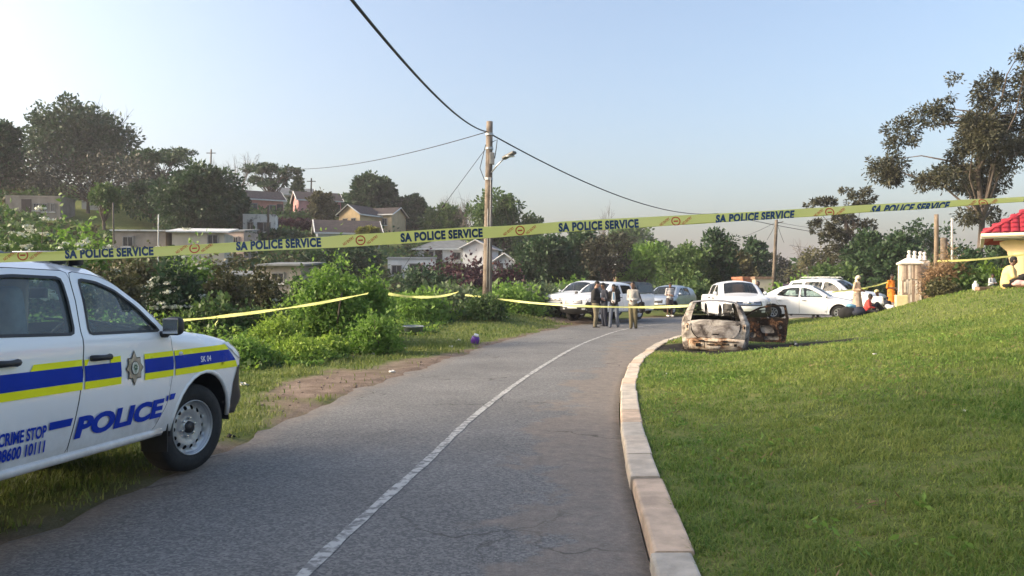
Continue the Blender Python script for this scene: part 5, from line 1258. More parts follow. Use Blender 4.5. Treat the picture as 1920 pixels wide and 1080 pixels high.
def burnt():
    sil = [(.60, .20, .08, .05, 'bumper'), (.68, .36, .16, .06, 'bumper'), (.66, .55, .16, .06, 'grille'), (.58, .67, .12, .04, 'bonnet'), (.2, .76, .1, .04, 'bonnet'), (-.35, .84, .08, .05, 'windscreen'), (-.68, 1.06, .05, .05, 'windscreen'), (-.95, 1.215, .05, .05, 'roof'), (-1.15, 1.26, .06, .045, 'roof'), (-1.9, 1.275, .06, .045, 'roof'), (-2.42, 1.245, .06, .04, 'rear_window'), (-2.55, 1.19, .06, .04, 'rear_window'),
           (-2.86, .82, .09, .06, 'tailgate'), (-2.95, .74, .10, .07, 'tailgate'), (-2.985, .56, .10, .07, 'tailgate'), (-2.98, .40, .10, .07, 'rear_bumper'), (-3.06, .36, .12, .08, 'rear_bumper'), (-3.06, .18, .12, .08, 'rear_bumper'), (-2.9, .12, .08, 0, None)]
    base = [(.1, .70), (.25, .76), (.5, .79), (.75, .79), (.85, .76), (1.05, .68), (1.3, .56)]
    root = place('burnt_car', 'burnt-out hatchback shell with ash-pale rear and open front door', 'car', 5.50, 21.4, 12.5, z=-.02, roll=1.0)
    c = Car(root, sil, base, .19, (0, -2.45), .25, .33, MB1, .08, MB4)
    d = round_poly([(-.42, .22), (-.36, .5), (-.38, .83), (-.66, 1.01), (-.93, 1.15), (-1.15, 1.20), (-1.58, 1.21), (-1.62, .85), (-1.58, .5), (-1.56, .22)], .03, 3)
    w = round_poly([(-.52, .86), (-.72, 1.0), (-.97, 1.12), (-1.16, 1.155), (-1.53, 1.165), (-1.56, .86)], .03, 3)
    q = round_poly([(-1.72, .86), (-1.68, 1.16), (-2.2, 1.155), (-2.5, .88)], .03, 3)
    c.side('body_panel', c.outline, [inset(d, -.006), q], MB1, step=.06)
    c.side('inner_shell', inset(c.outline, .03), [d, q], MB4, -.05, step=.12)
    # the left door is shut, the right front door stands open
    c.side('door', d, [w], MB1, sides=(-1,))
    names = dict(bumper='bumper', grille='front_panel', bonnet='bonnet', windscreen='windscreen', roof='roof', rear_window='rear_window', tailgate='tailgate', rear_bumper='rear_bumper')
    c.strip(dict(bumper=MB4, grille=MB1, bonnet=MB1, windscreen=(MB1, None), roof=MROOF, rear_window=(MB1, None), tailgate=MB1, rear_bumper=MB2), names, .84)
    for o in list(root.children):
        if o.name.startswith(('windscreen', 'rear_window')): bpy.data.objects.remove(o)
    c.wells(.3, MB4)
    # tailgate swage, lamp sockets, plate slots, torn bumper
    c.face('tailgate_frame', round_poly([(-.56, .56), (-.60, .78), (.60, .78), (.56, .56), (.44, .42), (-.44, .42)], .06, 4), MB4, .004, 'rear', holes=[round_poly([(-.535, .57), (-.575, .77), (.575, .77), (.535, .57), (.425, .435), (-.425, .435)], .06, 4)], step=.05)
    c.face('tailgate_skin', round_poly([(-.535, .57), (-.575, .77), (.575, .77), (.535, .57), (.425, .435), (-.425, .435)], .06, 4), burnt_mat('tailgate_ash', [(.34, (.06, .05, .046)), (.46, (.20, .175, .16)), (.6, (.38, .355, .335)), (.72, (.24, .20, .185))], 3.4, 9.0), .012, 'rear')
    c.face('lamp_socket', round_poly([(.625, .60), (.625, .76), (.70, .76), (.70, .58)], .02, 3), MB2, .01, 'rear', True)
    c.face('socket_hole', round_poly([(.648, .65), (.648, .72), (.68, .72), (.68, .64)], .012, 3), MB4, .016, 'rear', True)
    c.face('lock_slot', round_poly([(-.07, .50), (-.07, .525), (.08, .53), (.08, .505)], .008, 3), MB4, .02, 'rear')
    for (a0, a1, z0, z1) in ((-.20, -.02, .26, .285), (.14, .32, .265, .295), (-.46, -.34, .22, .30), (.42, .49, .24, .3), (-.27, -.25, .14, .36)):
        c.face('bumper_hole', round_poly([(a0, z0), (a0, z1), (a1, z1 + .005), (a1, z0)], .01, 3), MB4, .014, 'rear')
    c.face('scorched_band', [(-.55, .355), (-.52, .40), (.5, .405), (.54, .36), (.2, .33), (-.1, .345), (-.3, .33)], MB3, .016, 'rear')
    c.face('plate_recess', round_poly([(-.2, .15), (-.24, .25), (.12, .25), (.08, .15)], .02, 3), burnt_mat('scorched_white', [(.3, (.3, .22, .16)), (.5, (.55, .48, .4)), (.7, (.68, .63, .55))], 5, 2.2), .024, 'rear')
    c.wheels('steel', .15, tyre=False, rimr=.19, rimm=MB4, drop=.07)
    MB().lathe([(.19, -.09), (.23, -.1), (.25, -.04), (.23, .05), (.19, .06)], 18, c=(-.67, -2.45, .19)).build('tyre_remains', MB4, root, True)
    # interior: seat frames, steering column, bare floor
    for x, a in ((-.34, -1.15), (.34, -1.15)):
        fr = MB()
        fr.tube([(x - .2, a, .3), (x - .2, a - .12, .95), (x + .2, a - .12, .95), (x + .2, a, .3)], .014, 5); fr.tube([(x - .2, a - .06, .62), (x + .2, a - .06, .62)], .010, 5)
        fr.tube([(x - .08, a - .12, .95), (x - .08, a - .14, 1.06), (x + .08, a - .14, 1.06), (x + .08, a - .12, .95)], .010, 5); fr.build('seat_frame', MB4, root)
    MB().box((0, -1.2, .22), (1.3, 2.6, .05)).box((0, -.45, .6), (1.25, .25, .25)).build('floor_pan', MB4, root)
    MB().tube([Vector((.35, -.75, .78)) + Vector((.17 * math.cos(t), .06 * math.sin(t), .17 * math.sin(t))) for t in np.linspace(0, 2 * math.pi, 17)], .01, 5).build('steering_wheel', MB4, root)
    # open door: outer skin, inner skin with holes, edge
    piv = bpy.data.objects.new('open_door', None); link(piv, root); piv['label'] = 'burnt front door standing wide open'
    hy = .765; piv.location = (hy, -.40, 0); piv.rotation_euler = (0, 0, R(74))
    def dskin(name, off, holes, m, out=d):
        v, f = panel2d(out, holes, .06); y = c.Y(v[:, 0], v[:, 1]) + off - hy
        return obj(name, np.column_stack([y, v[:, 0] + .40, v[:, 1]]), np.ascontiguousarray(f), m, piv, True)
    dskin('outer_skin', 0, [w], MB1)
    circ = lambda a, z, r: [(a + r * math.cos(t), z + r * math.sin(t)) for t in np.linspace(0, 2 * math.pi, 11)[:-1]]
    dskin('inner_skin', -.07, [w, circ(-.72, .40, .085), round_poly([(-.95, .46), (-.90, .66), (-1.22, .68), (-1.28, .46)], .05, 3), circ(-1.42, .62, .05), circ(-.62, .66, .045), round_poly([(-1.02, .28), (-1.02, .38), (-1.4, .38), (-1.4, .28)], .03, 3), circ(-1.45, .35, .03), circ(-.85, .74, .03)], MB3)
    e_ = rs_poly(d, .06); V = []
    for a, z in e_:
        y = float(c.Y(np.array([a]), np.array([z]))[0]) - hy; V += [(y, a + .40, z), (y - .07, a + .40, z)]
    n = len(e_); obj('door_edge', V, [(2 * i, 2 * i + 1, (2 * i + 3) % (2 * n), (2 * i + 2) % (2 * n)) for i in range(n)], MB4, piv)
    # buckle the panels
    rng = np.random.default_rng(4)
    for o in root.children_recursive:
        if o.type == 'MESH' and o.name.split('.')[0] in ('roof', 'tailgate', 'rear_bumper', 'bonnet', 'outer_skin', 'inner_skin', 'tailgate_skin', 'scorched_band', 'plate_recess', 'body_panel'):
            me = o.data; v = np.empty(len(me.vertices) * 3, np.float32); me.vertices.foreach_get('co', v); v = v.reshape(-1, 3)
            d1 = (rnoise(v[:, [0, 2]], .22, 3) - .5) * .035; d2 = (rnoise(v[:, [0, 1]], .3, 4) - .5) * .03
            v[:, 1] += d1; v[:, 2] += d2; me.vertices.foreach_set('co', v.ravel()); me.update()
    # debris on the ground
    mb = []
    for i in range(20):
        a = rng.uniform(-3.6, .4); x = rng.uniform(-1.3, 2.3)
        fx, fy = math.sin(R(12.5)), math.cos(R(12.5)); wx = 5.42 + x * fy + a * fx; wy = 21.45 - x * fx + a * fy
        s_ = rng.uniform(.03, .13)
        b = MB().rbox((0, 0, 0), (s_, s_ * rng.uniform(.4, 1), s_ * .25), s_ * .06, 1, Matrix.Rotation(rng.uniform(0, 3), 4, 'Z') @ Matrix.Rotation(rng.uniform(-.5, .5), 4, 'X'))
        ki = int(rng.integers(3)); o = b.build('burnt_debris', [MB4, MB1, MB3][ki]); o.location = (wx, wy, H(wx, wy) + .02); tag(o, ('sooty black', 'ash-grey', 'rusty brown')[ki] + ' scrap of burnt debris beside the burnt-out car', 'debris', ('black', 'grey', 'rusty')[ki] + ' debris around the burnt car', 'thing')
burnt()
# ------------------------------------------------------------------ buildings
MPINK = mat('pink_plaster', (.52, .25, .20), .9, .12, 1.5); MPINK2 = mat('rose_plaster', (.55, .29, .28), .9, .12, 1.5)
MYELP = mat('yellow_plaster', (.55, .42, .25), .9, .10, 1.5); MWHP = mat('white_plaster', (.62, .63, .64), .9, .12, 1.2)
MDIRTY = mat('stained_white_plaster', (.60, .60, .58), .9, 0, 1.6, col2=(.06, .06, .06), ramp=(.52, .64), detail=8)
MGREYP = mat('grey_brown_plaster', (.30, .26, .22), .9, .2, 1.2); MBEIGEP = mat('beige_plaster', (.50, .45, .36), .9, .12, 1.2)
MTILE = mat('dark_roof_tile', (.055, .043, .040), .85, .25, 3); MGTILE = mat('grey_roof_sheet', (.16, .17, .17), .7, .15, 2); MTIN = mat('pale_tin_roof', (.62, .63, .62), .5, 0, 3, col2=(.33, .30, .27), ramp=(.55, .75))
MFASC = mat('white_fascia', (.66, .66, .64), .6, .06, 3); MBRICK = mat('orange_brick', (.36, .15, .09), .9, .25, 9); MBRN = mat('brown_brick', (.24, .16, .11), .9, .25, 9)
MFRAME = mat('window_frame_grey', (.25, .24, .23), .6, .1, 5); MPANE = mat('dark_pane', (.03, .035, .04), .08, .2, 3); MDOOR = mat('dark_door', (.05, .035, .03), .6, .2, 4)
MRTILE = mat('red_roof_tile', (.30, .018, .03), .6, .2, 4)
def house(name, label, x, ybase, D, w, d, h, rot, wallm, roof='gable', rh=1.2, roofm=None, wins=(), doors=(), over=.35, cat='house', axis='x', chimney=False, z=None):
    b = P(x, ybase, D); root = thing(name, label, cat, (b.x, b.y, b.z if z is None else z), (0, 0, R(rot)))
    mb = MB(); mb.box((0, d / 2, h / 2 - 1.5), (w, d, h + 3))
    if roof == 'gable':
        if axis == 'x': mb.add([(-w / 2, 0, h), (-w / 2, d, h), (-w / 2, d / 2, h + rh), (w / 2, 0, h), (w / 2, d, h), (w / 2, d / 2, h + rh)], [(0, 2, 1), (3, 4, 5)])
        else: mb.add([(-w / 2, 0, h), (w / 2, 0, h), (0, 0, h + rh), (-w / 2, d, h), (w / 2, d, h), (0, d, h + rh)], [(0, 1, 2), (3, 5, 4)])
    mb.build('wall', wallm, root)
    o = over; t = .10
    def slab(pts, nm='roof', m=roofm):
        n = len(pts); V = [Vector(p) for p in pts] + [Vector(p) + Vector((0, 0, t)) for p in pts]
        return obj(nm, V, [tuple(range(n - 1, -1, -1)), tuple(range(n, 2 * n))] + [(i, (i + 1) % n, n + (i + 1) % n, n + i) for i in range(n)], m, root)
    if roof == 'gable':
        if axis == 'x':
            k = rh / (d / 2); e = h - o * k
            slab([(-w / 2 - o, -o, e), (w / 2 + o, -o, e), (w / 2 + o, d / 2, h + rh), (-w / 2 - o, d / 2, h + rh)]); slab([(w / 2 + o, d + o, e), (-w / 2 - o, d + o, e), (-w / 2 - o, d / 2, h + rh), (w / 2 + o, d / 2, h + rh)])
            MB().box((0, -o - .03, e + .03), (w + 2 * o, .05, .16)).build('fascia', MFASC, root)
            for sx in (-1, 1): MB().tube([(sx * (w / 2 + o + .01), -o, e + .04), (sx * (w / 2 + o + .01), d / 2, h + rh + .04), (sx * (w / 2 + o + .01), d + o, e + .04)], .09, 4).build('bargeboard', MFASC, root)
        else:
            k = rh / (w / 2); e = h - o * k
            slab([(-w / 2 - o, d + o, e), (-w / 2 - o, -o, e), (0, -o, h + rh), (0, d + o, h + rh)]); slab([(w / 2 + o, -o, e), (w / 2 + o, d + o, e), (0, d + o, h + rh), (0, -o, h + rh)])
            MB().tube([(-w / 2 - o, -o - .01, e + .04), (0, -o - .01, h + rh + .04), (w / 2 + o, -o - .01, e + .04)], .09, 4).build('bargeboard', MFASC, root)
            for sx in (-1, 1): MB().box((sx * (w / 2 + o + .03), d / 2, e + .03), (.05, d + 2 * o, .16)).build('fascia', MFASC, root)
    elif roof == 'hip':
        q = d / 2; e = h - .05; A = [(-w / 2 - o, -o, e), (w / 2 + o, -o, e), (w / 2 + o, d + o, e), (-w / 2 - o, d + o, e), (-w / 2 + q, d / 2, h + rh), (w / 2 - q, d / 2, h + rh)]
        obj('roof', A, [(0, 1, 5, 4), (1, 2, 5), (2, 3, 4, 5), (3, 0, 4), (0, 3, 2, 1)], roofm, root); MB().box((0, -o - .03, e), (w + 2 * o, .05, .18)).build('fascia', MFASC, root)
        for sx in (-1, 1): MB().box((sx * (w / 2 + o + .03), d / 2, e), (.05, d + 2 * o, .18)).build('fascia', MFASC, root)
    elif roof == 'flat':
        MB().box((0, d / 2, h + .08), (w + 2 * o, d + 2 * o, .16)).build('roof', roofm, root)
    elif roof == 'mono':
        slab([(-w / 2 - o, -o, h), (w / 2 + o, -o, h), (w / 2 + o, d + o, h + rh), (-w / 2 - o, d + o, h + rh)])
    if chimney: MB().box((w * .2, d * .5, h + rh + .3), (.6, .6, .9)).build('chimney', wallm, root)
    for kind, L in (('window', wins), ('door', doors)):
        for (fc, u, z0, ww, hh) in L:
            M_ = {'f': Matrix.Identity(4), 'r': Matrix.Translation((w / 2, d / 2, 0)) @ Matrix.Rotation(R(90), 4, 'Z'), 'l': Matrix.Translation((-w / 2, d / 2, 0)) @ Matrix.Rotation(R(-90), 4, 'Z')}[fc]
            if kind == 'window':
                fr = MB()
                for (cx, cz, sx, sz) in ((0, -hh / 2, ww + .12, .08), (0, hh / 2, ww + .12, .08), (-ww / 2, 0, .07, hh), (ww / 2, 0, .07, hh), (0, 0, .05, hh)): fr.box((u + cx, -.03, z0 + hh / 2 + cz), (sx, .1, sz), M_)
                fo = fr.build('window', MFRAME, root); MB().box((u, -.012, z0 + hh / 2), (ww, .02, hh), M_).build('pane', MPANE, fo); MB().box((u, -.08, z0 - .06), (ww + .25, .16, .07), M_).build('sill', MFASC, fo)
            else:
                do = MB().box((u, -.02, z0 + hh / 2), (ww, .05, hh), M_).build('door', MDOOR, root); MB().ell(M_ @ Vector((u + ww * .35, -.08, z0 + 1.0)), (.04, .04, .04), 6).build('handle', MSTEEL, do)
    return root
house('house', 'pink house with dark tiled roof on the left hillside', 495, 408, 108, 5.4, 4.6, 2.6, 32, MPINK, 'gable', 1.25, MTILE, [('f', -1.5, .9, 1.1, 1.0), ('f', 1.2, .9, .9, .9), ('l', 0, .9, .9, .9)], [('f', 2.2, 0, .85, 2.0)])
house('house', 'rose-pink house further right behind a feathery tree', 600, 408, 114, 6.2, 4.8, 2.6, 25, MPINK2, 'gable', 1.3, MTILE, [('f', 1.2, .9, 1.2, 1.1), ('l', 0, 1, .9, .9)], [('f', 2.5, 0, .9, 2)])
house('house', 'grey-roofed pale house on the skyline behind the first pink house', 548, 386, 132, 7, 4, 2.0, 20, MBEIGEP, 'gable', 1.2, MGTILE, [('f', 0, .7, 1, .9)])
house('house', 'yellow house with gable and long dark roof below the round tree', 690, 434, 104, 6.8, 5.0, 2.3, -14, MYELP, 'gable', 1.0, MTILE, [('f', -2.2, .8, 1.0, .9), ('f', .2, .8, 1.0, .9), ('f', 2.4, .8, .7, .9)], [('f', 1.3, 0, .8, 1.9)])
house('house_wing', 'yellow gabled end wing facing left of the yellow house', 655, 434, 101, 3.6, 4.0, 2.3, -30, MYELP, 'gable', 1.15, MTILE, [('f', -.7, .8, .7, .9), ('f', .7, .8, .7, .9)], axis='y')
house('house', 'low white house with broad dark roof in front of the yellow house', 655, 470, 84, 6.6, 5.0, 2.0, 18, MWHP, 'gable', 1.4, MTILE, [('f', -1.5, .6, 1.2, .9), ('f', 1.5, .6, 1.2, .9)])
house('ruined_house', 'stained white two-storey ruin below the pink house', 486, 461, 82, 3.3, 3.2, 3.2, 12, MDIRTY, 'flat', 0, MDIRTY, [('f', -.9, 1.6, .6, .9), ('f', .8, 1.5, .7, 1.0)], [('f', .1, .6, .6, 1.9)], over=.02)
house('ruined_building', 'long grey-brown ruined building at the far left', 62, 408, 76, 5.0, 3.5, 2.0, 8, MGREYP, 'flat', 0, MGREYP, [('f', .3, .7, .5, .7), ('f', 1.1, .6, .4, .8), ('f', 1.8, .6, .3, .8)], [('f', -.6, 0, .9, 1.8)], over=.05)
house('cottage', 'white-stained cottage gable behind the slim stemmed tree', 168, 392, 84, 1.6, 2.5, 2.2, 10, MDIRTY, 'gable', .8, MTILE, axis='y')
house('outbuilding', 'small cream outbuilding in the dark trees of the hill', 272, 392, 86, 1.3, 2, 2.1, 5, MBEIGEP, 'flat', 0, MPINK, [('f', 0, .6, .6, 1.0)], over=.15)
house('shed', 'long low shed with pale tin roof behind the flowering shrubs', 372, 470, 56, 3.6, 3.5, 1.3, 10, MBEIGEP, 'mono', .5, MTIN, [('f', 1.0, .5, .7, .65)], over=.35, cat='shed')
house('shed', 'flat-roofed brown shed left of the tin-roofed shed', 262, 475, 56, 3.6, 3.5, 1.6, 6, MGREYP, 'mono', .25, MTIN, [('f', -.8, .5, .7, .7)], over=.2, cat='shed')
house('shed', 'small pinkish shed below the stained white ruin', 436, 470, 62, 1.9, 2.5, 1.5, -8, mat('pinkish_plaster', (.42, .33, .28), .9, .15, 2), 'mono', .3, MGTILE, [('f', .3, .5, .4, .6)], over=.1, cat='shed')
house('cottage', 'half-hidden beige cottage behind the olive shrubs', 395, 590, 46, 5.0, 3, 1.7, 6, MGREYP, 'mono', .3, MGTILE, [('f', -1.4, .8, .8, .7), ('f', 1.2, .8, .8, .7)], [('f', 0, 0, .8, 1.8)], z=.6)
house('cottage', 'weathered cottage left of the tallest verge bush', 528, 590, 46, 2.4, 3, 2.3, -6, MGREYP, 'mono', .25, MGTILE, [('f', -.2, 1.3, .7, .6)], z=.6, axis='x')
house('house', 'flat-roofed white house left of the maroon hedge', 772, 536, 70, 4.3, 5, 2.45, 6, MWHP, 'flat', 0, mat('grey_flat_roof', (.36, .37, .39), .8, .1, 2), [('f', -1.35, 1.0, .85, .85), ('f', .4, 1.2, 1.2, .8)], over=.12)
house('house', 'white house with hipped grey roof behind the flat-roofed house', 843, 492, 86, 7.6, 5, 1.5, 8, MWHP, 'hip', 1.15, MGTILE, [('f', -2.3, .3, 1, .9), ('f', .8, .3, .8, .8), ('r', 0, .4, .8, .8)], [('f', -1.2, 0, .8, 1.4)])
house('house_wing', 'white gabled end beside the utility pole', 893, 492, 83, 3.0, 4, 1.6, -12, MWHP, 'gable', .75, MGTILE, [('f', 1.0, .4, .4, .8)], axis='y')
house('cottage', 'white cottage with small pink gable right of the utility pole', 946, 526, 80, 2.2, 4, 2.0, -4, MWHP, 'gable', .75, MPINK, [('f', .7, .8, .5, .8)], [('f', -.4, .2, .5, 1.6)], axis='y')
house('house', 'cream house half hidden behind the parked trucks', 1130, 545, 78, 5.0, 4, 2.8, -10, MBEIGEP, 'gable', 1.0, MGTILE, [('f', -.9, 1.0, 1, .9)], [('f', .8, 0, .8, 1.9)])
house('brick_house', 'brown brick house corner above the canopied truck', 1180, 545, 76, 2.6, 4, 2.3, 4, MBRN, 'flat', 0, MFASC, [('f', .8, .9, .7, 1.0)], over=.15)
house('house', 'far white house showing behind the light green tree', 1247, 500, 120, 4.0, 4, 2.2, 0, MWHP, 'flat', 0, MFASC, [('f', 0, .8, 1.0, .8)])
house('outbuilding', 'orange brick outbuilding behind the pickup facing the camera', 1416, 558, 52, 1.7, 2, 1.25, 4, MBRICK, 'flat', 0, MBRICK, over=.05)
house('wall_pier', 'pale rendered wall end beside the leaning pole', 1432, 562, 49, 1.05, .7, 1.3, 0, MBEIGEP, 'flat', 0, MBRN, over=.06, cat='wall')

# the house with the red tiled roof at the right edge: tiles laid one by one
def red_house():
    root = thing('house', 'cream house with red tiled roof at the right edge', 'house', (16.98, 26.7, 1.85), (0, 0, R(-31)))
    w, d, h, rh = 3.9, 6, 1.55, 1.5; MCR = mat('cream_plaster', (.66, .52, .30), .85, .08, 2)
    MB().box((w / 2 + .65, d / 2, h / 2 - .5), (w, d, h + 1)).build('wall', MCR, root)
    o = obj('arch', [(.18, -.05, .62), (.65, -.05, .62), (.65, -.05, 1.35), (.2, -.05, 1.42), (-.12, -.05, 1.34), (-.10, -.05, 1.22), (.10, -.05, 1.02), (.18, .35, .62), (.65, .35, .62), (.65, .35, 1.35), (.2, .35, 1.42), (-.12, .35, 1.34), (-.10, .35, 1.22), (.10, .35, 1.02)],
            [(0, 1, 2, 3, 4, 5, 6), (13, 12, 11, 10, 9, 8, 7)] + [(i, (i + 1) % 7, 7 + (i + 1) % 7, 7 + i) for i in range(7)], MCR, root)
    MB().rbox((.45, -.02, .25), (.34, .34, 1.4), .03, 2).build('column', MCR, root, True)
    # roof planes
    x0, x1, y0, y1 = -.62, w + 1.2, -.6, d + .5; rx, ry = 2.4, 2.4; zt = h + rh
    A = [(x0, y0, h), (x1, y0, h), (x1, y1, h), (x0, y1, h), (x0 + rx, y0 + ry, zt), (x1 - rx, y0 + ry, zt), (x1 - rx, y1 - ry, zt), (x0 + rx, y1 - ry, zt)]
    rf = obj('roof', A, [(0, 1, 5, 4), (1, 2, 6, 5), (2, 3, 7, 6), (3, 0, 4, 7), (4, 5, 6, 7)], MRTILE, root)
    MB().box(((x0 + x1) / 2, y0, h - .02), (x1 - x0 + .1, .12, .17)).build('fascia', MFASC, root); MB().box((x0, (y0 + y1) / 2, h - .02), (.12, y1 - y0 + .1, .17)).build('fascia', MFASC, root)
    MB().tube([(x0 - .06, y0 - .1, h + .0), (x1, y0 - .1, h + .0)], .07, 8).build('gutter', mat('cream_gutter', (.62, .52, .40), .5, .06, 3), root, True)
    MB().box((1.9, .1, h - .12), (4.4, .9, .03)).build('soffit', MFASC, root)
    # curved tiles in courses on the front slope and the left slope
    tv = []; nseg = 5
    for k in range(2):
        for i in range(nseg + 1): t = math.pi * i / nseg; tv.append((.13 * math.cos(t), k * .36, .055 * math.sin(t) + (.03 if k == 0 else 0)))
    tf = [(i, i + 1, nseg + 2 + i, nseg + 1 + i) for i in range(nseg)]; tf = [(i, i + 1, i + 1 + nseg + 1, i + nseg + 1) for i in range(nseg)]
    tme = np_mesh('roof_tile', tv, tf, MRTILE, True)
    sl = math.atan2(rh, ry); L = math.hypot(rh, ry); n = int(L / .32)
    for i in range(n):
        s_ = i * .32; yy = y0 + s_ * math.cos(sl); zz = h + s_ * math.sin(sl); xs0 = x0 + (yy - y0) + .13
        for j in range(int((x1 - xs0 - .1) / .27)):
            x_ = xs0 + j * .27
            if x_ > 3.2: break
            t = bpy.data.objects.new('roof_tile', tme); link(t, rf); t.location = (x_, yy, zz + .045); t.rotation_euler = (sl, 0, 0)
        ys0 = y0 + (yy - y0) + .13; xx = x0 + s_ * math.cos(sl)
        for j in range(max(0, int((y1 - (yy - y0) - ys0 - .1) / .27))):
            if j > 11: break
            t = bpy.data.objects.new('roof_tile', tme); link(t, rf); t.location = (xx, ys0 + j * .27 + .1, zz + .045); t.rotation_euler = (Matrix.Rotation(R(-90), 3, 'Z') @ Matrix.Rotation(sl, 3, 'X')).to_euler()
    MB().tube([(x0, y0, h + .06), (x0 + rx, y0 + ry, zt + .06)], .09, 6).build('hip_cap', MRTILE, rf, True)
red_house()

# ------------------------------------------------------------------ stone gatepost with finials, posts
def gatepost():
    X, Y = (1706 - 960) / F * 29, 29; z = H(X, Y)
    root = thing('gatepost', 'pale stone-clad gatepost topped with white finials', 'gatepost', (X, Y, z - .05), (0, 0, R(-14)))
    MB().box((0, 0, .80), (.66, .5, 1.62)).build('core', mat('mortar', (.42, .36, .30), .95, .15, 8), root)
    rng = random.Random(5); ms = [mat('stone_%s' % n, c, .9, .15, 6, bump=.4) for n, c in (('cream', (.62, .54, .44)), ('buff', (.52, .42, .33)), ('brown', (.30, .22, .17)), ('pale', (.68, .62, .54)))]
    for row, (z0, z1) in enumerate(((.0, .52), (.52, 1.02), (1.02, 1.60))):
        for fc in ('f', 'l'):
            u = -.33 if fc == 'f' else -.25; end = -u
            while u < end - .02:
                wv = min(rng.uniform(.045, .10), end - u); a = z0 + rng.uniform(-.05, .05) * (row > 0); b = z1 + rng.uniform(-.06, .06) * (row < 2); p = rng.uniform(.015, .04)
                mb = MB()
                if fc == 'f': mb.rbox((u + wv / 2, -.25 - p / 2, (a + b) / 2), (wv - .008, p, b - a - .012), .006, 1)
                else: mb.rbox((-.33 - p / 2, u + wv / 2, (a + b) / 2), (p, wv - .008, b - a - .012), .006, 1)
                mb.build('stone', ms[rng.choices(range(4), (4, 3, 2, 3))[0]], root); u += wv
    MC = mat('white_cast_stone', (.70, .66, .60), .8, .08, 5)
    cp = MB().rbox((0, 0, 1.64), (.82, .66, .08), .02, 1); V = [(-.38, -.30, 1.68), (.38, -.30, 1.68), (.38, .30, 1.68), (-.38, .30, 1.68), (-.14, -.12, 1.84), (.14, -.12, 1.84), (.14, .12, 1.84), (-.14, .12, 1.84)]
    cp.add(V, [(0, 1, 5, 4), (1, 2, 6, 5), (2, 3, 7, 6), (3, 0, 4, 7), (4, 5, 6, 7)]); cp.build('cap', MC, root)
    for (x, y, s_) in ((-.02, 0, 1), (.30, .55, .95), (.62, 1.05, .9), (.9, 1.6, .85)):
        MB().lathe([(.001, .26), (.05, .25), (.075, .20), (.05, .15), (.04, .12), (.075, .09), (.09, .05), (.06, 0), (.10, -.02), (.10, -.06)], 14, 'Z', c=(x, y, 1.88)).build('finial', MC, root, True)
    MB().rbox((.55, 1.05, .8), (.35, 1.9, 1.9), .03, 1, None).build('side_wall', mat('pale_wall', (.58, .50, .43), .9, .15, 5), root)
gatepost()
def post(name, label, x, ybase, ytop, D, r, m, lean=0, taper=.85, cat='post'):
    b = P(x, ybase, D); t = P(x + lean, ytop, D); zg = H(b.x, b.y); root = thing(name, label, cat, (b.x, b.y, zg))
    h = t.z - zg; dx = t.x - b.x; V, Fc = tube([(dx * k, .01 * math.sin(k * 7), -.3 + (h + .3) * k) for k in np.linspace(0, 1, 7)], [r * (1 - (1 - taper) * k) for k in np.linspace(0, 1, 7)], 10)
    o = obj('shaft', V, Fc, m, root, True); return root, h, dx
post('wooden_post', 'tall pale wooden post wrapped in dry creeper', 1754, 552, 402, 28, .085, mat('pale_wood', (.20, .155, .11), .9, .2, 4, bump=.4, bscale=12), 2)
post('wooden_post', 'short dark stump beside the tall pale post', 1768, 552, 446, 28.6, .14, MWOOD, 2)
post('concrete_post', 'thin grey concrete post between gatepost and house', 1785, 545, 410, 33, .05, mat('pale_concrete', (.45, .44, .42), .9, .1, 4), 0)
r_, h_, _ = post('leaning_pole', 'brown wooden pole leaning right behind the white pickup', 1447, 560, 412, 50, .13, MWOOD, 9, .7, 'utility pole')
MB().tube([(.27, 0, h_ - .25), (.85, .3, h_ - .1)], .03, 5).build('bracket', MWOOD, r_)
r_, h_, _ = post('hill_pole', 'small power pole with crossarm on the left skyline', 394, 340, 280, 125, .14, MWOOD, 2, .8, 'utility pole'); MB().box((.15, 0, h_ - .6), (1.5, .1, .12)).build('crossarm', MWOOD, r_)
r_, h_, _ = post('hill_pole', 'small power pole on the skyline above the second pink house', 582, 375, 334, 122, .14, MWOOD, 2, .8, 'utility pole'); MB().box((.15, 0, h_ - .5), (1.4, .1, .12)).build('crossarm', MWOOD, r_)
post('hill_pole', 'dark post in front of the stained white ruin', 503, 470, 385, 78, .13, MBARK, 0, .8, 'post')
post('garden_post', 'slim grey post among the left-hand shrubs', 216, 500, 380, 40, .05, MBARKG, -4, .8, 'post')
post('garden_post', 'thin white pipe standing by the tin-roofed shed', 296, 470, 402, 50, .035, MFASC, 1, .9, 'post')

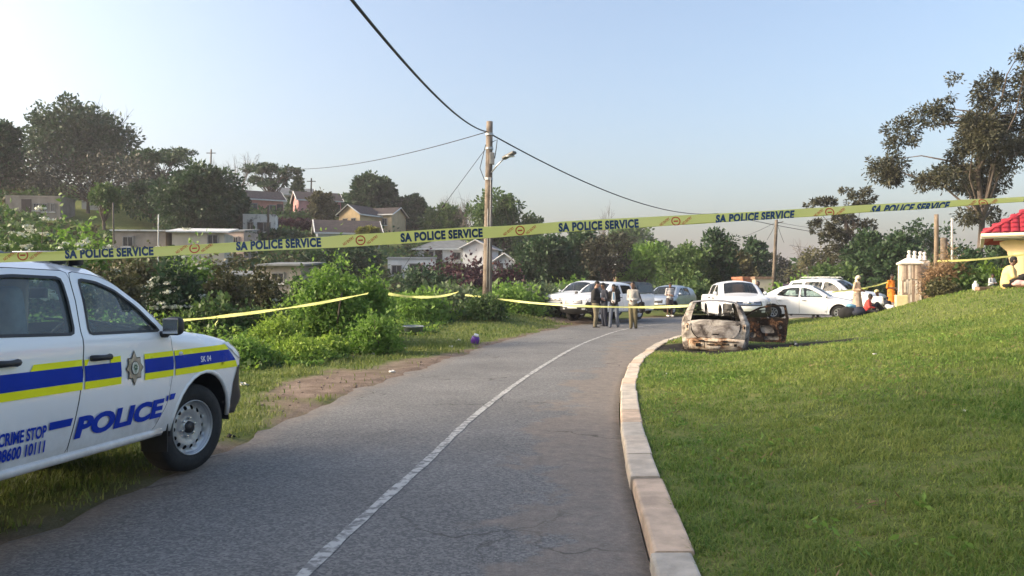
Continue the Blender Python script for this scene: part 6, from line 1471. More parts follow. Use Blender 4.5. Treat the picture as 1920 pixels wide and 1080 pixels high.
# ------------------------------------------------------------------ utility pole with street lamp, and the cables
def sag(a, b, s, n=18): a = Vector(a); b = Vector(b); return [a + (b - a) * t - Vector((0, 0, 4 * s * t * (1 - t))) for t in np.linspace(0, 1, n)]
MCABLE = mat('black_cable', (.012, .012, .013), .6, .1, 5)
def wire(name, label, pts, r, n=6):
    V, Fc = tube(pts, r, n); return tag(obj(name, V, Fc, MCABLE, None, True), label, 'cable')
UP = P(913, 590, 33); UPT = P(918, 228, 33)
def utility_pole():
    zg = H(UP.x, UP.y); root = thing('utility_pole', 'weathered wooden utility pole with a street lamp beside the road', 'utility pole', (UP.x, UP.y, zg)); h = UPT.z - zg; dx = UPT.x - UP.x
    L = lambda z: Vector((dx * z / h, 0, z))
    V, Fc = tube([L(-.4), L(h * .3), L(h * .6), L(h)], [.215, .185, .16, .135], 14); obj('shaft', V, Fc, mat('pole_timber', (.11, .085, .066), .85, 0, 2.2, col2=(.24, .195, .155), bump=.6, bscale=9), root, True)
    for (ox, z0, z1) in ((.10, 0.1, h - 2.4), (-.02, 1.2, h * .55)): MB().tube([L(z0) + Vector((ox, -.19, 0)), L(z1) + Vector((ox * .8, -.155, 0))], .022, 5).build('conduit', mat('grey_conduit', (.38, .36, .33), .7, .1, 4), root, True)
    for z in (h - .55, h - 1.15, h - 2.45): MB().lathe([(.155, -.05), (.175, -.05), (.175, .05), (.155, .05)], 14, 'Z', c=tuple(L(z))).build('steel_band', MSTEEL, root)
    MB().rbox(L(h - 1.6) + Vector((.13, -.12, 0)), (.2, .18, .5), .02, 1).build('fuse_box', mat('box_grey', (.2, .2, .2), .6), root)
    MB().tube([L(h - .9) + Vector((.1, -.1, 0)), L(h - .8) + Vector((.34, -.15, 0)), L(h - 1.2) + Vector((.3, -.14, 0)), L(h - 1.6) + Vector((.24, -.12, .0))], .02, 5).build('jumper', MCABLE, root)
    MB().tube([L(h - 1.0) + Vector((-.15, -.1, 0)), L(h - 2.0) + Vector((-.38, -.1, 0)), L(h - 2.5) + Vector((-.18, -.12, 0))], .016, 5).build('jumper', MCABLE, root)
    arm = MB().tube([L(h - 2.2) + Vector((.1, -.1, 0)), L(h - 1.98) + Vector((.35, -.35, .05)), L(h - 1.76) + Vector((.62, -.6, .06))], .032, 6).build('lamp_arm', MSTEEL, root, True)
    lp = Matrix.Translation(L(h - 1.66) + Vector((.86, -.82, .08))) @ Matrix.Rotation(R(-41), 4, 'Z') @ Matrix.Rotation(R(-17), 4, 'Y')
    MB().rbox((0, 0, 0), (.68, .24, .13), .05, 3, lp).build('lamp_head', mat('lamp_housing', (.10, .10, .10), .5), root, True); MB().ell(lp @ Vector((.05, 0, -.06)), (.2, .09, .05)).build('lamp_lens', MLAMP, root, True)
    w_ = lambda v: Vector((UP.x, UP.y, zg)) + v
    a = w_(L(h - .45) + Vector((-.12, -.1, 0))); b = w_(L(h - .6) + Vector((.16, -.05, 0)))
    near = P(600, -75, 9.5)
    wire('overhead_cable', 'thick twisted overhead cable running from the pole to the upper left', sag(near, a, .42, 26), .026, 8)
    far = P(1345, 400, 72); end = P(1900, 470, 120)
    wire('overhead_cable', 'overhead cable descending from the pole to the right', sag(b, far, 1.1, 22) + sag(far, end, 1.0)[1:], .03)
    wire('service_wire', 'thin service wire from the pole to the left hillside', sag(a + Vector((-.02, 0, -.02)), P(540, 317, 62), .45), .018)
    wire('stay_wire', 'stay wire slanting down left from the pole', [w_(L(h - 1.15) + Vector((-.15, 0, 0))), P(832, 385, 36)], .013)
    ins = MB().tube([P(833, 384, 36), P(829, 390, 36)], .045, 8).build('stay_insulator', MBLK); tag(ins, 'black insulator at the end of the stay wire', 'insulator')
    wire('stay_wire', 'lower stay wire reaching the bushes behind the pole', [P(828, 392, 36), P(745, 520, 40)], .010)
utility_pole()
tp = P(1456, 416, 50)
for i, (x, y, D, l) in enumerate([(1438, 450, 52, 'short stay wire left of the leaning pole'), (1470, 455, 52, 'short stay wire right of the leaning pole'), (1620, 428, 90, 'thin wire from the leaning pole to the right'), (1330, 455, 70, 'thin wire from the leaning pole to the left')]): wire('service_wire', l, sag(tp, P(x, y, D), .05 + .3 * (i > 1)), .012, 4)
wire('service_wire', 'thin wire crossing the skyline behind the wooden posts', sag(P(1480, 460, 90), P(1760, 455, 60), .5), .02, 4)
# ------------------------------------------------------------------ police tape
MTAPE = leafmat('yellow_tape', (.80, .82, .26), (.92, .92, .40), .4, .35, 2.0)
MTBLUE = mat('tape_navy_print', (.012, .05, .14), .4, .1, 8); MTRED = mat('tape_red_print', (.55, .10, .03), .4, .1, 8)
def spline3(pts, n=14):
    p = np.array(pts, float); p = np.vstack([2 * p[0] - p[1], p, 2 * p[-1] - p[-2]]); out = []
    for i in range(1, len(p) - 2):
        for t in np.linspace(0, 1, n, endpoint=False):
            a, b, c, d = p[i - 1], p[i], p[i + 1], p[i + 2]; out.append(.5 * (2 * b + (c - a) * t + (2 * a - 5 * b + 4 * c - d) * t * t + (3 * b - a - 3 * c + d) * t ** 3))
    out.append(p[-2]); return np.array(out)
def main_tape():
    ctrl = [(-140, 490), (0, 483.5), (150, 478), (283, 472), (400, 465.5), (560, 457), (697, 449), (825, 440.5), (960, 433), (1060, 425), (1160, 419.5), (1263, 413.5), (1400, 405.5), (1540, 397), (1640, 390), (1740, 385), (1823, 379), (1920, 373), (2060, 364)]
    Dx = lambda x: np.interp(x, [0, 520, 825, 1120, 1410, 1920], [3.58, 3.72, 3.87, 3.97, 4.02, 4.08])
    line = spline3([tuple(P(x, y, Dx(x))) for x, y in ctrl], 12)
    s = np.concatenate([[0], np.cumsum(np.linalg.norm(np.diff(line, axis=0), axis=1))])
    WD = .0605
    # arc length of a photograph column
    pxs = line[:, 0] / line[:, 1] * F + 960; S = lambda x: np.interp(x, pxs, s)
    # the tape is folded along its top on the left and along its foot on the right (fractions of its width)
    ftop = lambda q: np.interp(q, [S(-100), S(43), S(200), S(520), S(640)], [.24, .25, .22, .13, 0]) + .02 * np.sin(q * 5)
    fbot = lambda q: np.interp(q, [S(880), S(1120), S(1400), S(1640), S(1760), S(1900)], [0, .08, .16, .28, .32, .34]) + .012 * np.sin(q * 7)
    wav = lambda q: .006 * np.sin(q * 3.1) + .004 * np.sin(q * 7.7 + 1)
    def pos(q, t, off=0.0):
        """q along the tape, t in 0..1 from its foot to its top"""
        q = np.asarray(q, float); t = np.asarray(t, float)
        c = np.stack([np.interp(q, s, line[:, k]) for k in range(3)], -1); g = np.stack([np.interp(q + .02, s, line[:, k]) - np.interp(q - .02, s, line[:, k]) for k in range(3)], -1); g = unit(g)
        tilt = .12 * np.sin(q * 1.7) + np.interp(q, [S(900), S(1640), S(1920)], [0, .25, .45]); nrm = unit(np.stack([g[:, 1], -g[:, 0], np.zeros_like(q)], -1)); up = np.cross(g, -nrm) * -1; up = unit(np.where(up[:, 2:3] < 0, -up, up))
        u = unit(up * np.cos(tilt)[:, None] - nrm * np.sin(tilt)[:, None]); n_ = unit(nrm * np.cos(tilt)[:, None] + up * np.sin(tilt)[:, None])
        lo = fbot(q); hi = 1 - ftop(q); mid = (lo + hi) / 2
        over = np.maximum(t - hi, 0); under = np.maximum(lo - t, 0); tc = np.clip(t, lo, hi) - over * .92 + under * .92
        back = (over + under) * .10 + np.where(over + under > 0, .03, 0)
        return c + u * ((tc - mid) * WD)[:, None] + n_ * (off - back * WD + wav(q) * (t - .5))[:, None]
    n = len(line) * 2; q = np.linspace(s[0], s[-1], n); tt = np.linspace(0, 1, 15); V = np.vstack([pos(q, np.full(n, t)) for t in tt])
    Fc = np.array([(k * n + i, k * n + i + 1, (k + 1) * n + i + 1, (k + 1) * n + i) for k in range(14) for i in range(n - 1)])
    root = obj('police_tape', V, Fc, MTAPE, None, True); tag(root, 'broad yellow police tape stretched across the whole foreground', 'barrier tape')
    tv, tf = text_mesh('SA POLICE SERVICE', 1.0, 0, .055, spacing=1.1); tv = tv / np.array([tv[:, 0].max(), tv[:, 1].max()])
    nv, nf = text_mesh('NO ENTRY', 1.0, 0, .02); nv = nv / np.array([nv[:, 0].max(), nv[:, 1].max()])
    def put(v, f, m, nm):
        P3 = pos(v[:, 0], v[:, 1], .0016); lo = fbot(v[:, 0]); hi = 1 - ftop(v[:, 0])
        # what lies on the folded-away flap is printed on the hidden side
        ok = ((v[f][:, :, 1] >= (lo[f] - .02)) & (v[f][:, :, 1] <= (hi[f] + .02))).all(1)
        if ok.any(): tag(obj(nm, P3, np.ascontiguousarray(f[ok]), m, root), kind='stuff')
    def fine(v, f, k=2):
        bm = bmesh.new(); vs = [bm.verts.new((a, b, 0)) for a, b in v]
        for t in f:
            try: bm.faces.new([vs[i] for i in t])
            except ValueError: pass
        for _ in range(k):
            bmesh.ops.subdivide_edges(bm, edges=[e for e in bm.edges if abs(e.verts[0].co.y - e.verts[1].co.y) > .09], cuts=1); bmesh.ops.triangulate(bm, faces=bm.faces)
        bm.verts.index_update(); v2 = np.array([tuple(x.co)[:2] for x in bm.verts]); f2 = np.array([[x.index for x in t.verts] for t in bm.faces]); bm.free(); return v2, f2
    tv, tf = fine(tv, tf, 3)
    for (a, b) in ((122, 288), (443, 602), (751, 905), (1047, 1197), (1340, 1487), (1627, 1773), (1912, 2056)):
        s0, s1 = S(a), S(b); sh = np.interp(a, [1000, 1340, 1627], [0, .010, .03])
        put(np.column_stack([s0 + tv[:, 0] * (s1 - s0) + sh * tv[:, 1], -.0 + .11 + tv[:, 1] * .76]), tf, MTBLUE, 'lettering')
    for xc in (43, 365, 676, 975, 1267, 1555, 1842):
        sc = S(xc); rr = .40; k = 1.0
        ring = []
        c_ = np.linspace(0, 2 * math.pi, 33)[:-1]
        ov, of = panel2d([(math.cos(t), math.sin(t)) for t in c_], [[(.76 * math.cos(t), .76 * math.sin(t)) for t in c_]], .16)
        put(np.column_stack([sc + ov[:, 0] * rr * WD, .5 + ov[:, 1] * rr]), of, MTRED, 'no_entry_symbol')
        bv, bf = panel2d([(-.48, -.16), (.48, -.16), (.48, .16), (-.48, .16)], [], .16); put(np.column_stack([sc + bv[:, 0] * rr * WD, .5 + bv[:, 1] * rr]), bf, MTRED, 'no_entry_symbol')
        for sgn in (-1, 1):
            a = R(33); L = .062; hgt = .014; c0 = sc + sgn * .058; lx = (nv[:, 0] - .5) * L; ly = (nv[:, 1] - .5) * hgt
            put(np.column_stack([c0 + lx * math.cos(a) - ly * math.sin(a), .5 + (lx * math.sin(a) + ly * math.cos(a)) / WD]), nf, MTRED, 'no_entry_lettering')
main_tape()

def thin_tape(label, pts, w=.055, twist=(.3, 2.0)):
    line = spline3([tuple(P(*q)) for q in pts], 10); n = len(line); V = []
    g = unit(np.gradient(line, axis=0)); L = np.cumsum(np.linalg.norm(np.gradient(line, axis=0), axis=1))
    for i in range(n):
        side = np.array((g[i, 1], -g[i, 0], 0)); side = side / (np.linalg.norm(side) + 1e-9); up = np.array((0, 0, 1.)); a = twist[0] + .7 * math.sin(L[i] * twist[1]); d = up * math.cos(a) + side * math.sin(a)
        V += [line[i] + d * w / 2, line[i] - d * w / 2]
    o = obj('police_tape', V, np.array([(2 * i, 2 * i + 1, 2 * i + 3, 2 * i + 2) for i in range(n - 1)]), MTAPE, None, True); return tag(o, label, 'barrier tape')
thin_tape('thin yellow tape running from the police truck to the tall bush', [(325, 602, 12.5), (400, 595, 13.5), (500, 583, 15.5), (600, 568, 17.5), (690, 550, 19.6)], .06)
t_ = thin_tape('loose end of yellow tape dangling from the left-hand tape', [(404, 595, 13.5), (409, 598, 13.5), (405, 606, 13.5), (403, 610, 13.45)], .04)
thin_tape('yellow tape sagging between the tall bush and the pole', [(728, 551, 20.4), (765, 556, 22), (805, 557, 24), (835, 554, 26), (858, 548, 28)], .075, (.1, 1))
thin_tape('yellow tape from the pole past the standing men to the burnt car', [(872, 553, 30), (913, 558, 31.5), (980, 566, 29), (1040, 571, 27.5), (1110, 574.5, 26.2), (1180, 576, 24.6), (1240, 575.5, 23), (1300, 573, 21.8)], .075, (.15, .8))
thin_tape('yellow tape from the wooden post to the red-roofed house', [(1757, 490, 27.7), (1810, 488, 26.5), (1870, 483, 25.5), (1935, 476, 24.5)], .085, (.2, .6))
thin_tape('short yellow tape between the white cars and the gatepost', [(1560, 548, 31.2), (1600, 543, 31), (1640, 536, 30.6), (1664, 529, 30)], .07, (.2, .8))

# ------------------------------------------------------------------ people
def blob(parts, voxel, smooth=2):
    mb = MB()
    for p in parts:
        if p[0] == 'c':
            _, a, ra, b, rb = p; a = Vector(a); b = Vector(b); mb.ell(a, (ra,) * 3, 10); mb.ell(b, (rb,) * 3, 10); mb.tube([a, b], [ra, rb], 10)
        else: mb.ell(p[1], p[2], 14, None, 10)
    me = np_mesh('b', mb.v, mb.f); bm = bmesh.new(); bm.from_mesh(me); bmesh.ops.remove_doubles(bm, verts=bm.verts, dist=1e-5); bmesh.ops.recalc_face_normals(bm, faces=bm.faces); bm.to_mesh(me); bm.free()
    o = bpy.data.objects.new('b', me); COL.objects.link(o); m = o.modifiers.new('r', 'REMESH'); m.mode = 'VOXEL'; m.voxel_size = voxel; m.use_smooth_shade = True
    if smooth: k = o.modifiers.new('s', 'SMOOTH'); k.factor = .5; k.iterations = smooth
    dg = bpy.context.evaluated_depsgraph_get(); dg.update(); out = bpy.data.meshes.new_from_object(o.evaluated_get(dg)); bpy.data.objects.remove(o); bpy.data.meshes.remove(me)
    return out
STAND = dict(pel=(0, 0, .95), chest=(0, 0, 1.27), neck=(0, 0, 1.45), head=(0, -.025, 1.615), shL=(-.165, 0, 1.405), shR=(.165, 0, 1.405), elL=(-.22, .03, 1.12), elR=(.22, .03, 1.12), wrL=(-.22, -.04, .88), wrR=(.22, -.04, .88),
             hipL=(-.09, 0, .92), hipR=(.09, 0, .92), knL=(-.11, -.02, .5), knR=(.11, -.02, .5), anL=(-.12, .03, .09), anR=(.12, .03, .09), look=0, nod=0)
HOLD = dict(STAND, elL=(-.205, .05, 1.11), elR=(.205, .05, 1.11), wrL=(-.07, -.20, 1.10), wrR=(.07, -.21, 1.07), head=(0, -.05, 1.605), nod=.45)
STEP = dict(HOLD, knL=(-.12, -.06, .5), anL=(-.14, -.06, .09), knR=(.12, -.02, .5), anR=(.15, .12, .09))
SIT = dict(STAND, pel=(0, 0, .13), chest=(0, -.05, .44), neck=(0, -.10, .62), head=(0, -.15, .775), shL=(-.165, -.08, .57), shR=(.165, -.08, .57), elL=(-.23, -.12, .32), elR=(.23, -.12, .32), wrL=(-.1, -.33, .30), wrR=(.1, -.33, .30),
           hipL=(-.09, 0, .11), hipR=(.09, 0, .11), knL=(-.17, -.40, .34), knR=(.17, -.40, .34), anL=(-.14, -.62, .07), anR=(.14, -.62, .07), nod=.3)
SITX = dict(SIT, knL=(-.2, -.42, .12), knR=(.2, -.42, .12), anL=(.08, -.42, .07), anR=(-.08, -.46, .07))
SKIN_D = mat('dark_brown_skin', (.085, .045, .03), .5, .1, 10); SKIN_L = mat('light_skin', (.46, .26, .19), .5, .08, 10); SKIN_M = mat('brown_skin', (.14, .075, .048), .5, .1, 10)
HAIRB = mat('black_hair', (.012, .011, .01), .8, .2, 20)
def cloth(n, c, v=.15): return mat('cloth_' + n, c, .9, v, 7, bump=.25, bscale=18)
def person(label, x, D, htop=None, rot=0, pose=STAND, skin=SKIN_D, top=None, legs=None, shoes=None, hair=HAIRB, scale=None, skirt=None, sleeves=1.0, shorts=False, hat=None, extra=None, zg=None, fat=1.0, dz=0, scarf=None):
    X = (x - 960) / F * D; z = (H(X, D) if zg is None else zg) + dz
    J = {k: Vector(v) if isinstance(v, tuple) else v for k, v in pose.items()}; full = J['head'].z + .125
    sc = scale or ((CAMZ + (540 - htop) / F * D - z) / full if htop else 1.0)
    root = thing('person', label, 'person', (X, D, z), (0, 0, R(rot))); root.scale = (sc, sc, sc)
    hd = J['head']; fw = Vector((math.sin(J['look']), -math.cos(J['look']), -J['nod'])).normalized(); sd = Vector((math.cos(J['look']), math.sin(J['look']), 0)); upv = sd.cross(fw) * -1; upv = upv if upv.z > 0 else -upv
    B = [('e', J['chest'], (.165 * fat, .105 * fat, .20)), ('e', J['pel'], (.16 * fat, .115 * fat, .13)), ('c', J['pel'], .125 * fat, J['chest'], .125 * fat), ('c', J['chest'] + Vector((0, 0, .1)), .07, J['neck'], .055), ('c', J['neck'], .052, hd - upv * .03, .055),
         ('e', hd + upv * .02, (.075, .09, .098)), ('e', hd - upv * .055 + fw * .025, (.055, .06, .062)), ('c', hd + fw * .088 + upv * .012, .009, hd + fw * .102 - upv * .022, .014), ('e', hd + sd * .077, (.012, .022, .03)), ('e', hd - sd * .077, (.012, .022, .03))]
    for s_ in 'LR':
        sh, el, wr, hp, kn, an = (J[k + s_] for k in ('sh', 'el', 'wr', 'hip', 'kn', 'an')); sg = -1 if s_ == 'L' else 1
        B += [('c', J['chest'] + Vector((0, 0, .12)), .075, sh, .058), ('c', sh, .055, el, .042), ('c', el, .042, wr, .028), ('c', hp, .088 * fat, kn, .058), ('c', kn, .056, an, .036), ('c', an - Vector((0, -.03, .03)), .04, an + Vector((0, -.15, -.05)), .032)]
        d = (wr - el).normalized(); lat = d.cross(Vector((0, 0, 1))); lat = lat.normalized() if lat.length > .1 else Vector((1, 0, 0)); dn = lat.cross(d).normalized(); dn = dn if dn.z < 0 else -dn
        pc = wr + d * .05; B.append(('c', wr, .026, wr + d * .075, .034))
        for i, ln in enumerate((.058, .07, .066, .05)):
            b0 = wr + d * .085 + lat * (.03 - .02 * i); k1 = b0 + d * ln * .6 + dn * .012; B += [('c', b0, .0105, k1, .010), ('c', k1, .010, k1 + (d * .55 + dn * .75) * ln * .55, .009)]
        B += [('c', wr + d * .03 + lat * .03 * sg, .013, wr + d * .075 + lat * .055 * sg + dn * .012, .011), ('c', wr + d * .075 + lat * .055 * sg + dn * .012, .011, wr + d * .105 + lat * .045 * sg + dn * .03, .009)]
    me = blob(B, .0135, 1); me.materials.clear(); me.materials.append(skin); link(bpy.data.objects.new('body', me), root)
    def garment(nm, parts, m, vx=.02):
        q = blob(parts, vx, 2); q.materials.clear(); q.materials.append(m); return link(bpy.data.objects.new(nm, q), root)
    if top:
        T = [('e', J['chest'], (.175 * fat, .13 * fat, .215)), ('c', J['pel'] + Vector((0, 0, .0)), .155 * fat, J['chest'], .15 * fat), ('e', J['pel'] + Vector((0, 0, .02)), (.185 * fat, .14 * fat, .12)), ('c', J['neck'] - Vector((0, 0, .10)), .085, J['neck'] - Vector((0, 0, .02)), .066)]
        for s_ in 'LR':
            sh, el, wr = (J[k + s_] for k in ('sh', 'el', 'wr')); T += [('c', J['chest'] + Vector((0, 0, .10)), .095, sh, .062), ('c', sh, .064, el, .054)]
            if sleeves >= 1: T.append(('c', el, .053, el + (wr - el) * .92, .040))
        garment('jacket' if sleeves >= 1 else 'shirt', T, top)
    if legs:
        T = [('e', J['pel'] - Vector((0, 0, .03)), (.178 * fat, .135 * fat, .13))]
        for s_ in 'LR':
            hp, kn, an = (J[k + s_] for k in ('hip', 'kn', 'an')); T.append(('c', hp, .105 * fat, kn, .078))
            if not shorts: T += [('c', kn, .077, an + (kn - an) * .06, .060)]
        garment('shorts' if shorts else 'trousers', T, legs)
    if skirt:
        lo = (J['knL'] + J['knR']) / 2 - Vector((0, 0, .12)); garment('skirt', [('c', J['pel'], .17, lo, .22), ('e', J['pel'], (.19, .15, .14))], skirt)
    if shoes:
        for s_ in 'LR':
            an = J['an' + s_]; garment('shoe', [('c', an - Vector((0, -.035, .035)), .052, an + Vector((0, -.16, -.048)), .042)], shoes, .014)
    if hair:
        hm = blob([('e', hd + upv * .045 - fw * .018, (.083, .094, .088)), ('e', hd - fw * .045 + upv * .005, (.078, .06, .085))], .016, 1); hm.materials.clear(); hm.materials.append(hair); link(bpy.data.objects.new('hair', hm), root)
    for s_ in (-1, 1): MB().ell(hd + fw * .083 + sd * .03 * s_ + upv * .022, (.011, .011, .008), 8).build('eye', mat('eye_dark', (.02, .015, .012), .2), root, True)
    MB().ell(hd + fw * .083 - upv * .052, (.022, .008, .006), 8).build('mouth', mat('lips', (.16, .06, .05), .5), root, True)
    if scarf:
        sm = blob([('e', hd + upv * .04 - fw * .02, (.098, .108, .105)), ('e', hd - fw * .05 - upv * .02, (.09, .08, .10)), ('c', hd - upv * .11 - fw * .02, .085, J['neck'] - Vector((0, 0, .06)), .11)], .016, 2); sm.materials.clear(); sm.materials.append(scarf); link(bpy.data.objects.new('headscarf', sm), root)
    if hat:
        c_ = hd + upv * .075; hm = blob([('e', c_, (.09, .10, .062)), ('e', c_ + fw * .09 - upv * .022, (.062, .075, .014))], .012, 1); hm.materials.clear(); hm.materials.append(hat); link(bpy.data.objects.new('cap', hm), root)
    if extra: extra(root, J)
    return root
NAVY = cloth('navy', (.016, .02, .035)); BLACK = cloth('black', (.013, .013, .014)); KHAKI = cloth('khaki', (.17, .145, .095)); OLIVE = cloth('olive', (.13, .11, .06)); SLATE = cloth('slate', (.14, .16, .20)); GREYC = cloth('grey', (.34, .33, .31))
BEIGE = cloth('beige', (.55, .38, .27)); CREAM = cloth('cream', (.62, .56, .44)); ORANGE = cloth('orange', (.62, .20, .02)); YELLOW = cloth('pale_yellow', (.72, .50, .22)); WHITE = cloth('white', (.68, .66, .63)); REDC = cloth('red', (.55, .06, .05)); SHOE = mat('black_shoe', (.015, .013, .012), .5)
STRIPE = bpy.data.materials.new('striped_cloth'); STRIPE.use_nodes = True
def _stripe():
    nt = STRIPE.node_tree; b = nt.nodes['Principled BSDF']; b.inputs['Roughness'].default_value = .9; tc = nt.nodes.new('ShaderNodeTexCoord'); w = nt.nodes.new('ShaderNodeTexWave'); w.bands_direction = 'Z'; w.inputs['Scale'].default_value = 4.2; nt.links.new(tc.outputs['Object'], w.inputs[0])
    r = nt.nodes.new('ShaderNodeValToRGB'); r.color_ramp.elements[0].position = .45; r.color_ramp.elements[1].position = .55; r.color_ramp.elements[0].color = (.62, .6, .57, 1); r.color_ramp.elements[1].color = (.22, .2, .2, 1); nt.links.new(w.outputs[0], r.inputs[0]); nt.links.new(r.outputs[0], b.inputs['Base Color'])
_stripe()
def phone(root, J):
    p = (J['wrL'] + J['wrR']) / 2 + Vector((0, -.1, .0)); MB().rbox(p, (.15, .012, .10), .004, 1, None).build('notepad', WHITE, root)
def suit(root, J):
    c_ = J['chest']; V = [(-.05, -.142, c_.z + .16), (.05, -.142, c_.z + .16), (.075, -.15, c_.z - .05), (.06, -.155, c_.z - .26), (-.06, -.155, c_.z - .26), (-.075, -.15, c_.z - .05)]
    s_ = obj('shirt_front', V + [(a, b + .03, z) for a, b, z in V], [(0, 1, 2, 3, 4, 5), (11, 10, 9, 8, 7, 6)] + [(i, (i + 1) % 6, 6 + (i + 1) % 6, 6 + i) for i in range(6)], WHITE, root)
    MB().rbox((0, -.163, c_.z - .06), (.05, .012, .40), .004, 1).build('tie', cloth('light_blue', (.16, .32, .50)), root); phone(root, J)
def bag(root, J):
    MB().rbox((.30, .05, .82), (.16, .32, .40), .06, 3).build('shoulder_bag', BLACK, root, True); MB().tube([(.30, .05, 1.0), (.22, .0, 1.30), (.12, -.04, 1.50), (.2, .1, 1.3), (.30, .1, 1.0)], .018, 6).build('bag_strap', BLACK, root, True); phone(root, J)
person('man in black jacket and khaki trousers reading beside the pickup', 1117, 31.0, 527, 78, HOLD, SKIN_L, BLACK, KHAKI, SHOE, extra=phone, fat=1.18)
person('person in dark clothes half hidden between the two jacketed men', 1133, 32.0, 530, -70, HOLD, SKIN_M, NAVY, NAVY, SHOE, fat=.9)
person('man in dark suit jacket with light blue tie', 1151, 30.9, 533, -12, STEP, SKIN_M, BLACK, SLATE, SHOE, extra=suit, fat=.92)
person('man in grey jacket with black shoulder bag standing on the centre line', 1187, 30.0, 528, -22, dict(HOLD, nod=.15, elL=(-.19, .03, 1.10), elR=(.19, .04, 1.10), shL=(-.15, 0, 1.40), shR=(.15, 0, 1.40), knL=(-.07, -.03, .5), anL=(-.06, -.05, .09), knR=(.08, -.0, .5), anR=(.09, .06, .09)), SKIN_M, GREYC, OLIVE, SHOE, extra=bag, fat=.85)
person('person in striped shirt and shorts beside the silver crossover', 1256, 41.5, 530, 15, HOLD, SKIN_M, STRIPE, cloth('dark_shorts', (.06, .05, .05)), WHITE, sleeves=.5, shorts=True, zg=.06)
person('person in dark top behind the mirror of the pickup facing the camera', 1421, 32.5, 527, -30, STAND, SKIN_D, BLACK, BLACK, SHOE)
person('person in dark purple top seen from behind beyond the white sedan', 1478, 44, 520, 150, STAND, SKIN_D, cloth('dark_purple', (.035, .025, .05)), NAVY, SHOE)
person('person with dark cap looking over the white sedan roof', 1530, 37.8, 521, 20, STAND, SKIN_D, NAVY, NAVY, SHOE, hat=NAVY)
person('woman in beige wrap and pale headscarf holding a dish', 1607, 30.2, 517, 40, HOLD, SKIN_D, BEIGE, None, SHOE, hair=None, skirt=cloth('taupe', (.34, .27, .22)), scarf=CREAM, extra=lambda r, J: MB().lathe([(.001, 0), (.09, 0), (.13, .06), (.12, .06), (.08, .015)], 16, 'Z', c=(0, -.36, 1.13)).build('dish', cloth('dish_green', (.35, .4, .1)), r, True))
person('person in orange dress standing beside the stone gatepost', 1671, 31.4, 514, 25, STEP, SKIN_D, ORANGE, None, SHOE, skirt=ORANGE, sleeves=.5)
person('seated person in pale yellow cap and white top beside the bags', 1649, 28.6, 543, -60, SIT, SKIN_D, WHITE, NAVY, SHOE, hair=None, hat=cloth('cap_yellow', (.66, .58, .30)))
person('seated person in navy with back to the gatepost', 1663, 28.9, 556, 150, SITX, SKIN_D, NAVY, NAVY, SHOE)
person('crouching child in red top in front of the white sedan', 1625, 28.3, 551, 60, SITX, SKIN_D, REDC, BLACK, SHOE)
person('woman in pale yellow sweater seated on the lawn crest', 1889, 23.6, 481, 62, dict(SIT, look=.15), SKIN_M, YELLOW, BLACK, SHOE, fat=1.25)
person('small child in grey seated behind the lawn crest', 1858, 26.0, 513, 10, SITX, SKIN_D, cloth('pale_grey', (.42, .43, .46)), BLACK, SHOE)

# ------------------------------------------------------------------ small things
def lump(name, label, x, D, size, m, cat, seed=0, dz=0, group=None):
    X = (x - 960) / F * D; rng = np.random.default_rng(seed); w, d, h = size
    me = blob([('e', (rng.uniform(-.3, .3) * w, rng.uniform(-.3, .3) * d, h * rng.uniform(.25, .6)), (w * rng.uniform(.25, .42), d * rng.uniform(.25, .42), h * rng.uniform(.3, .5))) for _ in range(7)], max(.012, w * .035), 2)
    me.materials.clear(); me.materials.append(m); o = link(bpy.data.objects.new(name, me)); o.location = (X, D, H(X, D) + dz); return tag(o, label, cat, group)
lump('bag', 'slumped black bag in front of the sedan wheel', 1592, 28.2, (.75, .5, .42), BLACK, 'bag', 1)
lump('bag', 'dark navy bundle right of the slumped black bag', 1612, 28.0, (.6, .5, .36), NAVY, 'bag', 2)
lump('cloth_bundle', 'light blue cloth lying on the dark bags', 1595, 28.15, (.34, .26, .16), cloth('sky_blue', (.20, .42, .58)), 'cloth', 3, .36)
lump('blanket', 'pink blanket beside the woman in yellow', 1914, 23.0, (.40, .4, .22), cloth('pink', (.58, .34, .32)), 'blanket', 4)
lump('cloth_bundle', 'pale bundle on the grass by the seated people', 1668, 28.0, (.3, .3, .2), WHITE, 'cloth', 5)
lump('rubble_heap', 'low heap of brown rubble right of the orange dress', 1682, 30.2, (1.0, .6, .35), MGREYP, 'rubble', 6)
lump('rubbish_heap', 'low heap of dark rubbish behind the plastic basin', 700, 21.5, (1.7, .9, .25), mat('rubbish', (.10, .07, .055), .9, .5, 14), 'rubbish', 7)
def box_thing(name, label, x, ybase, D, dim, m, cat, rot=0):
    b = P(x, ybase, D); z = H(b.x, b.y); o = MB().rbox((0, 0, dim[2] / 2 - .03), dim, .02, 2).build(name, m); o.location = (b.x, b.y, z); o.rotation_euler = (0, 0, R(rot)); return tag(o, label, cat)
box_thing('plinth_block', 'pale yellow block at the foot of the gatepost', 1690, 578, 28.2, (.40, .3, .46), mat('yellow_block', (.68, .60, .34), .8, .08, 4), 'block', -14)
box_thing('brick', 'loose brick lying on the lawn crest', 1845, 541, 24.6, (.5, .22, .12), MBRN, 'brick', 8)
def lathe_thing(name, label, x, D, prof, m, cat, tilt=0, z=None):
    X = (x - 960) / F * D; o = MB().lathe(prof, 24, 'Z').build(name, m, None, True); o.location = (X, D, H(X, D) if z is None else z); o.rotation_euler = (R(tilt), R(tilt * .6), 0); return tag(o, label, cat)
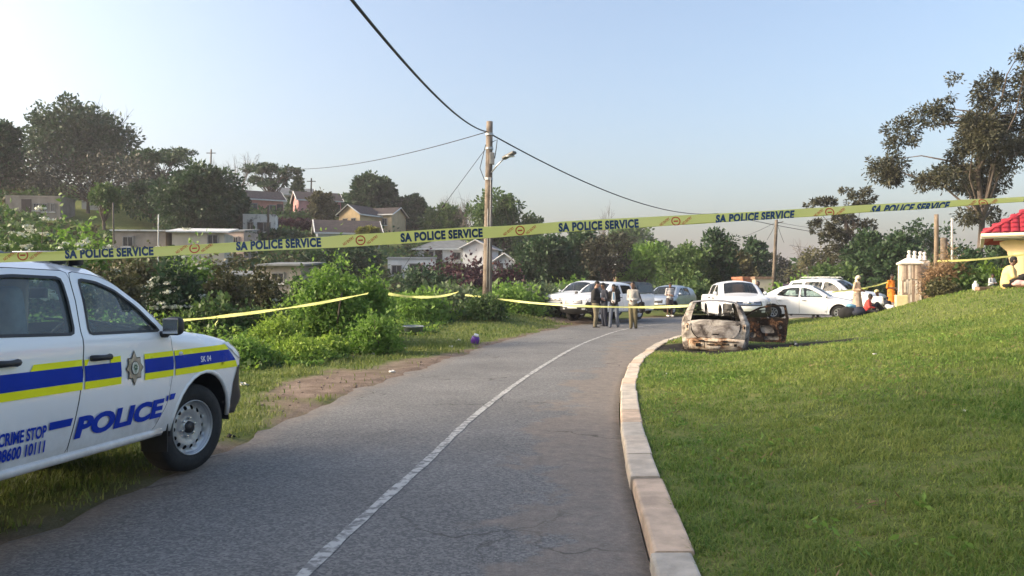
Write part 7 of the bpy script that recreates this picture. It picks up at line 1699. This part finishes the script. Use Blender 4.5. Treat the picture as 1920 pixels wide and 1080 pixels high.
lathe_thing('plastic_basin', 'round grey plastic basin left on the verge', 775, 25.2, [(.001, .02), (.26, .02), (.34, .24), (.37, .25), (.35, .27), (.32, .25), (.25, .05), (.001, .045)], mat('grey_plastic', (.16, .19, .20), .5, .08, 4), 'basin', 2)
lathe_thing('plastic_bottle', 'white plastic bottle standing on the lawn crest', 1829, 24.8, [(.001, 0), (.09, 0), (.09, .2), (.04, .26), (.035, .32), (.001, .32)], mat('white_plastic', (.7, .7, .68), .4), 'bottle')
pj = lathe_thing('plastic_jug', 'purple plastic jug lying near the road edge', 889, 21.9, [(.001, 0), (.10, 0), (.125, .12), (.11, .22), (.07, .26), (.001, .26)], mat('purple_plastic', (.13, .04, .30), .4, .08, 5), 'jug', 24)
c_ = MB().rbox((0, 0, .29), (.13, .12, .06), .02, 2).build('lid', mat('white_plastic', (.7, .7, .68)), pj)
rng_ = np.random.default_rng(23)
for i, (x, y) in enumerate([(433, 822), (1012, 588), (700, 668), (760, 655), (640, 655), (457, 727), (630, 640), (990, 604), (735, 700), (860, 640), (950, 612), (845, 652), (560, 670), (1465, 730), (1530, 656), (1493, 664), (1250, 726), (1640, 745), (1810, 880)]):
    left = x < 1100; D = 2320 / (y - 540) if left else np.interp(y, [650, 730, 900], [21, 13, 6.5]); X = (x - 960) / F * D; s_ = rng_.uniform(.035, .075) * (.7 if D < 10 else 1.1) * (1 if left else .6)
    me = np_mesh('litter', *(lambda m_: (m_.v, m_.f))(MB().ell((0, 0, 0), (s_, s_ * rng_.uniform(.5, .9), s_ * .35), 7, None, 5)), WHITE if i else BLACK); v = np.empty(len(me.vertices) * 3, np.float32); me.vertices.foreach_get('co', v); v += rng_.normal(size=len(v)) * s_ * .13; me.vertices.foreach_set('co', v)
    o = link(bpy.data.objects.new('litter', me)); o.location = (X, D, H(X, D) + s_ * .3); tag(o, ('small scrap of pale litter on the left-hand verge' if left else 'small scrap of pale litter on the sloping lawn') if i else 'dark scrap of litter on the road edge ahead of the police truck', 'litter', ('litter scraps on the verge' if left else 'litter scraps on the lawn') if i else None, 'thing')
# ------------------------------------------------------------------ hazy morning air
def haze():
    m = bpy.data.materials.new('hazy_air'); m.use_nodes = True; nt = m.node_tree; nt.nodes.remove(nt.nodes['Principled BSDF'])
    v = nt.nodes.new('ShaderNodeVolumePrincipled'); v.inputs['Color'].default_value = (.92, .90, .97, 1); v.inputs['Density'].default_value = .00055
    v.inputs['Anisotropy'].default_value = 0.1
    nt.links.new(v.outputs[0], nt.nodes['Material Output'].inputs['Volume'])
    b = MB().box((0, 800, 17), (3400, 2800, 50)); b.build('haze', m)
    o = bpy.data.objects['haze']; tag(o, 'thin pale haze hanging over the whole place', 'haze', kind='stuff')
haze()
